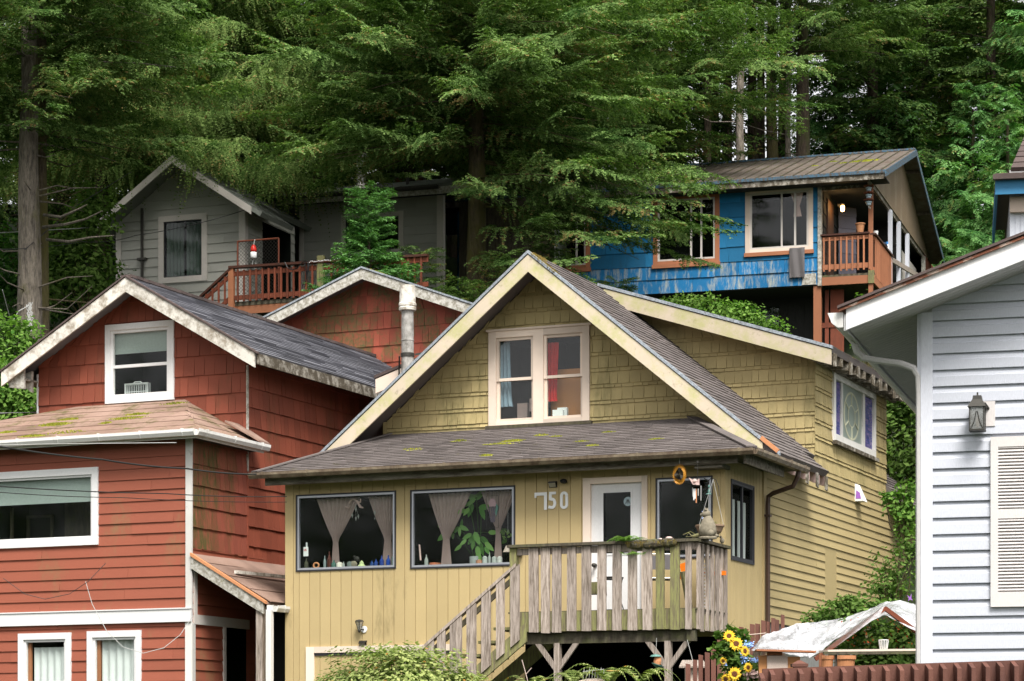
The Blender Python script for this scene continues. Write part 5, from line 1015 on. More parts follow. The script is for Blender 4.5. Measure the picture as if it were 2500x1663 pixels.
mb = MB(); mb.box(1.55, 1.62, 1.6, 1.68, 1.9, 3.6); mb.box(1.8, 1.86, 1.7, 1.76, 1.9, 3.5); mb.box(1.0, 1.9, 1.66, 1.7, 3.5, 3.58); lt.part('inner_frame', mb, 'fascia_mid')
# ================================================================= RED REAR HOUSE
CH = Place(885, 48.5, -24.5)
ch = Thing(CH, 'red_rear_cabin', 'red shingled rear cabin gable with mossy streaks half hidden behind the chimney flue', 'house', (0, 2, 7.0))
CZ = 11.12; zc = lambda u: CZ - .372 * abs(u)
mb = MB(); FC = front(.45); sh = [(-3.3, 8.0), (3.3, 8.0), (3.3, zc(3.3) - .1), (0, CZ - .1), (-3.3, zc(3.3) - .1)]; panel(mb, FC, sh); clad(mb, FC, [(-3.3, 9.03 - .325 * 3), (3.3, 9.03 - .325 * 3)] + sh[2:], course=.325, t=.022, width=(.12, .26), jag=.004)
panel(mb, side(3.3), [(.45, 7), (6, 7), (6, 9.9), (.45, 9.9)]); panel(mb, lside(-3.3), [(-6, 7), (-.45, 7), (-.45, 9.9), (-6, 9.9)]); panel(mb, Frame((0, 6, 0), (-1, 0, 0), (0, 0, 1), (0, 1, 0)), [(-3.3, 7), (3.3, 7), (3.3, 9.8), (0, 11), (-3.3, 9.8)])
ch.part('gable_wall', mb, paint('moss_streaked_red_shingles', (.27, .062, .036), .16, .2, (.10, .085, .03), (.44, .56), 1.9, (1, 1, .8), grain=(9, 9, .6), bump=.5))
roof_plane(ch, 'roof', 'roof_dark', (3.6, 0, zc(3.6)), (3.6, 6.3, zc(3.6)), (0, 0, CZ), (0, 6.3, CZ)); roof_plane(ch, 'roof', 'roof_dark', (-3.6, 6.3, zc(3.6)), (-3.6, 0, zc(3.6)), (0, 6.3, CZ), (0, 0, CZ))
rake(ch, 'rake_board', 'fascia_mid', -.04, -.005, 0, CZ, 3.6, zc(3.6), .19, .035); rake(ch, 'rake_board', 'fascia_mid', -.04, -.005, -3.6, zc(3.6), 0, CZ, .19, .035)
rake(ch, 'rake_flashing', 'flash', -.06, .03, 0, CZ, 3.62, zc(3.62), .035, -.014); rake(ch, 'rake_flashing', 'flash', -.06, .03, -3.62, zc(3.62), 0, CZ, .035, -.014)
Fcm = Frame((0, 0, CZ), (1, 0, -.372), (0, 1, 0), (.372, 0, 1)); moss_clumps(ch, 'ridge_moss', Fcm, [(.35, .02, .25, .03, 160)], 'moss')
# ================================================================= GREY HOUSE
GH = Place(597, 57, -20.5)
gh = Thing(GH, 'grey_house', 'grey lap sided gabled house with a tall curtained window up the slope on the left', 'house', (-1.6, 1, 10.4))
GU, GZ = -1.52, 15.32; zg = lambda u: GZ - (.70 if u < GU else .66) * abs(u - GU)
GWN = (-2.16, -.93, 12.555, 14.08)
mb = MB(); sh = [(-3.25, 10.4), (0, 10.4), (0, zg(0) - .12), (GU, GZ - .12), (-3.25, zg(-3.25) - .12)]; panel(mb, F0, sh, [GWN]); clad(mb, F0, sh, [GWN], course=.213, t=.018, width=(1.6, 3.4), gap=.004, jag=.0015)
shs = [(0, 10.4), (2.6, 10.4), (2.6, 14.2), (0, 14.2)]; clad(mb, S0, shs, [(.9, 2.4, 10.4, 14.0)], course=.213, t=.016); panel(mb, S0, shs, [(.9, 2.4, 10.4, 14.0)]); panel(mb, lside(-3.25), [(-6, 10.4), (0, 10.4), (0, 14.1), (-6, 14.1)]); panel(mb, Frame((0, 6, 0), (-1, 0, 0), (0, 0, 1), (0, 1, 0)), [(0, 10.4), (3.25, 10.4), (3.25, 14.1), (1.52, 15.1), (0, 14.2)])
gh.part('wall', mb, 'grey'); mb = MB(); room(mb, S0, .9, 2.4, 10.4, 14.0, 1.5); gh.part('dark_porch_recess', mb, 'darkroom')
mb = MB(); mb.fbox(F0, -3.26, -3.13, 10.4, zg(-3.25) - .15, 0, .03); gh.part('corner_board', mb, 'grey_trim'); mb = MB(); mb.fbox(F0, -.13, .02, 10.4, zg(0) - .15, 0, .03); mb.box(0, .03, -.02, .12, 10.4, 14.1); gh.part('corner_board', mb, 'grey_trim')
roof_plane(gh, 'roof', 'roof_wing', (.70, -.55, zg(.70)), (.70, 1.1, zg(.70)), (GU, -.55, GZ), (GU, 1.1, GZ), course=.16); roof_plane(gh, 'roof', 'roof_wing', (-.3, 1.103, zg(-.3)), (-.3, 6, zg(-.3)), (GU, 1.103, GZ), (GU, 6, GZ), course=.16); roof_plane(gh, 'roof', 'roof_wing', (-3.6, 6, zg(-3.6)), (-3.6, -.55, zg(-3.6)), (GU, 6, GZ), (GU, -.55, GZ), course=.16)
rake(gh, 'rake_board', 'grey_trim', -.59, -.555, GU, GZ, .45, zg(.45), .17, .02); rake(gh, 'rake_board', 'grey_trim', -.59, -.555, -3.58, zg(-3.58), GU, GZ, .17, .02)
w_ = simple_window(gh, F0, GWN, .13, 'grey_trim', 'blackframe', .02); gh.part('curtain', drape(F0, -2.0, -1.56, 12.7, 13.95, -.09, 5, .03), 'curtain_green', w_); gh.part('curtain', drape(F0, -1.5, -1.06, 12.7, 13.95, -.09, 5, .03), 'curtain_green', w_)
mb = MB(); mb.tube([(-2.57, -.05, 12.6), (-2.57, -.05, 14.3)], .035, 8); mb.fbox(F0, -2.68, -2.46, 13.12, 13.17, 0, .1); gh.part('conduit', mb, 'darkmetal'); mb = MB(); mb.fbox(F0, -3.02, -2.95, 12.98, 13.05, 0, .03); gh.part('vent_cover', mb, 'fascia_mid')
# ================================================================= GREY WING
WG = Place(1080, 60, -18)
wg = Thing(WG, 'grey_wing', 'long low grey wing with shingled roof linking the grey gable to the blue house', 'house', (-2, 1, 11.0))
WW = (-2.56, -.98, 13.77, 14.78)
mb = MB(); sh = [(-3.62, 11.0), (0, 11.0), (0, 15.25), (-3.62, 15.25)]; panel(mb, F0, sh, [WW]); clad(mb, F0, sh, [WW], course=.213, t=.018, width=(1.6, 3.4), gap=.004, jag=.0015)
panel(mb, lside(-3.62), [(-3.5, 11), (0, 11), (0, 15.2), (-3.5, 15.2)]); panel(mb, side(2.0), [(1.2, 11), (3.5, 11), (3.5, 15.2), (1.2, 15.2)]); wg.part('wall', mb, 'grey')
mb = MB(); mb.fbox(F0, -3.64, -3.53, 11.0, 15.2, 0, .03); wg.part('corner_board', mb, 'grey_trim'); mb = MB(); mb.fbox(F0, -.13, .03, 11.0, 15.2, 0, .03); mb.box(0, .03, -.02, .12, 11, 15.2); wg.part('corner_board', mb, 'grey_trim')
simple_window(wg, F0, WW, .11, 'grey_trim', 'blackframe', .03)
roof_plane(wg, 'roof', 'roof_wing', (-5.3, -.5, 15.22), (1.7, -.5, 15.22), (-6.0, 2.0, 15.95), (1.7, 2.0, 15.95), course=.17, width=(.25, .5)); roof_plane(wg, 'roof', 'roof_wing', (1.7, 4.5, 15.2), (-6.0, 4.5, 15.2), (1.7, 2.0, 15.95), (-6.0, 2.0, 15.95), width=None)
mb = MB(); mb.box(-5.2, 1.7, -.54, -.50, 15.0, 15.17); wg.part('fascia', mb, 'fascia_mid'); mb = MB(); gutter(mb, (-5.25, -.55, 15.2), (.1, -.55, 15.2), .10, .09); wg.part('gutter', mb, 'darkmetal'); mb = MB(); mb.box(-5.2, 1.7, -.5, 0, 15.08, 15.1); wg.part('soffit', mb, 'underdark')
mb = MB(); sh = [(.0, 11.0), (2.4, 11.0), (2.4, 15.15), (.0, 15.15)]; panel(mb, front(1.2), sh); vboards(mb, front(1.2), 0, 2.4, 11, 15.1, .15); wg.part('recessed_wall', mb, 'deckwood_dark'); mb = MB(); mb.fbox(front(1.2), .25, .55, 13.2, 14.9, .01, .05); wg.part('recessed_door', mb, 'underdark')
mb = MB(); u, z = hv(WG, 995, 470, .5); mb.tube([(u, .5, 15.3), (u, .5, z + .35)], .04, 8); wg.part('vent_pipe', mb, 'darkmetal')
u, z = hv(WG, 882, 475, .6); t = Thing(WG, 'roof_flue', 'shiny metal flue with flared collar rising from the grey wing roof', 'chimney', (u, .6, 15.5)); mb = MB(); mb.lathe((u, .6, 0), [(.28, z - .02), (.26, z + .05), (.15, z + .22), (.11, z + .28)], 18); t.part('collar', mb, 'steel'); mb = MB(); mb.lathe((u, .6, 0), [(.11, z + .2), (.11, z + .85), (.17, z + .87), (.17, z + .98), (.05, z + 1.08)], 16); t.part('pipe', mb, 'pipe')
mb = MB(); c = at(998, 447, 66); mb.box(c.x - .37, c.x + .37, c.y, c.y + .5, c.z - .6, c.z + .12); t = Thing(WORLD, 'red_shed', 'small red shed top with pale roof edge behind the grey wing', 'shed', (c.x, c.y, c.z - .6)); b_ = MB(); clad(b_, Frame((c.x - .37, c.y, 0), (1, 0, 0), (0, 0, 1), (0, -1, 0)), [(0, c.z - .6), (.74, c.z - .6), (.74, c.z + .12), (0, c.z + .12)], course=.1, t=.015); t.part('wall', b_, 'red_shingle'); mb = MB(); mb.box(c.x - .42, c.x + .42, c.y - .08, c.y + .55, c.z + .13, c.z + .17); t.part('roof', mb, 'grey_trim')
# ---- raised deck in front of the wing
DH = Place(565, 55, -20.5)
gd = Thing(DH, 'raised_deck', 'dark red stained deck with baluster railing in front of the grey house', 'deck', (1.5, 1, 10.4))
mb = MB(); mb.box(.0, 4.6, .1, 3.0, 11.60, 11.66); mb.box(.0, 4.6, .04, .1, 11.56, 11.64); gd.part('floor', mb, 'deckwood_dark'); mb = MB(); mb.box(.05, 4.6, .05, .09, 11.38, 11.56); gd.part('rim_joist', mb, 'stainwood')
mb = MB(); mb.prism([(-.05, -.06, 12.42), (4.6, -.06, 12.36), (4.6, -.06, 12.31), (-.05, -.06, 12.37)], (0, .14, 0)); gd.part('rail_cap', mb, 'redrail'); mb = MB(); mb.box(.05, 4.6, .0, .035, 12.20, 12.30); gd.part('top_rail', mb, 'redwood'); mb = MB(); mb.box(.05, 4.6, .0, .035, 11.68, 11.78); gd.part('bottom_rail', mb, 'redwood')
mb = MB(); mb.box(-.06, .06, -.04, .06, 10.5, 12.38); gd.part('post', mb, 'stainwood'); mb = MB(); mb.box(2.05, 2.2, -.04, .06, 11.6, 12.5); gd.part('post', mb, 'deckwood_moss')
for i in range(30):
    u = .14 + i * .148
    if abs(u - 2.12) < .12: continue
    mb = MB(); mb.box(u, u + .042, -.03, .0, 11.64, 12.32); gd.part('baluster', mb, 'redwood')
sl_ = lambda u: 12.38 + u * .76
mb = MB(); mb.prism([(0, -.05, 12.40), (0, -.05, 12.34), (-2.2, -.05, sl_(-2.2) - .04), (-2.2, -.05, sl_(-2.2) + .02)], (0, .1, 0)); gd.part('stair_rail_cap', mb, 'redrail')
mb = MB(); mb.prism([(0, -.0, 12.30), (0, -.0, 12.2), (-2.2, -.0, sl_(-2.2) - .18), (-2.2, -.0, sl_(-2.2) - .08)], (0, .035, 0)); mb.prism([(0, -.0, 11.82), (0, -.0, 11.7), (-2.2, -.0, sl_(-2.2) - .68), (-2.2, -.0, sl_(-2.2) - .56)], (0, .035, 0)); gd.part('stair_rails', mb, 'redwood')
for i in range(12): u = -.13 - i * .15; mb = MB(); mb.box(u - .04, u, -.03, .0, sl_(u) - .68, sl_(u) - .08); gd.part('stair_baluster', mb, 'redwood')
# chain-link gate with buoy
t = Thing(DH, 'chain_link_gate', 'rusty framed chain link panel standing on the grey house deck', 'gate', (.4, .5, 11.66))
mb = MB(); a, b, c, d = -.10, .89, 11.8, 13.06
for p, q in (((a, c), (a, d)), ((b, c), (b, d)), ((a, d), (b, d)), ((a, c), (b, c))): mb.tube([(p[0], .5, p[1]), (q[0], .5, q[1])], .02, 6)
t.part('frame', mb, 'redwood'); mb = MB(); n = 12
for s in (-1, 1):
    for k in range(-16, 28):
        u0 = a + k * .08
        pts = [(u0 + s * x, c + x) for x in (0, d - c)]; (x0, z0), (x1, z1) = pts
        def clip(x0, z0, x1, z1):
            lo, hi = 0., 1.
            for (p, q) in ((-(x1 - x0), x0 - a), ((x1 - x0), b - x0)):
                if p == 0: continue
                r_ = q / p
                if p < 0: lo = max(lo, r_)
                else: hi = min(hi, r_)
            return lo, hi
        lo, hi = clip(x0, z0, x1, z1)
        if hi - lo > .02: mb.tube([(x0 + (x1 - x0) * lo, .5, z0 + (z1 - z0) * lo), (x0 + (x1 - x0) * hi, .5, z0 + (z1 - z0) * hi)], .004, 3, cap=False)
t.part('mesh', mb, 'darkmetal')
u, z = hv(DH, 619, 617, .42); t = Thing(DH, 'buoy', 'red and white fishing buoy hanging on the chain link gate', 'buoy', (u, .42, z)); mb = MB(); mb.lathe((u, .42, z), [(.02, .17), (.05, .14), (.068, .07), (.07, .01)], 16); t.part('red_half', mb, 'redplastic', smooth=True); mb = MB(); mb.lathe((u, .42, z), [(.07, .009), (.07, -.11), (.05, -.13), (0, -.13)], 16); t.part('white_half', mb, 'whiteplastic', smooth=True); mb = MB(); mb.tube([(u, .42, z + .16), (u + .01, .45, z + .25), (u, .48, z + .30)], .008, 5); mb.tube([(u, .42, z - .13), (u - .03, .42, z - .25), (u + .03, .42, z - .35), (u + .06, .42, z - .22)], .008, 5); t.part('rope', mb, 'wire_pale')
mb = MB(); P = lambda px, py: (hv(DH, px, py, -.1)[0], -.1, hv(DH, px, py, -.1)[1]); mb.tube([P(695, 640), P(702, 654), P(714, 659), P(726, 655), P(737, 642), P(745, 637), P(752, 640), P(750, 660), P(748, 672), P(746, 655), P(744, 641), P(752, 638), P(754, 655), P(747, 685), P(738, 698)], .012, 5)
single(DH, 'black_cable', 'black cable looped over the dark red deck railing', 'cable', mb, 'black', P(720, 655))
mb = MB(); rg = random.Random(2)
for i in range(26): p = P(752 + i * 3.6, 640 - i * .35 + rg.uniform(-1.5, 1.5)); mb.blob((p[0], p[1], p[2]), .011, .011, .014, 0, 6, 4)
lights_o = single(DH, 'string_lights', 'row of tiny white string light bulbs along the dark deck rail', 'string lights', mb, 'whiteplastic', P(790, 638))
# ================================================================= BLUE HOUSE
BH = Place(1990, 60, -17)
bh = Thing(BH, 'blue_house', 'bright blue shingled house with ribbed rusty metal roof and a corner balcony', 'house', (-3, 1, 11.0))
B1 = (-1.675, -.045, 13.77, 15.33); B2 = (-3.93, -2.30, 13.62, 15.31); B3 = (-7.09, -5.5, 13.65, 15.32)
mb = MB(); sh = [(-8.9, 13.62), (.10, 13.62), (.10, 15.45), (-8.9, 15.45)]; panel(mb, F0, sh, [B1, B2, B3]); clad(mb, F0, sh, [B1, B2, B3], course=.355, t=.022, width=(.22, .55), jag=.006)
panel(mb, lside(-8.9), [(-9.4, 11), (0, 11), (0, 15.4), (-9.4, 15.4)]); panel(mb, lside(-8.9), [(-9.4, 15.4), (0, 15.4), (-4.4, 16.9)]); bh.part('wall', mb, 'blue')
mb = MB(); sh = [(-8.9, 12.96), (.10, 12.96), (.10, 13.63), (-8.9, 13.63)]; panel(mb, F0, sh, n=.002); clad(mb, F0, sh, course=.335, t=.026, base=.004, width=(.3, .8), jag=.006); bh.part('worn_lower_wall', mb, 'blue_worn')
mb = MB(); mb.fbox(F0, .07, .16, 12.93, 15.4, 0, .05); mb.box(.1, .16, 0, .1, 12.93, 15.4); bh.part('corner_board', mb, 'fascia_mid'); mb = MB(); mb.fbox(F0, -.30, .03, 12.97, 13.23, .03, .045); bh.part('patch_board', mb, 'fascia_mid')
for Q, mu in ((B1, (-.80,)), (B2, (-3.0, -2.75)), (B3, (-6.55, -5.85))):
    w_ = simple_window(bh, F0, Q, .11, 'cream' if Q is B1 else 'stainwood', 'grey_trim', .045, mull=mu, tn=.03)
    mb = MB(); mb.fbox(F0, Q[0] - .02, Q[1] + .02, Q[2] - .06, Q[2] + .03, 0, .07); bh.part('sill', mb, 'stainwood', w_)
    if Q is B1:
        mb = MB(); mb.fbox(F0, -.50, -.455, Q[2] + .14, Q[3] - .14, -.03, .012); bh.part('sliding_sash', mb, 'grey_trim', w_)
        mb = MB(); uc = hv(BH, 1946, 500)[0]; bh.part('curtain', drape(F0, uc - .17, uc + .15, 14.62, 15.2, -.06, 5, .014, (.45, .05, uc)), 'pinkcloth', w_)
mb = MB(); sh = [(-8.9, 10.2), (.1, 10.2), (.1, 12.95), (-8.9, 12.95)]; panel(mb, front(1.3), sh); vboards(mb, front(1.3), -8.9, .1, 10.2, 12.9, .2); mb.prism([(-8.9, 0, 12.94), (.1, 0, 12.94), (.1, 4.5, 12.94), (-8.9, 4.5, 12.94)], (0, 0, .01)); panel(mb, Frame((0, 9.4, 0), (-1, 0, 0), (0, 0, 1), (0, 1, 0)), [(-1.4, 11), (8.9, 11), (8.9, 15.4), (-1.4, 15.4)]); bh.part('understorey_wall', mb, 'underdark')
mb = MB(); u = hv(BH, 1840, 745, 1.25)[0]; mb.fbox(front(1.3), u, u + .62, 12.2, 12.75, .02, .04); bh.part('understorey_window', mb, 'glass')
mb = MB(); mb.box(-.04, .14, .0, .14, 10.0, 12.94); bh.part('corner_post', mb, 'stainwood'); mb = MB(); mb.fbox(front(.4), .17, .26, 10.4, 12.9, 0, .04); mb.fbox(front(.4), .3, .62, 10.4, 12.9, 0, .03); bh.part('understorey_door_trim', mb, 'redwood', label='red painted board beside the corner post'); mb = MB(); mb.box(.1, 1.2, .35, .42, 12.0, 12.12); bh.part('cross_beam', mb, 'redwood')
# metal roof
BR, BZ = 4.4, 17.05; e0 = -.62; ezb = 15.42; uR = 1.75; uRr = 1.75
Eb = lambda u, q: Vector((u, e0 + (BR - e0) * q, ezb + (BZ - ezb) * q))
mb = MB(); mb.prism([Eb(-9.4, 0), Eb(uR, 0), Eb(uRr, 1), Eb(-9.4, 1)], (0, .02, -.05)); 
bh.part('roof', mb, 'metalroof'); mb = MB()
n = 38
for i in range(n):
    u = -9.3 + i * .296; mb.beam(Eb(u, .01) + Vector((0, 0, .012)), Eb(u + .02, 1) + Vector((0, 0, .012)), .022, .035)
bh.part('roof_seams', mb, 'deckwood_dark')
mb = MB(); mb.box(-9.4, uR, e0 - .015, e0 + .005, ezb - .06, ezb + .012); mb.box(-9.4, uRr, BR - .08, BR + .06, BZ - .01, BZ + .035); bh.part('roof_edge_trim', mb, 'metalblue'); mb = MB(); mb.box(-9.4, uR - .03, e0 + .02, e0 + .05, ezb - .19, ezb - .05); bh.part('eave_fascia', mb, 'fascia_dark')
mb = MB(); mb.box(-9.4, uR, e0 + .05, .1, ezb - .16, ezb - .14); bh.part('soffit', mb, 'underdark')
Gb = lambda v: BZ - (v - BR) * .32
mb = MB(); mb.prism([(-9.4, BR, BZ), (uRr, BR, BZ), (uRr, 9.9, Gb(9.9)), (-9.4, 9.9, Gb(9.9))], (0, 0, -.05)); bh.part('rear_roof', mb, 'metalroof')
mb = MB(); mb.prism([Eb(uR, 0) + Vector((0, -.02, -.0)), Eb(uRr, 1), Eb(uRr, 1) - Vector((0, 0, .15)), Eb(uR, 0) - Vector((0, .02, .15))], (.03, 0, 0)); mb.prism([(uRr, BR, BZ), (uRr, 9.9, Gb(9.9)), (uRr, 9.9, Gb(9.9) - .15), (uRr, BR, BZ - .15)], (.03, 0, 0)); bh.part('verge_board', mb, 'metalblue')
uo = 1.36
gp = paint('brown_plywood', (.19, .135, .085), .15, .1, (.30, .25, .19), (.5, .8), 2, grain=(10, 10, 1))
for (va, vb_) in ((-.45, .9), (.905, 4.4), (4.405, 9.4)):
    fz_ = lambda v: (ezb + (BZ - ezb) * (v - e0) / (BR - e0) if v <= BR else Gb(v)) - .09
    mb = MB(); mb.prism([(uo, va, 15.28), (uo, vb_, 15.28), (uo, vb_, max(15.3, fz_(vb_))), (uo, va, fz_(va))], (.03, 0, 0)); bh.part('gable_panel', mb, gp)
mb = MB(); mb.box(uo - .05, uo, -.45, 9.4, 15.18, 15.30); mb.box(.1, 1.36, .0, .1, 15.18, 15.30); bh.part('balcony_header', mb, 'fascia_dark')
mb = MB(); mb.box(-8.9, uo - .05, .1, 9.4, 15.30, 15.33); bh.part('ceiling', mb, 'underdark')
for v in (2.0, 5.2, 7.2): mb = MB(); mb.box(uo + .03, uRr, v, v + .06, fz_(v) - .06, fz_(v) + .03); bh.part('lookout_rafter', mb, 'deckwood_dark')
# balcony
FZ = 13.18
mb = MB(); mb.box(.16, 1.4, .0, 4.4, FZ - .05, FZ); bh.part('balcony_floor', mb, 'deckwood_dark'); mb = MB(); mb.box(.17, 1.33, -.05, -.0, 12.93, FZ - .06); mb.box(1.36, 1.41, .0, 2.9, 12.93, FZ - .06); bh.part('balcony_rim', mb, 'stainwood'); mb = MB(); mb.box(1.27, 1.41, -.08, -.052, 12.92, 13.22); bh.part('rim_end_block', mb, 'deckwood_moss')
mb = MB(); mb.box(.14, 1.30, -.09, .06, 14.09, 14.13); mb.box(1.31, 1.45, -.05, 2.8, 14.06, 14.10); bh.part('balcony_rail_cap', mb, 'redrail'); mb = MB(); mb.box(.17, 1.3, -.03, .01, 13.98, 14.07); mb.box(.17, 1.3, -.03, .01, 13.30, 13.42); mb.box(1.36, 1.39, .05, 2.8, 13.96, 14.05); mb.box(1.36, 1.39, .05, 2.8, 13.22, 13.32); bh.part('balcony_rails', mb, 'stainwood')
for i in range(9): u = .20 + i * .135; mb = MB(); mb.box(u, u + .038, -.065, -.032, 13.25, 14.05); bh.part('baluster', mb, 'stainwood')
for i in range(18): v = .12 + i * .15; mb = MB(); mb.box(1.392, 1.425, v, v + .04, 13.10, 14.03); bh.part('baluster', mb, 'stainwood')
mb = MB(); mb.box(1.27, 1.37, -.045, .055, 12.4, 15.3); bh.part('balcony_post', mb, 'stainwood'); 
for v in (2.6, 4.0, 5.5): mb = MB(); mb.box(1.33, 1.42, v, v + .16, 12.2, 15.2); bh.part('side_post', mb, 'vinyl')
mb = MB(); mb.beam((1.40, 2.75, 14.0), (1.42, 8.4, 14.55), .05, .12); mb.beam((1.40, 2.8, 13.25), (1.42, 8.4, 13.9), .05, .07); bh.part('stair_side_rail', mb, 'deckwood'); mb = MB(); mb.box(1.15, 1.2, 5.2, 8.5, 12, 14.85); bh.part('white_panel', mb, 'grey_trim'); mb = MB(); mb.box(1.33, 1.42, 8.5, 8.66, 12, 15.2); bh.part('side_post', mb, 'fascia_mid'); mb = MB(); mb.box(1.35, 1.4, 8.7, 11.5, 12, 15.25); bh.part('red_rear_wall', mb, 'redwood')
mb = MB(); clad(mb, Frame((0, 4.4, 0), (1, 0, 0), (0, 0, 1), (0, -1, 0)), [(.1, FZ), (1.4, FZ), (1.4, 15.3), (.1, 15.3)], course=.3, t=.02); clad(mb, side(.17), [(.1, FZ), (4.4, FZ), (4.4, 15.3), (.1, 15.3)], course=.3, t=.02); bh.part('balcony_inner_wall', mb, 'underdark'); mb = MB(); mb.box(.17, .22, .5, 1.3, FZ, 15.1); bh.part('balcony_door', mb, paint('brown_door', (.10, .05, .03)))
mb = MB(); clad(mb, Frame((.23, 1.9, 0), (.75, .65, 0), (0, 0, 1), (.65, -.75, 0)), [(0, FZ), (.5, FZ), (.5, 15.2), (0, 15.2)], course=.3, t=.02); bh.part('lavender_wall', mb, paint('lavender_wall_paint', (.20, .19, .23)))
# balcony things
def BP(px, py, v): u, z = hv(BH, px, py, v); return Vector((u, v, z))
c = BP(2057, 508, .9); t = Thing(BH, 'porch_lamp', 'glowing jelly jar porch lamp on the balcony wall', 'lamp', c); mb = MB(); mb.lathe(c, [(.03, -.08), (.045, -.06), (.05, .04), (.03, .06)], 12); t.part('bulb_jar', mb, 'bulb', smooth=True); mb = MB(); mb.lathe(c, [(.055, .06), (.055, .1), (0, .12)], 12); mb.box(c.x - .12, c.x, c.y - .02, c.y + .04, c.z + .05, c.z + .1); t.part('mount', mb, 'darkmetal')
pl = bpy.data.lights.new('porch_lamp_light', 'POINT'); pl.energy = 2.5; pl.color = (1, .6, .25); pl.shadow_soft_size = .05; po = bpy.data.objects.new('porch_lamp_light', pl); COL.objects.link(po); po.parent = t.e; po.location = (.0, -.09, .0)
c = BP(2100, 563, -.02); c.z = 14.13; t = Thing(BH, 'wicker_pot', 'orange wicker plant pot on the balcony rail', 'pot', c); mb = MB(); mb.lathe(c, [(.075, 0), (.105, .19), (.12, .19), (.122, .215), (.105, .215), (.07, .02), (0, .02)], 20); t.part('basket', mb, 'wicker'); 
c = BP(2133, 570, .35); c.x = 1.38; c.z = 14.10; mb = MB(); mb.lathe(c, [(.05, 0), (.06, .12), (.05, .12), (.04, .01), (0, .01)], 14); single(BH, 'pale_cup', 'pale blue cup on the side rail of the balcony', 'cup', mb, 'whiteplastic', c)
c = Vector((1.38, 2.1, 14.10)); t = Thing(BH, 'spray_bottle', 'blue capped white bottle farther back on the balcony side rail', 'bottle', c); mb = MB(); mb.lathe(c, [(.05, 0), (.055, .12), (.03, .15), (0, .15)], 12); t.part('body', mb, 'whiteplastic'); mb = MB(); mb.lathe(c, [(.035, .15), (.035, .21), (0, .21)], 12); t.part('cap', mb, plain('blue_cap', (.04, .2, .5), .4))
mb = MB(); mb.hexa([Vector((1.34, 1.3, 14.105)), Vector((1.46, 1.3, 14.105)), Vector((1.46, 1.75, 14.105)), Vector((1.34, 1.75, 14.105)), Vector((1.35, 1.33, 14.16)), Vector((1.45, 1.33, 14.15)), Vector((1.45, 1.7, 14.17)), Vector((1.35, 1.72, 14.15))]); single(BH, 'dark_rag', 'dark blue rag lying on the balcony side rail', 'rag', mb, plain('navy_cloth', (.03, .05, .09), .9), (1.4, 1.5, 14.1))
c = BP(2121, 455, -.12); t = Thing(BH, 'insulator_chime', 'stack of rusty discs and pale blue insulators hanging on the balcony post', 'ornament', c)
for k in range(3):
    z = c.z + .0 - k * .165; mb = MB(); mb.lathe((c.x, c.y, z), [(.03, .03), (.125, .015), (.125, 0), (.03, -.01)], 18); t.part('rusty_disc', mb, 'terracotta' if False else 'redwood'); mb = MB(); mb.lathe((c.x, c.y, z), [(.03, -.02), (.075, -.03), (.07, -.06), (.055, -.065), (.055, -.11), (.03, -.12)], 14); t.part('insulator', mb, plain('pale_blue_porcelain', (.30, .38, .42), .3))
mb = MB(); mb.tube([(c.x, c.y, c.z - .44), (c.x, c.y, c.z - .50), (c.x + .03, c.y, c.z - .53), (c.x + .04, c.y, c.z - .49)], .012, 6); mb.tube([(c.x, c.y, c.z + .08), (c.x, c.y, c.z - .45)], .012, 6); t.part('hook', mb, 'steel')
# towel over the sill
u0, u1 = hv(BH, 1929, 640)[0], hv(BH, 1966, 640)[0]; mb = MB(); zt = 13.86; pts = [(-.02, zt - .02), (.06, zt), (.105, zt - .03), (.105, zt - .3), (.10, zt - .55), (.095, zt - .71)]
for j in range(12):
    a, b = u0 + (u1 - u0) * j / 12, u0 + (u1 - u0) * (j + 1) / 12
    for p, q in zip(pts[:-1], pts[1:]):
        wv = lambda x, z: .012 * math.sin(x * 28 + z * 3)
        mb.poly([F0.p(a, p[1], p[0] + wv(a, p[1])), F0.p(b, p[1], p[0] + wv(b, p[1])), F0.p(b, q[1], q[0] + wv(b, q[1])), F0.p(a, q[1], q[0] + wv(a, q[1]))], .5); mb.poly([F0.p(a, p[1], p[0] - .02), F0.p(b, p[1], p[0] - .02), F0.p(b, q[1], q[0] - .02), F0.p(a, q[1], q[0] - .02)], .5)
single(BH, 'towel', 'dark grey towel hanging out over the blue house window sill', 'towel', mb, 'towel', F0.p((u0 + u1) / 2, zt, .08))
moss_clumps(bh, 'roof_moss', Frame(Eb(0, 0), (1, 0, 0), Eb(0, 1) - Eb(0, 0), (0, -(BZ - ezb), BR - e0)), [(hv(BH, 2113, 397, 2.3)[0], 3.0, .26, .30, 900), (hv(BH, 2065, 402, 2.1)[0], 2.75, .12, .1, 200), (hv(BH, 2035, 395, 2.5)[0], 3.4, .1, .08, 90), (hv(BH, 1990, 403, 1.9)[0], 2.5, .1, .08, 50)])
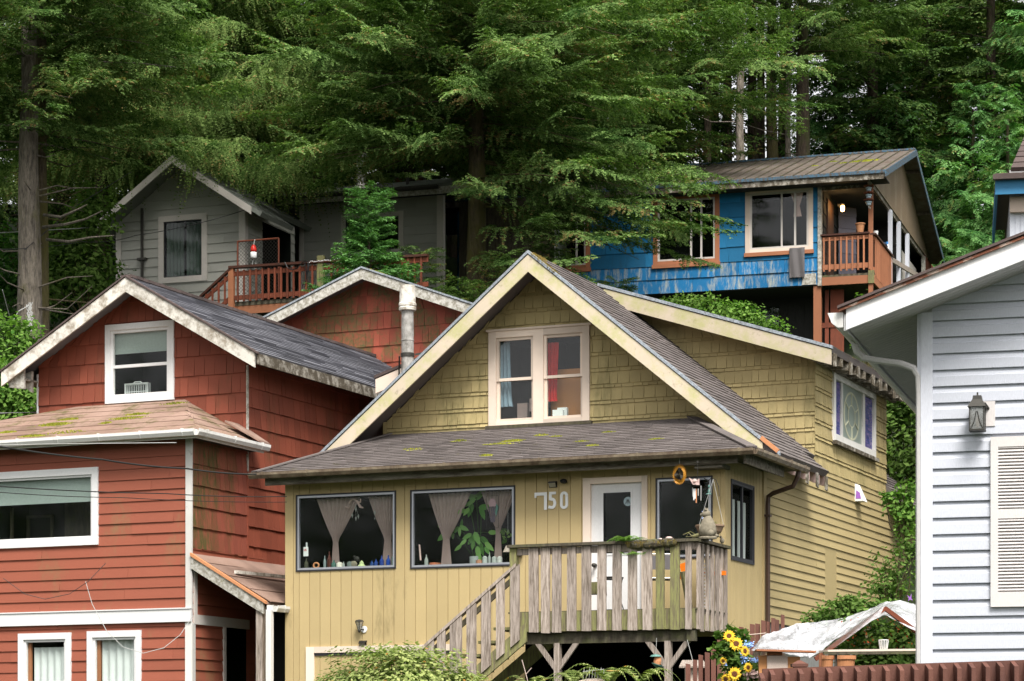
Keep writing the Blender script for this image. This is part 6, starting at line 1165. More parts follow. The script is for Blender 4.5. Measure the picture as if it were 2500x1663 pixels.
# ================================================================= FAR RIGHT HOUSE
HH = Place(2430, 42, -10)
hh = Thing(HH, 'blue_trimmed_house', 'corner of a lavender house with blue fascia and steep brown roof at the right edge', 'house', (1.2, 1, 4.5))
mb = MB(); panel(mb, front(.35), [(.24, 3), (4, 3), (4, 11.1), (.24, 11.1)]); vboards(mb, front(.35), .24, 4, 3, 11.1, .085); panel(mb, lside(.24), [(-4, 3), (-.35, 3), (-.35, 11.1), (-4, 11.1)]); hh.part('wall', mb, 'vinyl')
mb = MB(); mb.box(.0, 4, .0, .04, 11.05, 11.28); mb.box(0, .04, .04, 4, 11.05, 11.28); hh.part('blue_fascia', mb, plain('blue_fascia_paint', (.03, .16, .30), .6)); mb = MB(); mb.box(-.04, 4, -.12, 0, 11.28, 11.36); mb.box(.0, 4, .0, 4, 11.29, 11.4); hh.part('lower_roof', mb, 'roof_dark'); mb = MB(); mb.fbox(front(.33), .24, .9, 10.8, 11.05, 0, .1); hh.part('beam_end', mb, 'plywood')
mb = MB(); mb.box(.24, 4, .5, .6, 11.4, 11.56); hh.part('upper_fascia', mb, 'white'); roof_plane(hh, 'upper_roof', 'roof_dark', (.26, .45, 11.58), (4, .45, 11.58), (1.3, 3.2, 14.5), (4, 3.2, 14.5), course=.16)
# ================================================================= WHITE HOUSE (near, right)
WH = Place(2250, 19, -16)
wh = Thing(WH, 'white_house', 'pale blue-white vinyl sided house corner with white eaves in the right foreground', 'house', (1.5, 1, 1.6))
mb = MB(); FW = F0
prof = [(0, .022), (.58, .012), (.60, .004), (.62, .012), (1.0, .0)]
w0 = 1.6 + .0; h = .1226; wtop = 6.2; sl5 = .345; k0 = 4.309 - h * 30
ztop = lambda u: 4.84 + sl5 * (u + .50) + .02
w = k0
while w < wtop:
    for (qa, na), (qb, nb) in zip(((0, .024), (.06, .024), (.58, .021), (.66, .012), (.97, .001)), ((.06, .024), (.58, .021), (.66, .012), (.97, .001), (1.0, .0))):
        za, zb_ = w + qa * h, w + qb * h; ul = max(.08, (za - 4.86) / sl5 - .5)
        if ul < 3.2 and za > 1.4: mb.poly([FW.p(ul, za, na), FW.p(3.2, za, na), FW.p(3.2, zb_, nb), FW.p(ul, zb_, nb)], .5)
    if w > 1.4: ul = max(.08, (w - 4.86) / sl5 - .5); mb.poly([FW.p(ul, w, -.01), FW.p(3.2, w, -.01), FW.p(3.2, w, .022), FW.p(ul, w, .022)], .5)
    w += h
panel(mb, FW, [(0, 1.4), (3.2, 1.4), (3.2, 6.1), (0, 4.95)], n=-.012); panel(mb, lside(0), [(-5, 1.4), (0, 1.4), (0, 4.95), (-5, 4.95)]); wh.part('siding_wall', mb, 'vinyl')
mb = MB(); mb.fbox(FW, -.004, .085, 1.4, 4.985, -.0, .03); mb.box(-.03, .0, -.02, .08, 1.4, 4.98); wh.part('corner_post', mb, 'vinyl_post')
# roof slab, soffit follows the slope
vo = -.42; zbm = lambda u: 4.815 + sl5 * (u + .49)
mb = MB(); mb.prism([(-.49, vo, zbm(-.49) + .012), (3.2, vo, zbm(3.2) + .012), (3.2, 5, zbm(3.2) + .012), (-.49, 5, zbm(-.49) + .012)], (0, 0, .1)); wh.part('roof_deck', mb, 'soffit')
mb = MB()
for i in range(60): v = vo + i * .085; mb.prism([(-.48, v + .004, zbm(-.48) + .004), (3.2, v + .004, zbm(3.2) + .004), (3.2, v + .081, zbm(3.2) + .004), (-.48, v + .081, zbm(-.48) + .004)], (0, 0, .006))
wh.part('soffit', mb, 'soffit')
mb = MB(); mb.prism([(-.50, vo - .03, zbm(-.5)), (3.2, vo - .03, zbm(3.2)), (3.2, vo - .03, zbm(3.2) + .105), (-.50, vo - .03, zbm(-.5) + .105)], (0, .028, 0)); mb.prism([(-.50, vo - .02, zbm(-.5) + .107), (3.2, vo - .02, zbm(3.2) + .107), (3.2, vo - .02, zbm(3.2) + .155), (-.50, vo - .02, zbm(-.5) + .155)], (0, .028, 0)); wh.part('rake_fascia', mb, 'white')
mb = MB(); mb.prism([(-.50, vo, zbm(-.5)), (-.50, 5, zbm(-.5)), (-.50, 5, zbm(-.5) + .12), (-.50, vo, zbm(-.5) + .12)], (-.02, 0, 0)); wh.part('eave_fascia', mb, 'white')
mb = MB(); rr = random.Random(4); u = -.55
while u < 3.2:
    L = rr.uniform(.12, .3); t_ = rr.uniform(.015, .03); mb.prism([(u, vo - .045, zbm(u) + .155), (u + L, vo - .045, zbm(u + L) + .155), (u + L, vo - .045, zbm(u + L) + .155 + t_), (u, vo - .045, zbm(u) + .155 + t_)], (0, .3, 0)); u += L
wh.part('shingle_edge', mb, peel('rust_and_cream_edge', (.55, .42, .34), (.22, .085, .05), (.5, .56), (1, 1, 3), 7)); mb = MB(); mb.prism([(-.56, vo - .06, zbm(-.56) + .178), (3.2, vo - .06, zbm(3.2) + .185), (3.2, 5, zbm(3.2) + .185), (-.56, 5, zbm(-.56) + .178)], (0, 0, .02)); wh.part('roof', mb, 'roof_dark')
mb = MB(); prof = [(0, 0), (0, -.11), (.04, -.11), (.085, -.075), (.10, -.03), (.115, -.0), (.105, .0), (.08, -.025), (.07, -.07), (.03, -.1), (.01, -.1), (.01, 0)]
gz = zbm(-.5) + .135; mb.prism([Vector((-.525 - x, vo - .0, gz + y)) for x, y in prof], (0, 5.4, 0)); mb.prism([Vector((-.525, vo - .004, gz)), Vector((-.525, vo - .004, gz - .11)), Vector((-.565, vo - .004, gz - .11)), Vector((-.61, vo - .004, gz - .075)), Vector((-.64, vo - .004, gz))], (0, .004, 0)); wh.part('gutter', mb, 'gutter_white')
D_ = lambda px, py, v: Vector((hv(WH, px, py, v)[0], v, hv(WH, px, py, v)[1]))
mb = MB(); mb.tube([D_(2085, 815, .2), D_(2085, 835, .2), D_(2092, 858, .2), D_(2110, 874, .2), D_(2140, 880, .15), D_(2200, 888, .05), D_(2232, 900, -.0), D_(2243, 920, -.0), D_(2245, 960, -.0), D_(2244, 1800, .0)], .027, 8); wh.part('downspout', mb, 'soffit')
# shutter
SH = (.514, 1.0, 2.777, 4.036); mb = MB(); mb.ring(FW, *SH, .055, .02, .05, .11, .075); mb.fbox(FW, .569, .945, 3.43, 3.50, .02, .047); sh_ = wh.part('shutter', mb, 'shutter'); mb = MB(); z = 2.895
while z < 3.95:
    if not (3.41 < z < 3.49): mb.prism([FW.p(.567, z, .045), FW.p(.567, z + .006, .047), FW.p(.567, z + .024, .028), FW.p(.567, z + .018, .025)], FW.U * .38)
    z += .0245
wh.part('louvres', mb, 'shutter', sh_)
mb = MB(); mb.frect(FW, .56, .95, 2.88, 3.97, .024); wh.part('shutter_back', mb, 'grey_trim', sh_)
# lantern
u, z = .425, 4.22; t = Thing(WH, 'wall_lantern', 'bronze four-sided lantern on the pale vinyl wall above the shutter', 'wall lamp', (u, -.1, z))
mb = MB(); mb.fbox(FW, .455, .545, z - .10, z + .085, .012, .03); t.part('mounting_block', mb, 'shutter'); v = -.12
mb = MB(); mb.tube([(u + .07, -.03, z + .03), (u + .05, -.08, z + .06), (u, v, z + .05)], .012, 6)
Wb, Wt = .050, .038; zb_, zt_ = z - .135, z + .03
cor = lambda w, zz_: [(u - w, v - w, zz_), (u + w, v - w, zz_), (u + w, v + w, zz_), (u - w, v + w, zz_)]
cb, ct = cor(.052, zb_), cor(.052, zt_)
for a, b in zip(cb, ct): mb.beam(a, b, .009, .009, (1, 0, 0) if True else 0)
mb.box(u - .058, u + .058, v - .058, v + .058, zb_ - .012, zb_); mb.hexa(cor(.068, zt_) + cor(.035, zt_ + .055)); mb.hexa(cor(.035, zt_ + .055) + cor(.030, zt_ + .085)); mb.lathe((u, v, zt_ + .085), [(.010, 0), (.006, .01), (.006, .025), (0, .026)], 8)
for s in (-1, 1): mb.tube([(u + s * .042, v - .054, zb_ + .005), (u + s * .018, v - .054, zb_ + .06), (u + s * .004, v - .054, zb_ + .13)], .0035, 4)
t.part('cage', mb, 'darkmetal'); mb = MB()
for k in range(4): a, b, c_, d_ = cb[k], cb[(k + 1) % 4], ct[(k + 1) % 4], ct[k]; mb.poly([a, b, c_, d_])
t.part('glass_panels', mb, glassm('seeded_glass', (.55, .56, .55), .12, .5)); mb = MB(); mb.lathe((u, v, zb_), [(.012, .02), (.014, .05), (.012, .08), (.004, .1)], 8); t.part('bulb', mb, 'plywood')
# ================================================================= TREES
def quads_mesh(name, Q, rv, mat):
    """Q: (n,4,3) float array"""
    n = len(Q); me = bpy.data.meshes.new(name); me.vertices.add(n * 4); me.vertices.foreach_set('co', Q.astype(np.float32).ravel())
    me.loops.add(n * 4); me.loops.foreach_set('vertex_index', np.arange(n * 4, dtype=np.int32)); me.polygons.add(n)
    me.polygons.foreach_set('loop_start', np.arange(0, n * 4, 4, dtype=np.int32)); me.polygons.foreach_set('loop_total', np.full(n, 4, dtype=np.int32))
    at_ = me.attributes.new('rnd', 'FLOAT', 'FACE'); at_.data.foreach_set('value', np.asarray(rv, dtype=np.float32)); me.materials.append(M[mat]); me.update(); me.validate(); return me

def twigs(P0, D, S, l, w):
    """rhombus twigs: base (n,3), direction (n,3), side (n,3), length (n), width (n)"""
    l = l[:, None]; w = w[:, None]
    return np.stack([P0, P0 + D * l * .45 + S * w, P0 + D * l, P0 + D * l * .45 - S * w], 1)

def spray(kind, L, g):
    Q = []; RV = []
    big = 1 + .10 * max(0, L - 2)
    step = {'hem': .075, 'weep': .085, 'cedar': .14, 'far': .12}[kind] * big
    s = .08 * L
    while s < L:
        f = s / L
        for sg in (-1, 1):
            nshoot = 1
            if kind == 'hem' or kind == 'far':
                ln = (.34 * L * (1 - f) ** .65 * min(1, f * 4 + .2) + .09) * g.uniform(.45, 1.2); ang = R(64 - 24 * f) + g.normal(0, .16)
                d = np.array([math.cos(ang), sg * math.sin(ang), g.normal(-.07, .13)]); droop = g.uniform(.15, .45); tl, tw, ts = (.085, .015, .036) if kind == 'hem' else (.16, .030, .085)
            elif kind == 'weep':
                ln = (.26 * L * (1 - f) ** .5 * min(1, f * 4 + .2) + .22) * g.uniform(.35, 1.3)
                d = np.array([g.uniform(.1, .8), sg * g.uniform(.3, 1), g.uniform(-.8, .1)]); droop = g.uniform(.5, 1.3); tl, tw, ts = .068, .015, .030
            else:
                ln = (.34 * L * (1 - f) ** .6 * min(1, f * 4 + .2) + .16) * g.uniform(.6, 1.15)
                d = np.array([.60, sg * g.uniform(.5, .8), g.uniform(-.55, .0)]); droop = g.uniform(.35, .7); tl, tw, ts = .13, .017, .034
            d /= np.linalg.norm(d); ts *= big; tl *= 1 + (big - 1) * .5
            n = max(3, int(ln / ts)); t = (np.arange(n) + .5) / n
            up = np.array([0, 0, 1.]); side = np.cross(d, up); side /= np.linalg.norm(side)
            pos = np.array([s, 0, 0.]) + d * (t * ln)[:, None]; pos[:, 2] -= droop * (t * ln) ** 2 / max(ln, .3)
            tang = np.gradient(pos, axis=0); tang /= np.linalg.norm(tang, axis=1)[:, None]
            nrm = np.cross(side, tang); rvb = g.uniform(.2, .8)
            pos += g.normal(0, .006, pos.shape)
            for s2 in (-1, 1):
                k = g.uniform(.6, 1.3, n) * (1.08 - .7 * t); a2 = R(48) + g.normal(0, .25, n)
                dd = tang * np.cos(a2)[:, None] + side * (s2 * np.sin(a2))[:, None] + nrm * g.normal(-.10 if kind != 'cedar' else -.04, .20 if kind != 'cedar' else .08, n)[:, None]
                dd /= np.linalg.norm(dd, axis=1)[:, None]
                ss = np.cross(dd, nrm + g.normal(0, .4 if kind != 'cedar' else .15, (n, 3))); ss /= np.linalg.norm(ss, axis=1)[:, None]
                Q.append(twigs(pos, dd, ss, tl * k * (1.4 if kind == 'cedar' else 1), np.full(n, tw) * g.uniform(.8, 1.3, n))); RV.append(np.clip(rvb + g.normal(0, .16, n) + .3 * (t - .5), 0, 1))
        s += step * g.uniform(.6, 1.4)
    Q = np.concatenate(Q); RV = np.concatenate(RV)
    arch = {'hem': .05, 'weep': .08, 'cedar': .10, 'far': .05}[kind]
    x = Q[:, :, 0]; Q[:, :, 2] += -arch * x ** 2 / L * 2 + (.12 * x if kind == 'cedar' else 0); Q[:, :, 1] += .05 * L * np.sin(x / L * 2.6 + g.uniform(0, 6)); return Q, RV

TPL = {}; CLS = (.7, 1.3, 2.2, 3.4, 4.8, 6.0)
def template(kind, ln, g):
    c = min(CLS, key=lambda q: abs(math.log(q / ln)))
    if (kind, c) not in TPL: g0 = np.random.default_rng(int(c * 10)); TPL[(kind, c)] = [spray(kind, c, g0) for _ in range(4)]
    l = TPL[(kind, c)]; Q, RV = l[g.integers(len(l))]; return Q, RV, ln / c

def crown(kind, specs, g, maxdist=None):
    """specs: list of (z, azimuth, length, pitch, roll, radius of trunk there)"""
    out_, rv_ = [], []; full = []
    for sp in specs:
        (z, az, ln, pitch, roll, tr) = sp
        if ln < 1.9 or kind == 'far': full.append((z, az, ln, pitch, roll, tr, 0, 0)); continue
        arch = {'hem': .05, 'weep': .08, 'cedar': .10}[kind]; m = ln * .62
        full.append((z, az, m, pitch, roll, tr, 0, 0)); ns = int(2.2 * ln)
        for k in range(ns):
            f = (k + g.uniform(.2, .9)) / ns * .72 + .26; x = f * ln; dz_ = -arch * x ** 2 / max(ln, 1) * 1.4 * (1 if kind != 'cedar' else .6)
            zz0 = z + x * math.sin(pitch) + dz_; xr = tr + x * math.cos(pitch); sg = 1 if k % 2 else -1
            full.append((zz0, az + sg * R(g.uniform(12, 52)) * (1.15 - f * .6), ln * g.uniform(.24, .42) * (1.25 - .45 * f), pitch + R(g.uniform(-10, 22 if kind == 'hem' else 8)), roll + g.normal(0, .3), 0, xr * math.cos(az), xr * math.sin(az)))
    for (z, az, ln, pitch, roll, tr, ox, oy) in full:
        Q, RV, sc = template(kind, max(ln, .45), g)
        q = Q * sc
        cr, sr = math.cos(roll), math.sin(roll); y, zz_ = q[:, :, 1] * cr - q[:, :, 2] * sr, q[:, :, 1] * sr + q[:, :, 2] * cr; x = q[:, :, 0]
        cp, sp = math.cos(pitch), math.sin(pitch); x2, z2 = x * cp - zz_ * sp, x * sp + zz_ * cp; x2 = x2 + tr
        ca, sa = math.cos(az), math.sin(az)
        out_.append(np.stack([x2 * ca - y * sa + ox, x2 * sa + y * ca + oy, z2 + z], 2)); rv_.append(np.clip(RV + g.normal(0, .16), 0, 1))
    return np.concatenate(out_), np.concatenate(rv_)

def conifer_specs(z0, z1, H, rmax, nb, g, pitch=(-12, 8), az_lim=None, ragged=.35):
    sp = []; ga = 2.39996
    for i in range(nb):
        f = (i + g.uniform(0, 1)) / nb; z = z0 + (z1 - z0) * f; taper = max(.18, min(1, (H - z) / (H - z0) * 1.1)) * min(1, .62 + f * 2.2)
        ln = rmax * taper * g.uniform(1 - ragged, 1.08); az = i * ga + g.normal(0, .3)
        if az_lim: az = g.uniform(*az_lim)
        sp.append((z, az, ln, R(g.uniform(*pitch) + (14 * (z - z0) / (H - z0))), g.normal(0, .22), .08))
    return sp

def limb_mesh(mb, specs, arch=.07, rr=.022, every=1, base=(0, 0, 0)):
    for i, (z, az, ln, pitch, roll, tr) in enumerate(specs):
        if i % every: continue
        pts = []
        for k in range(5):
            x = ln * .85 * k / 4; zz_ = -arch * x ** 2 / 3 * 2 / max(1, ln / 3); x2, z2 = x * math.cos(pitch) - zz_ * math.sin(pitch), x * math.sin(pitch) + zz_ * math.cos(pitch)
            pts.append((base[0] + x2 * math.cos(az), base[1] + x2 * math.sin(az), base[2] + z + z2))
        mb.tube(pts, [rr * 1.4 * (ln / 4), rr, rr * .8, rr * .5, rr * .25], 4, cap=False)

def trunk_mesh(mb, zb, zt, r0, r1, seed=0, lean=(0, 0), n=16, k=14):
    g = random.Random(seed); pts = [Vector((lean[0] * (i / k) + g.uniform(-.02, .02), lean[1] * (i / k), zb + (zt - zb) * (i / k) ** 1.1)) for i in range(k + 1)]
    rr = [r0 * (1.35 if i == 0 else 1.08 if i == 1 else 1) * (1 - i / k) + r1 * (i / k) for i in range(k + 1)]; i0 = len(mb.v); mb.tube(pts, rr, n, .5)
    for j in range(i0, len(mb.v)):   # fluted bark
        x, y, z = mb.v[j]; c = pts[min(k, (j - i0) // n)]; q = 1 + .07 * math.sin((j - i0) % n * 2.4 + (j - i0) // n * .6) + g.uniform(-.03, .03); mb.v[j] = (c.x + (x - c.x) * q, c.y + (y - c.y) * q, z)

CROWNS = {}
def tree(px, Y, label, kind='hem', mat='needle_hemlock', key=None, z0=4, H=24, z1=None, rmax=3.6, nb=110, r0=.28, bark='bark_dark', pitch=(-12, 8), seed=1, name='hemlock_tree', group=None, rz=0.0, extra=(), sc=1.0, limbs=True, dead=0, az_lim=None, zb=None, ragged=.35):
    X = (px - CX) / FPX * Y; zg_ = ground_z(X, Y) if zb is None else zb
    z1 = z1 or H
    e = bpy.data.objects.new(name, None); COL.objects.link(e); e.location = (X, Y, zg_); e.rotation_euler = (0, 0, rz); e.scale = (sc, sc, sc); props(e, label, 'tree', group)
    k = key or (name, px, Y)
    if k not in CROWNS:
        g = np.random.default_rng(seed); sp = conifer_specs(z0, z1, H, rmax, nb, g, pitch, az_lim, ragged) + list(extra)
        Q, RV = crown(kind, sp, g); me = quads_mesh('crown', Q, RV, mat)
        mb = MB(); trunk_mesh(mb, -1.0, min(z1, H - .8), r0, .03, seed)
        if limbs: limb_mesh(mb, sp, every=1 if len(extra) else 2)
        rg = random.Random(seed)
        for i in range(dead): z = rg.uniform(z0 * .35, z0); az = rg.uniform(0, 6.28); l = rg.uniform(.5, 1.6); mb.tube([(0, 0, z), (l * .6 * math.cos(az), l * .6 * math.sin(az), z - .05 + rg.uniform(-.1, .25)), (l * math.cos(az), l * math.sin(az), z + rg.uniform(-.2, .4))], [.022, .014, .005], 4, cap=False)
        CROWNS[k] = (me, mb.mesh('trunk', M[bark], True))
    cm, tm = CROWNS[k]
    for nm, me in (('crown', cm), ('trunk', tm)): o = bpy.data.objects.new(nm, me); COL.objects.link(o); o.parent = e
    return e
TG = 'conifers on the slope behind the houses'
PI_ = math.pi
# --- big left tree (two stems: pale and mossy)
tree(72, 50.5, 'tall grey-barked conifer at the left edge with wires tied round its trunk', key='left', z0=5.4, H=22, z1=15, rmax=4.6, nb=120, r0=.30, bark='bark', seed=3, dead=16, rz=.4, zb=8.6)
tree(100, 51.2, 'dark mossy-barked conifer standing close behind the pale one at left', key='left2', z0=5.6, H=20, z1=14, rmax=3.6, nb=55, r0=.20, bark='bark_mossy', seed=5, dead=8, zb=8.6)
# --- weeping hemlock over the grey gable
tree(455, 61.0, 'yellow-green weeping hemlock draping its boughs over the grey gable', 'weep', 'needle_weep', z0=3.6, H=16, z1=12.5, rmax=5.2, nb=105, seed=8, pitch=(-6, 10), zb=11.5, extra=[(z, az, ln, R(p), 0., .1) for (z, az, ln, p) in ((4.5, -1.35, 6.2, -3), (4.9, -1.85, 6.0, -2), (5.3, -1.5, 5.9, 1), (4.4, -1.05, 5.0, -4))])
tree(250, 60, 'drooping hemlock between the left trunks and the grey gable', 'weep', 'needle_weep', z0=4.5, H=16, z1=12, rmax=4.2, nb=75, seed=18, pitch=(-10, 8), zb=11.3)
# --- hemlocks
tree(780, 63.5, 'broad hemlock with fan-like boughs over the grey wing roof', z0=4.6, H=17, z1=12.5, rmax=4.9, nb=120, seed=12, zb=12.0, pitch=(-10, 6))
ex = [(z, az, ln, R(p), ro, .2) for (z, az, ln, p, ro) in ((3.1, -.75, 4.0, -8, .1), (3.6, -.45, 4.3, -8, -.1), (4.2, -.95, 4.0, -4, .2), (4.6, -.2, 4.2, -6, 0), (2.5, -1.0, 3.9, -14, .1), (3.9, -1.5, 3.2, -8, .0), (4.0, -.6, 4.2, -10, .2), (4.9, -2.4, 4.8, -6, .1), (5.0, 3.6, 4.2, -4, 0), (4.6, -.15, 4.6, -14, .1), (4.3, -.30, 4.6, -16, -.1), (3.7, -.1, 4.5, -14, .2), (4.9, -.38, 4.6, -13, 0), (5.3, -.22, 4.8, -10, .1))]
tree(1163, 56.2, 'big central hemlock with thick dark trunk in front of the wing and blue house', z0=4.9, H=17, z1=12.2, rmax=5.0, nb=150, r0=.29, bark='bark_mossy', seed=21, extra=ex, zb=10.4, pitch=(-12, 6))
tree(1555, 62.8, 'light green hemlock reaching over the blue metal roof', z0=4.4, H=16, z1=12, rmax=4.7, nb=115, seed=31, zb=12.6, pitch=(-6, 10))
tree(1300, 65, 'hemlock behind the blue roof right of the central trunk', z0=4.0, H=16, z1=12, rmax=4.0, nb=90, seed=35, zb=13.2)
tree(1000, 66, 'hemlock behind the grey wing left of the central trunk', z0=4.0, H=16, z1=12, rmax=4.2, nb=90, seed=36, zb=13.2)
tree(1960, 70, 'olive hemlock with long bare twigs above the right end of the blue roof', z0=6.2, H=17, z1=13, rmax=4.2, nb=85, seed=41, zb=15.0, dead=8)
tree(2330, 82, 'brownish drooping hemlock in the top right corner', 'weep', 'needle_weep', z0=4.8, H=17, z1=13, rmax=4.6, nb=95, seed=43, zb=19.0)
# --- cedars
for i, (px, Y, zb, H, rm, nb, lb) in enumerate(((2040, 74.5, 15.8, 7.2, 3.0, 110, 'bright drooping cedar peak rising just right of the dark trunks'), (2190, 74, 15.6, 6.4, 3.3, 110, 'second drooping cedar behind the blue roof gable end'), (2460, 66, 11.2, 8.0, 2.9, 110, 'cedar with long hanging fronds beside the lavender house'), (2375, 72, 12.8, 8.2, 3.0, 120, 'tall cedar filling the gap between the blue and lavender houses'), (2330, 74, 13.5, 5.0, 2.6, 80, 'lower cedar just beyond the back corner of the blue house'))):
    tree(px, Y, lb, 'cedar', 'needle_cedar', z0=.6, H=H, rmax=rm, nb=nb, seed=51 + i, zb=zb, pitch=(-8, 12), name='cedar_tree', r0=.12, limbs=False)
tree(2520, 73, 'shadowed cedar rising behind the lavender house', 'cedar', 'needle_cedar', z0=1, H=13, rmax=3.6, nb=110, seed=58, zb=13.5, name='cedar_tree', limbs=False)
# --- background (shared crowns)
bgp = [(-60, 66, 0), (150, 66, 1), (330, 69, 2), (560, 69, 0), (690, 71, 1), (880, 72, 2), (1110, 71, 0), (1240, 74, 1), (1430, 71, 2), (1620, 73, 0), (2130, 74, 1), (2260, 76, 2), (2420, 74, 0), (60, 74, 2), (240, 76, 0), (450, 77, 1), (620, 79, 2), (790, 80, 0), (960, 79, 1), (1180, 81, 2), (1340, 80, 0), (1520, 80, 1), (1660, 82, 2), (2200, 83, 0), (2350, 84, 1), (2520, 82, 2), (2050, 86, 0)]
words = ['leftmost far conifer', 'far conifer above the left trunks', 'far conifer left of the grey gable peak', 'far conifer right of the grey gable peak', 'far conifer above the chained deck', 'far conifer above the shiny roof flue', 'far conifer left of the central trunk top', 'far conifer right of the central trunk top', 'far conifer above the hidden blue roof', 'far conifer left of the bare trunks', 'far conifer above the cedar peak', 'far conifer right of the cedar peak', 'far conifer at the right edge', 'farther conifer at the left edge', 'farther conifer above the left dead boughs', 'farther conifer above the grey gable', 'farther conifer between the grey gable and flue', 'farther conifer above the roof flue', 'farther conifer above the red shed', 'farther conifer over the central hemlock', 'farther conifer over the first blue window', 'farther conifer over the second blue window', 'farther conifer nearest the bare trunks', 'farther conifer over the blue gable end', 'farther conifer over the right cedars', 'farthest conifer beyond the right edge', 'farthest conifer behind the olive hemlock']
for i, (px, Y, v) in enumerate(bgp):
    tree(px, Y, 'dark green ' + words[i], 'far', 'needle_back', key='bg%d' % v, z0=1.5, H=17, z1=14, rmax=3.7, nb=120, seed=60 + v, name='spruce_tree', group=TG, rz=i * 1.3, r0=.22, bark='bark_dark', sc=1.0 + .12 * math.sin(i * 2.1))
# --- bare trunks right of centre
for i, (px, Y, r0, bk, lb) in enumerate(((1728, 71, .13, 'bark_dark', 'thin dark bare trunk, first left of the pale one'), (1807, 69, .15, 'bark', 'pale lichen-spotted bare trunk above the blue roof'), (1836, 74, .19, 'bark_dark', 'dark trunk just right of the pale lichen-spotted one'), (1858, 78, .17, 'bark_dark', 'second dark trunk right of the pale one'), (1884, 73, .22, 'bark_mossy', 'thickest mossy trunk among the bare trunks'), (1912, 76, .2, 'bark_dark', 'dark trunk right of the thick mossy one'), (1925, 71, .10, 'bark', 'slender pale trunk beside the sky gap'), (1956, 74, .15, 'bark_dark', 'lone trunk standing in the sky gap'), (1775, 80, .2, 'bark_dark', 'far dark trunk left of the pale one'), (1745, 84, .22, 'bark_dark', 'farthest dark trunk of the group'))):
    tree(px, Y, lb, 'far', 'needle_back', z0=9.0, H=19, z1=14, rmax=3.0, nb=34, seed=80 + i, name='pine_trunk_tree', group='bare trunks above the blue roof', r0=r0, bark=bk, dead=14)
# --- young fir and low conifers
tree(902, 53.2, 'bright young fir in front of the grey wing window', 'hem', 'needle_young', z0=.25, H=4.1, rmax=1.75, nb=260, ragged=.2, seed=90, zb=9.55, pitch=(-6, 14), name='young_fir', r0=.05, limbs=False)
for i, (px, Y, zb, H, rm, lb) in enumerate(((1030, 54, 9.3, 3.3, 1.5, 'low dark fir right of the bright young fir'), (1120, 53.5, 9.2, 2.6, 1.5, 'low dark fir below the central trunk'), (1235, 54.2, 9.6, 3.0, 1.6, 'low fir just right of the central trunk base'), (1340, 55.0, 10.2, 3.6, 1.6, 'small fir before the left blue window'), (800, 52.5, 9.6, 1.9, 1.4, 'small fir spray above the rear cabin rake'), (1500, 55, 9.8, 2.3, 1.5, 'small dark fir below the middle blue window'))):
    tree(px, Y, lb, 'hem', 'needle_young' if i in (4,) else 'needle_hemlock', z0=.2, H=H, rmax=rm, nb=140, seed=95 + i, zb=zb, pitch=(-8, 10), name='young_fir', r0=.05, limbs=False, group='low firs between the houses')
# ================================================================= SHRUBS
def leaf_cloud(c, rx, ry, rz, n, ls, g, shell=.5, flat=.5, bottom=True, droop=.0):
    u = g.normal(size=(n, 3)); u /= np.linalg.norm(u, axis=1)[:, None]
    if not bottom: u[:, 2] = np.abs(u[:, 2])
    r = (1 - shell * g.random(n) ** 1.5); lump = 1 + .16 * np.sin(u[:, 0] * 7 + c[0] * 3) * np.sin(u[:, 1] * 6 + 1) + .10 * np.sin(u[:, 2] * 11)
    P_ = np.array(c) + u * (r * lump)[:, None] * np.array([rx, ry, rz])
    nrm = u * .6 + np.array([0, 0, .7]) + g.normal(0, flat, (n, 3)); nrm /= np.linalg.norm(nrm, axis=1)[:, None]
    d = np.cross(nrm, g.normal(size=(n, 3))); d /= np.linalg.norm(d, axis=1)[:, None]; d[:, 2] -= droop; s = np.cross(nrm, d); l = ls * g.uniform(.6, 1.25, n)
    rv = np.clip(g.normal(.5, .22, n), 0, 1)
    return twigs(P_, d, s, l, l * .33), rv
def shrub(H, c, parts, n, ls, mat, label, seed=1, name='shrub', cat='shrub', stems=True, **kw):
    """parts: list of ellipsoids relative to c (x,y,z,rx,ry,rz)"""
    g = np.random.default_rng(seed); Qs, Rs = [], []; vol = sum(p[3] * p[5] for p in parts)
    for p in parts:
        q, r_ = leaf_cloud(p[:3], p[3], p[4], p[5], int(n * p[3] * p[5] / vol), ls, g, **kw); Qs.append(q); Rs.append(r_)
    e = bpy.data.objects.new(name, None); COL.objects.link(e); e.location = c; props(e, label, cat)
    o = bpy.data.objects.new('foliage', quads_mesh('foliage', np.concatenate(Qs), np.concatenate(Rs), mat)); COL.objects.link(o); o.parent = e
    if stems:
        mb = MB(); rg = random.Random(seed); base = Vector((0, 0, min(p[2] - p[5] for p in parts) - .2))
        for p in parts:
            for k in range(5): t_ = Vector((p[0] + rg.uniform(-.6, .6) * p[3], p[1] + rg.uniform(-.6, .6) * p[4], p[2] + rg.uniform(-.3, .7) * p[5])); m_ = (base + t_) / 2 + Vector((rg.uniform(-.1, .1), 0, rg.uniform(0, .15))); mb.tube([base, m_, t_], [.014, .009, .004], 4)
        s_ = bpy.data.objects.new('stems', mb.mesh('stems', M['bark_mossy'])); COL.objects.link(s_); s_.parent = e
    return e
shrub(WORLD, at(975, 1690, 29.5), [(0, 0, 0, 1.0, .7, .56), (-.45, .1, -.12, .62, .5, .42), (.5, .1, -.12, .6, .5, .40), (0, -.1, .06, .5, .5, .52)], 9500, .062, 'leaf_bush', 'rounded variegated shrub with small pale green leaves below the stairs', 5, shell=.35, flat=.28, bottom=False)
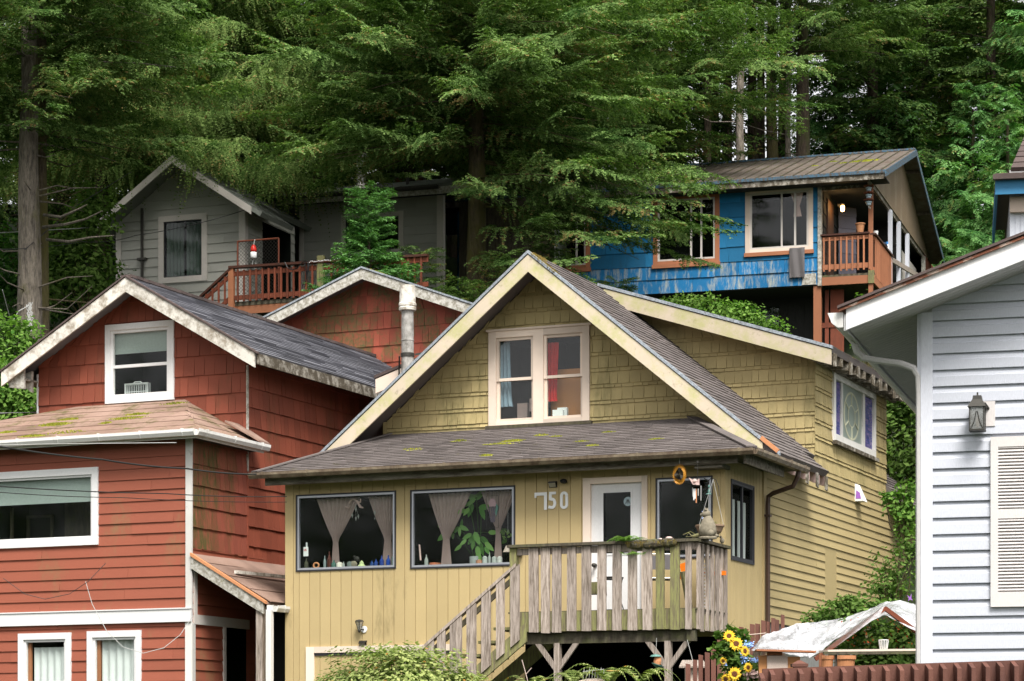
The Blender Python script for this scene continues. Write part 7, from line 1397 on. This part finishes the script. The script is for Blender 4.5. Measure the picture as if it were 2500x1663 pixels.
shrub(WORLD, at(25, 870, 45.5), [(0, 0, 0, .75, .6, .8), (-.5, 0, .4, .5, .5, .5), (.1, -.2, -.7, .8, .6, .6), (.25, 0, .1, .4, .4, .6)], 4200, .11, 'leaf_bright', 'bright leafy shrub left of the red gable eave', 6, shell=.6)
shrub(WORLD, at(60, 990, 44.5), [(0, 0, 0, .8, .6, .7), (-.5, 0, .2, .6, .6, .7)], 3800, .10, 'leaf_bright', 'leafy shrub under the red gable eave at the left edge', 7, shell=.6)
shrub(WORLD, at(215, 660, 55), [(0, 0, 0, .7, .6, .8), (-.5, .2, .6, .6, .5, .6), (.1, .1, 1.3, .6, .5, .7), (-.9, .1, -.2, .6, .5, .8)], 4200, .13, 'leaf_mid', 'broad-leaved shrub between the left trunks and the grey house', 8, shell=.7)
shrub(WORLD, at(150, 720, 56), [(0, 0, 0, 1.2, .8, 1.2), (1.0, 0, -.4, .8, .8, 1.0), (-1.2, 0, .4, 1, .8, 1.3)], 5200, .12, 'leaf_dark', 'dark undergrowth shrub behind the two left trunks', 9, shell=.8)
shrub(WORLD, at(1790, 780, 53), [(0, 0, 0, .75, .5, .38), (.7, 0, -.22, .55, .4, .33), (-.7, .1, .12, .55, .4, .30), (-.2, 0, .2, .5, .4, .25), (.3, .1, .1, .2, .2, .35), (-.5, 0, .3, .15, .2, .3)], 3300, .09, 'leaf_bright', 'leafy shrub growing above the dormer roof below the blue house', 10, shell=.95)
shrub(WORLD, at(1680, 745, 53.5), [(0, 0, 0, .6, .4, .22), (-.5, 0, -.05, .4, .3, .15)], 1800, .08, 'leaf_mid', 'low green shrub at the left foot of the blue house', 11, shell=.6)
shrub(WORLD, at(2215, 1080, 47), [(0, 0, 0, 1.0, .8, 1.1), (-.3, .1, .8, .8, .7, .6), (.2, 0, -.9, .9, .7, .8), (.5, 0, .7, .8, .8, .8)], 7800, .12, 'leaf_mid', 'dense green shrub behind the yellow house beside the white house', 12, shell=.55)
shrub(WORLD, at(2120, 770, 50), [(0, 0, 0, .4, .4, .5), (.3, 0, -.5, .4, .3, .5), (-.25, 0, -.2, .2, .2, .5)], 1200, .08, 'leaf_bright', 'sparse weedy growth beside the blue house corner post', 13, shell=.9)
c = at(2205, 1240, 36); g_ = [(0, 0, 0, .30, .25, .24), (-.18, 0, .17, .16, .15, .10), (.1, 0, .25, .22, .2, .16), (.05, 0, -.25, .2, .2, .25)]
shrub(WORLD, c, g_, 800, .085, 'leaf_bright', 'light green rose shrub leaning over the yellow side wall near the back', 14, shell=.8)
shrub(WORLD, at(2180, 1400, 33.5), [(0, 0, 0, .36, .3, .36), (.2, 0, .35, .22, .2, .25), (-.15, .1, -.2, .3, .25, .22), (.1, 0, -.45, .3, .2, .3)], 1300, .065, 'leaf_mid', 'thin twiggy shrub against the yellow side wall above the plastic sheet', 15, shell=.95)
shrub(WORLD, at(2070, 1495, 32.5), [(0, 0, 0, .45, .3, .18), (-.35, 0, -.08, .28, .2, .10), (.4, 0, .0, .35, .25, .2), (0, 0, .14, .2, .2, .1)], 2300, .07, 'leaf_mid', 'wide low shrub just behind the plastic sheet', 16, shell=.85)
# shrub with orange-red berries under the sheet
c = at(2140, 1560, 28); e = shrub(WORLD, c, [(0, 0, 0, .45, .3, .26), (-.42, 0, -.07, .22, .2, .13), (.3, 0, -.05, .3, .25, .25), (.05, 0, -.3, .5, .3, .2)], 2800, .075, 'leaf_mid', 'dark leafed shrub with orange-red blossoms under the plastic sheet', 17, shell=.6)
g = np.random.default_rng(3); Qf, rf_ = leaf_cloud((-.05, -.12, .06), .45, .3, .22, 420, .026, g, shell=.25); Qf = Qf[Qf[:, 0, 1] < -.15]; o = bpy.data.objects.new('blossoms', quads_mesh('blossoms', Qf, np.full(len(Qf), .5), 'flower_red')); COL.objects.link(o); o.parent = e
# ================================================================= FOREGROUND RIGHT
# translucent plastic sheet over a hoop frame
t = Thing(WORLD, 'plastic_row_cover', 'crumpled translucent plastic sheet draped over a low wooden frame', 'plastic sheet', at(2040, 1560, 27))
ridge = [(1842, 1578), (1862, 1550), (1900, 1540), (1945, 1522), (1990, 1520), (2060, 1508), (2120, 1488), (2160, 1470), (2200, 1466), (2240, 1478), (2275, 1500)]
low = [(1835, 1588), (1860, 1588), (1900, 1592), (1945, 1602), (1975, 1606), (2005, 1590), (2040, 1560), (2100, 1530), (2160, 1500), (2205, 1525), (2275, 1562)]
mb = MB(); NJ = 10; g = random.Random(9); grid = []
def lerp_l(l, t_): x = t_ * (len(l) - 1); i = min(int(x), len(l) - 2); q = x - i; return (l[i][0] * (1 - q) + l[i + 1][0] * q, l[i][1] * (1 - q) + l[i + 1][1] * q)
NI = 64
for i in range(NI + 1):
    a = lerp_l(ridge, i / NI); b = lerp_l(low, i / NI); row = []
    for j in range(NJ + 1): q = j / NJ; px = a[0] * (1 - q) + b[0] * q; py = a[1] * (1 - q) + b[1] * q; p = at(px, py, 28.2 - 1.5 * q + .05 * math.sin(i * 1.1 + j) + g.uniform(-.03, .03)); p.z += g.uniform(-.006, .006); row.append(p)
    back = at(a[0], a[1], 28.2) + Vector((0, 1.0, -.35)); grid.append([back] + row)
for i in range(NI):
    for j in range(NJ + 1): mb.poly([grid[i][j], grid[i + 1][j], grid[i + 1][j + 1], grid[i][j + 1]], .5)
t.part('sheet', mb, 'sheet'); mb = MB(); A = at(1990, 1610, 26.6); B_ = at(2160, 1485, 26.7); mb.beam(A, B_, .03, .045); mb.beam(B_, at(2275, 1570, 26.9), .03, .045); t.part('frame_rafters', mb, 'redwood')
mb = MB(); mb.poly([at(1975, 1608, 26.5), at(2010, 1588, 26.4), at(2060, 1548, 26.4), at(2160, 1478, 26.5), at(2270, 1545, 26.7), at(2270, 1562, 26.7), at(2160, 1500, 26.6), at(2040, 1575, 26.5)][:4] + [at(2150, 1500, 26.5), at(2040, 1580, 26.5)]); t.part('sheet_hem', mb, 'sheet')
c = at(2222, 1461, 26.8); mb = MB(); mb.prism([c + Vector((-.02, 0, -.03)), c + Vector((-.012, 0, .0)), c + Vector((-.03, 0, .035)), c + Vector((0, 0, .012)), c + Vector((.015, 0, .05)), c + Vector((.012, 0, .0)), c + Vector((.028, 0, -.02)), c + Vector((0, 0, -.01))], (0, .02, 0)); single(WORLD, 'spring_clip', 'purple spring clip on the peak of the plastic sheet', 'clip', mb, 'purple', c)
# bench shelf
t = Thing(WORLD, 'potting_bench', 'weathered timber potting bench under the plastic sheet', 'bench', at(2120, 1640, 26.2)); mb = MB(); mb.beam(at(2010, 1590, 26.0), at(2290, 1587, 26.4), .22, .022); t.part('top_board', mb, 'cream'); mb = MB(); mb.beam(at(2010, 1595, 25.9), at(2290, 1593, 26.3), .03, .03); t.part('front_rail', mb, 'deckwood_dark'); 
for px, mt in ((2041, 'deckwood'), (2003, 'stainwood')): mb = MB(); p = at(px, 1595, 26.05); mb.box(p.x - .013, p.x + .013, p.y, p.y + .03, p.z - .6, p.z); t.part('leg', mb, mt)
c = at(2157, 1588, 26.2); c.z += .0; t = Thing(WORLD, 'glass_candle_cup', 'small clear ribbed glass cup on the potting bench', 'cup', c); mb = MB(); mb.lathe(c, [(.035, 0), (.042, .04), (.05, .10), (.046, .10), (.036, .01), (0, .01)], 12); t.part('cup', mb, glassm('ribbed_glass', (.8, .82, .82), .2, .8)); mb = MB()
for k in range(12): a = k * PI_ / 6; mb.tube([c + Vector((.036 * math.cos(a), .036 * math.sin(a), .0)), c + Vector((.051 * math.cos(a), .051 * math.sin(a), .10))], .003, 3)
mb.lathe(c, [(.05, .10), (.053, .105), (.05, .11)], 14); t.part('ribs', mb, 'whiteplastic')
for px, w_, lb in ((2062, .11, 'large terracotta pot under the potting bench'), (2018, .07, 'small terracotta pot left under the potting bench')):
    c = at(px, 1650, 26.6); mb = MB(); mb.lathe(c, [(w_ * .7, -.1), (w_, .17), (w_ * 1.1, .17), (w_ * 1.1, .21), (w_ * .9, .21), (w_ * .8, .1), (0, .1)], 18); single(WORLD, 'terracotta_pot', lb, 'pot', mb, 'terracotta', c, group='terracotta pots')
c = at(1898, 1590, 26.6); t = Thing(WORLD, 'garden_pedestal', 'pebble-faced concrete slab between orange boards below the plastic sheet', 'pedestal', at(1898, 1700, 26.6)); p = at(1898, 1635, 26.6); mb = MB(); mb.box(p.x - .108, p.x + .108, p.y, p.y + .1, p.z - .5, at(1898, 1601, 26.6).z); t.part('pebbled_slab', mb, 'aggregate')
mb = MB(); mb.box(p.x - .19, p.x - .11, p.y + .02, p.y + .1, p.z - .5, at(0, 1600, 26.6).z); mb.box(p.x + .11, p.x + .24, p.y + .02, p.y + .1, p.z - .5, at(0, 1603, 26.6).z); t.part('orange_boards', mb, plain('orange_board', (.50, .23, .09), .8)); mb = MB(); mb.beam(at(1845, 1588, 26.6), at(1990, 1592, 26.6), .2, .02); mb.box(p.x - .1, p.x + .05, p.y, p.y + .1, at(0, 1600, 26.6).z, at(0, 1592, 26.6).z); t.part('cap_board', mb, 'stainwood')
# brown front fence
FN = Place(1890, 12.2, 1.2)
ft = Thing(FN, 'brown_fence', 'brown painted fence with ribbed pickets along the bottom right', 'fence', (.7, 0, .3)); fz = lambda u: 1.6 + (HY - (1632 - (u * 508) * .036)) / FPX * 12.2
Lf = 1.5
mb = MB(); mb.prism([(-.05, .05, .3), (Lf, .05, .3), (Lf, .05, fz(Lf)), (-.05, .05, fz(0))], (0, .02, 0)); ft.part('back_board', mb, 'brownfence')
i = 0; u = -.02
while u < Lf:
    mb = MB(); w_ = .021; zt = fz(u) - .004; mb.hexa([(u, -.045, .3), (u + w_, -.045, .3), (u + w_, .049, .3), (u, .049, .3), (u, -.045, zt - .028), (u + w_, -.045, zt - .028), (u + w_, .049, zt), (u, .049, zt)]); ft.part('picket', mb, 'brownfence'); u += .0688; i += 1
mb = MB(); 
for k in range(5): zt = fz(0) - .03 - k * .045; u = -.07 - k * .04; mb.hexa([(u, -.045, .3), (u + .022, -.045, .3), (u + .022, .049, .3), (u, .049, .3), (u, -.045, zt - .02), (u + .022, -.045, zt - .02), (u + .022, .049, zt + .01), (u, .049, zt + .01)])
mb.prism([(-.28, .052, .3), (-.0, .052, .3), (-.0, .052, fz(0)), (-.28, .052, fz(0) - .22)], (0, .018, 0)); ft.part('sloping_end', mb, 'brownfence')
c = at(1953, 1640, 13.2); t = Thing(WORLD, 'fence_post', 'capped brown fence post behind the left end of the front fence', 'post', (c.x, c.y, .3)); mb = MB(); mb.box(c.x - .03, c.x + .03, c.y, c.y + .06, .3, at(0, 1628, 13.2).z); t.part('post', mb, 'brownfence'); mb = MB(); z_ = at(0, 1628, 13.2).z; mb.box(c.x - .042, c.x + .042, c.y - .012, c.y + .072, z_, z_ + .016); mb.hexa([(c.x - .038, c.y - .008, z_ + .016), (c.x + .038, c.y - .008, z_ + .016), (c.x + .038, c.y + .068, z_ + .016), (c.x - .038, c.y + .068, z_ + .016), (c.x - .008, c.y + .02, z_ + .034), (c.x + .008, c.y + .02, z_ + .034), (c.x + .008, c.y + .04, z_ + .034), (c.x - .008, c.y + .04, z_ + .034)]); t.part('cap', mb, 'brownfence')
# brown picket fence by the garden
def picket_run(lst, Y, label, lean=0):
    p0 = at(lst[0][0], 1663, Y); t = Thing(WORLD, 'picket_fence', label, 'fence', (p0.x, Y, p0.z - .6))
    for (px, py, w) in lst: c = at(px, py, Y + rnd.uniform(-.04, .04)); mb = MB(); hw = w / FPX * Y / 2; mb.hexa([(c.x - hw, c.y, c.z - 1.4), (c.x + hw, c.y, c.z - 1.4), (c.x + hw, c.y + .02, c.z - 1.4), (c.x - hw, c.y + .02, c.z - 1.4), (c.x - hw + lean, c.y, c.z), (c.x + hw + lean, c.y, c.z - .01), (c.x + hw + lean, c.y + .02, c.z - .01), (c.x - hw + lean, c.y + .02, c.z)]); t.part('picket', mb, 'brownfence')
    return t
picket_run([(1680, 1620, 12), (1697, 1610, 10), (1711, 1598, 11), (1727, 1592, 12), (1742, 1578, 12), (1757, 1562, 12), (1771, 1640, 10), (1783, 1635, 10)], 29.5, 'leaning brown pickets below the deck left of the sunflowers')
picket_run([(1797, 1543, 12), (1810, 1530, 11), (1822, 1534, 11), (1837, 1523, 12), (1850, 1522, 12), (1864, 1514, 11), (1876, 1517, 9), (1888, 1508, 10), (1898, 1512, 9), (1911, 1500, 9), (1785, 1560, 10)], 31, 'ragged brown pickets against the yellow wall right of the deck')
mb = MB(); mb.tube([at(1806, 1560, 30.8), at(1830, 1550, 30.8), at(1870, 1546, 30.8)], .006, 4); single(WORLD, 'garden_cane', 'thin bent cane across the ragged pickets', 'cane', mb, 'plywood', at(1830, 1550, 30.8))
# sunflower garland
c = at(1795, 1600, 27.5); t = Thing(WORLD, 'flower_garland', 'hanging bunch of yellow sunflowers and blue blossoms at the fence corner', 'flowers', c)
g = np.random.default_rng(12); Qs = []; Rs = []
for (x, y, rx, rz, n) in ((1790, 1560, .16, .14, 260), (1800, 1620, .17, .17, 300), (1810, 1650, .2, .1, 160), (1760, 1590, .1, .12, 120), (1835, 1640, .1, .1, 100)):
    q, r_ = leaf_cloud(tuple(at(x, y, 27.5) - c), rx, .12, rz, n, .105, g, shell=.9, flat=.6); Qs.append(q); Rs.append(r_)
o = bpy.data.objects.new('leaves', quads_mesh('leaves', np.concatenate(Qs), np.concatenate(Rs), 'leaf_mid')); COL.objects.link(o); o.parent = t.e
o = bpy.data.objects.new('blue_blossoms', quads_mesh('blue_blossoms', *[np.concatenate(z) for z in zip(*[leaf_cloud(tuple(at(x, y, 27.2) - c), rx, .06, rz, n, .026, g, shell=.9) for (x, y, rx, rz, n) in ((1828, 1574, .07, .035, 120), (1815, 1607, .045, .05, 120), (1850, 1612, .09, .025, 170), (1768, 1620, .02, .02, 20))])], 'flower_blue')); COL.objects.link(o); o.parent = t.e
o = bpy.data.objects.new('cream_blossoms', quads_mesh('cream_blossoms', *leaf_cloud(tuple(at(1835, 1645, 27.2) - c), .09, .06, .04, 90, .05, g, shell=.9), 'pinkcloth')); COL.objects.link(o); o.parent = t.e
rg = random.Random(3)
for (px, py, s, ax) in ((1780, 1553, 26, (-.2, -1, .3)), (1797, 1572, 31, (.15, -1, .25)), (1818, 1590, 26, (.8, -1, .1)), (1766, 1614, 18, (-.6, -1, -.3)), (1793, 1646, 31, (.05, -1, .05)), (1772, 1658, 24, (-.4, -1, -.4)), (1826, 1630, 22, (.5, -1, .0))):
    fc = at(px, py, 27.15); ax = Vector(ax).normalized(); x = ax.cross(Vector((0, 0, 1))).normalized(); y = x.cross(ax); s = s / FPX * 27.2 * .62
    pm = MB()
    for ring_, (r0_, r1_, dz_) in enumerate(((.35, 1.0, .0), (.3, .85, .08))):
        for k in range(14): a = 2 * PI_ * (k + .5 * ring_) / 14 + rg.uniform(-.06, .06); d = x * math.cos(a) + y * math.sin(a); q = x * -math.sin(a) + y * math.cos(a); l = s * r1_ * rg.uniform(.85, 1.1); b = fc + d * s * r0_ + ax * s * dz_; pm.poly([b, fc + d * (s * .6) + q * (s * .13) + ax * s * (dz_ + .08), fc + d * l + ax * s * rg.uniform(-.1, .12), fc + d * (s * .6) - q * (s * .13) + ax * s * (dz_ + .08)])
    pe = t.part('sunflower', pm, 'petal'); pm = MB(); pm.lathe(fc, [(s * .38, 0), (s * .36, s * .1), (s * .15, s * .14), (0, s * .1)], 14, axis=ax); t.part('flower_centre', pm, 'flower_core', pe)
# ================================================================= WIRES
def wire(pts, rad, label, mat='wire', sag=0, name='utility_cable', cat='cable'):
    P_ = [at(*p) for p in pts]; out_ = []
    for a, b in zip(P_[:-1], P_[1:]):
        for k in range(12): q = k / 12; p = a.lerp(b, q); p.z -= sag * 4 * q * (1 - q); out_.append(p)
    out_.append(P_[-1]); mb = MB(); mb.tube(out_, rad, 5); single(WORLD, name, label, cat, mb, mat, P_[0])
wire([(-60, 1080, 30), (250, 1122, 33.5), (455, 1144, 35), (625, 1158, 36.6)], .012, 'thick twisted black service cable running to the yellow porch eave', sag=.02)
wire([(-60, 1183, 30), (400, 1205, 34), (700, 1212, 37.5)], .007, 'upper thin cable of the pair crossing the lower red window', sag=.02)
wire([(-60, 1197, 30), (300, 1215, 34), (700, 1226, 37.5)], .005, 'lower thin cable of the pair crossing the lower red window', sag=.02)
wire([(-60, 1088, 32), (200, 1083, 36), (430, 1081, 38.2)], .006, 'pale wire under the white bay gutter', 'wire_pale')
wire([(-60, 835, 44), (110, 836, 49.5)], .016, 'pale cable ending at the left tree trunk', 'wire_pale', sag=.03)
wire([(-60, 608, 48), (200, 590, 53), (330, 575, 56), (600, 512, 56.9)], .008, 'upper black wire to the grey house eave', sag=.06)
wire([(-60, 572, 50), (150, 560, 54), (285, 552, 56.5)], .008, 'pale wire to the grey house corner', 'wire_pale')
wire([(-60, 1010, 42), (95, 1007, 43)], .008, 'pale wire ending behind the red gable corner', 'wire_pale')
wire([(60, 610, 50), (190, 500, 52), (320, 420, 56)], .009, 'black wire rising from the left trunk into the boughs')
wire([(8, 1412, 38.8), (60, 1450, 38.7), (110, 1463, 38.7), (170, 1450, 38.7), (215, 1420, 38.7), (258, 1375, 38.85)], .005, 'dark thin wire drooping over the white belt board', 'wire')
wire([(209, 1420, 38.85), (225, 1475, 38.8), (260, 1540, 38.7), (300, 1580, 38.7), (350, 1595, 38.7), (400, 1582, 38.7), (440, 1550, 38.75), (470, 1505, 38.85)], .005, 'white thin wire looping across the lower red wall', 'wire_pale')
wire([(6, 708, 49), (28, 790, 49.8), (45, 760, 49.8), (72, 745, 49.9)], .008, 'pale wire hanging from the left trunk', 'wire_pale')
mb = MB(); rg = random.Random(4)
for k in range(7): pts = [at(72 + 6 * math.sin(i * 1.3 + k) + rg.uniform(-3, 3), 742 + i * 13 + rg.uniform(-5, 5), 49.9) for i in range(6)]; mb.tube(pts, .008, 4, cap=False)
single(WORLD, 'wire_coil', 'tangled coil of pale wire hanging on the left trunk', 'wire', mb, 'wire_pale', at(72, 745, 49.9))
for (pts, lb) in (([(108, 525, 51), (150, 530, 50), (190, 512, 49), (212, 500, 48.8)], 'pale dead branch, upper of three right of the left trunk'), ([(105, 555, 51), (160, 548, 50), (210, 535, 49.5), (250, 515, 49)], 'pale dead branch, middle of three right of the left trunk'), ([(115, 585, 51), (170, 590, 50), (220, 580, 49.6), (278, 575, 49.3)], 'pale mossy dead branch, lowest of three right of the left trunk')):
    mb = MB(); mb.tube([at(*p) for p in pts], [.035, .028, .02, .008], 6); single(WORLD, 'dead_branch', lb, 'branch', mb, 'bark', at(*pts[0]), group='dead branches beside the left trunk')
# ================================================================= OPPOSITE BANK (reflected in the window panes)
g = np.random.default_rng(77); Qs, Rs = [], []
for k in range(90):
    a = R(140 + k * 1.9); rr_ = g.uniform(56, 66)
    q, r_ = leaf_cloud((-8 + rr_ * math.cos(a), 8 + rr_ * math.sin(a), g.uniform(6, 9)), 2.6, 2.6, g.uniform(9, 15), 700, .8, g, shell=.6); Qs.append(q); Rs.append(r_)
o = bpy.data.objects.new('far_woods', quads_mesh('far_woods', np.concatenate(Qs), np.concatenate(Rs), 'needle_back')); COL.objects.link(o); props(o, 'dark woods on the opposite side of the street', 'woods', kind='stuff')
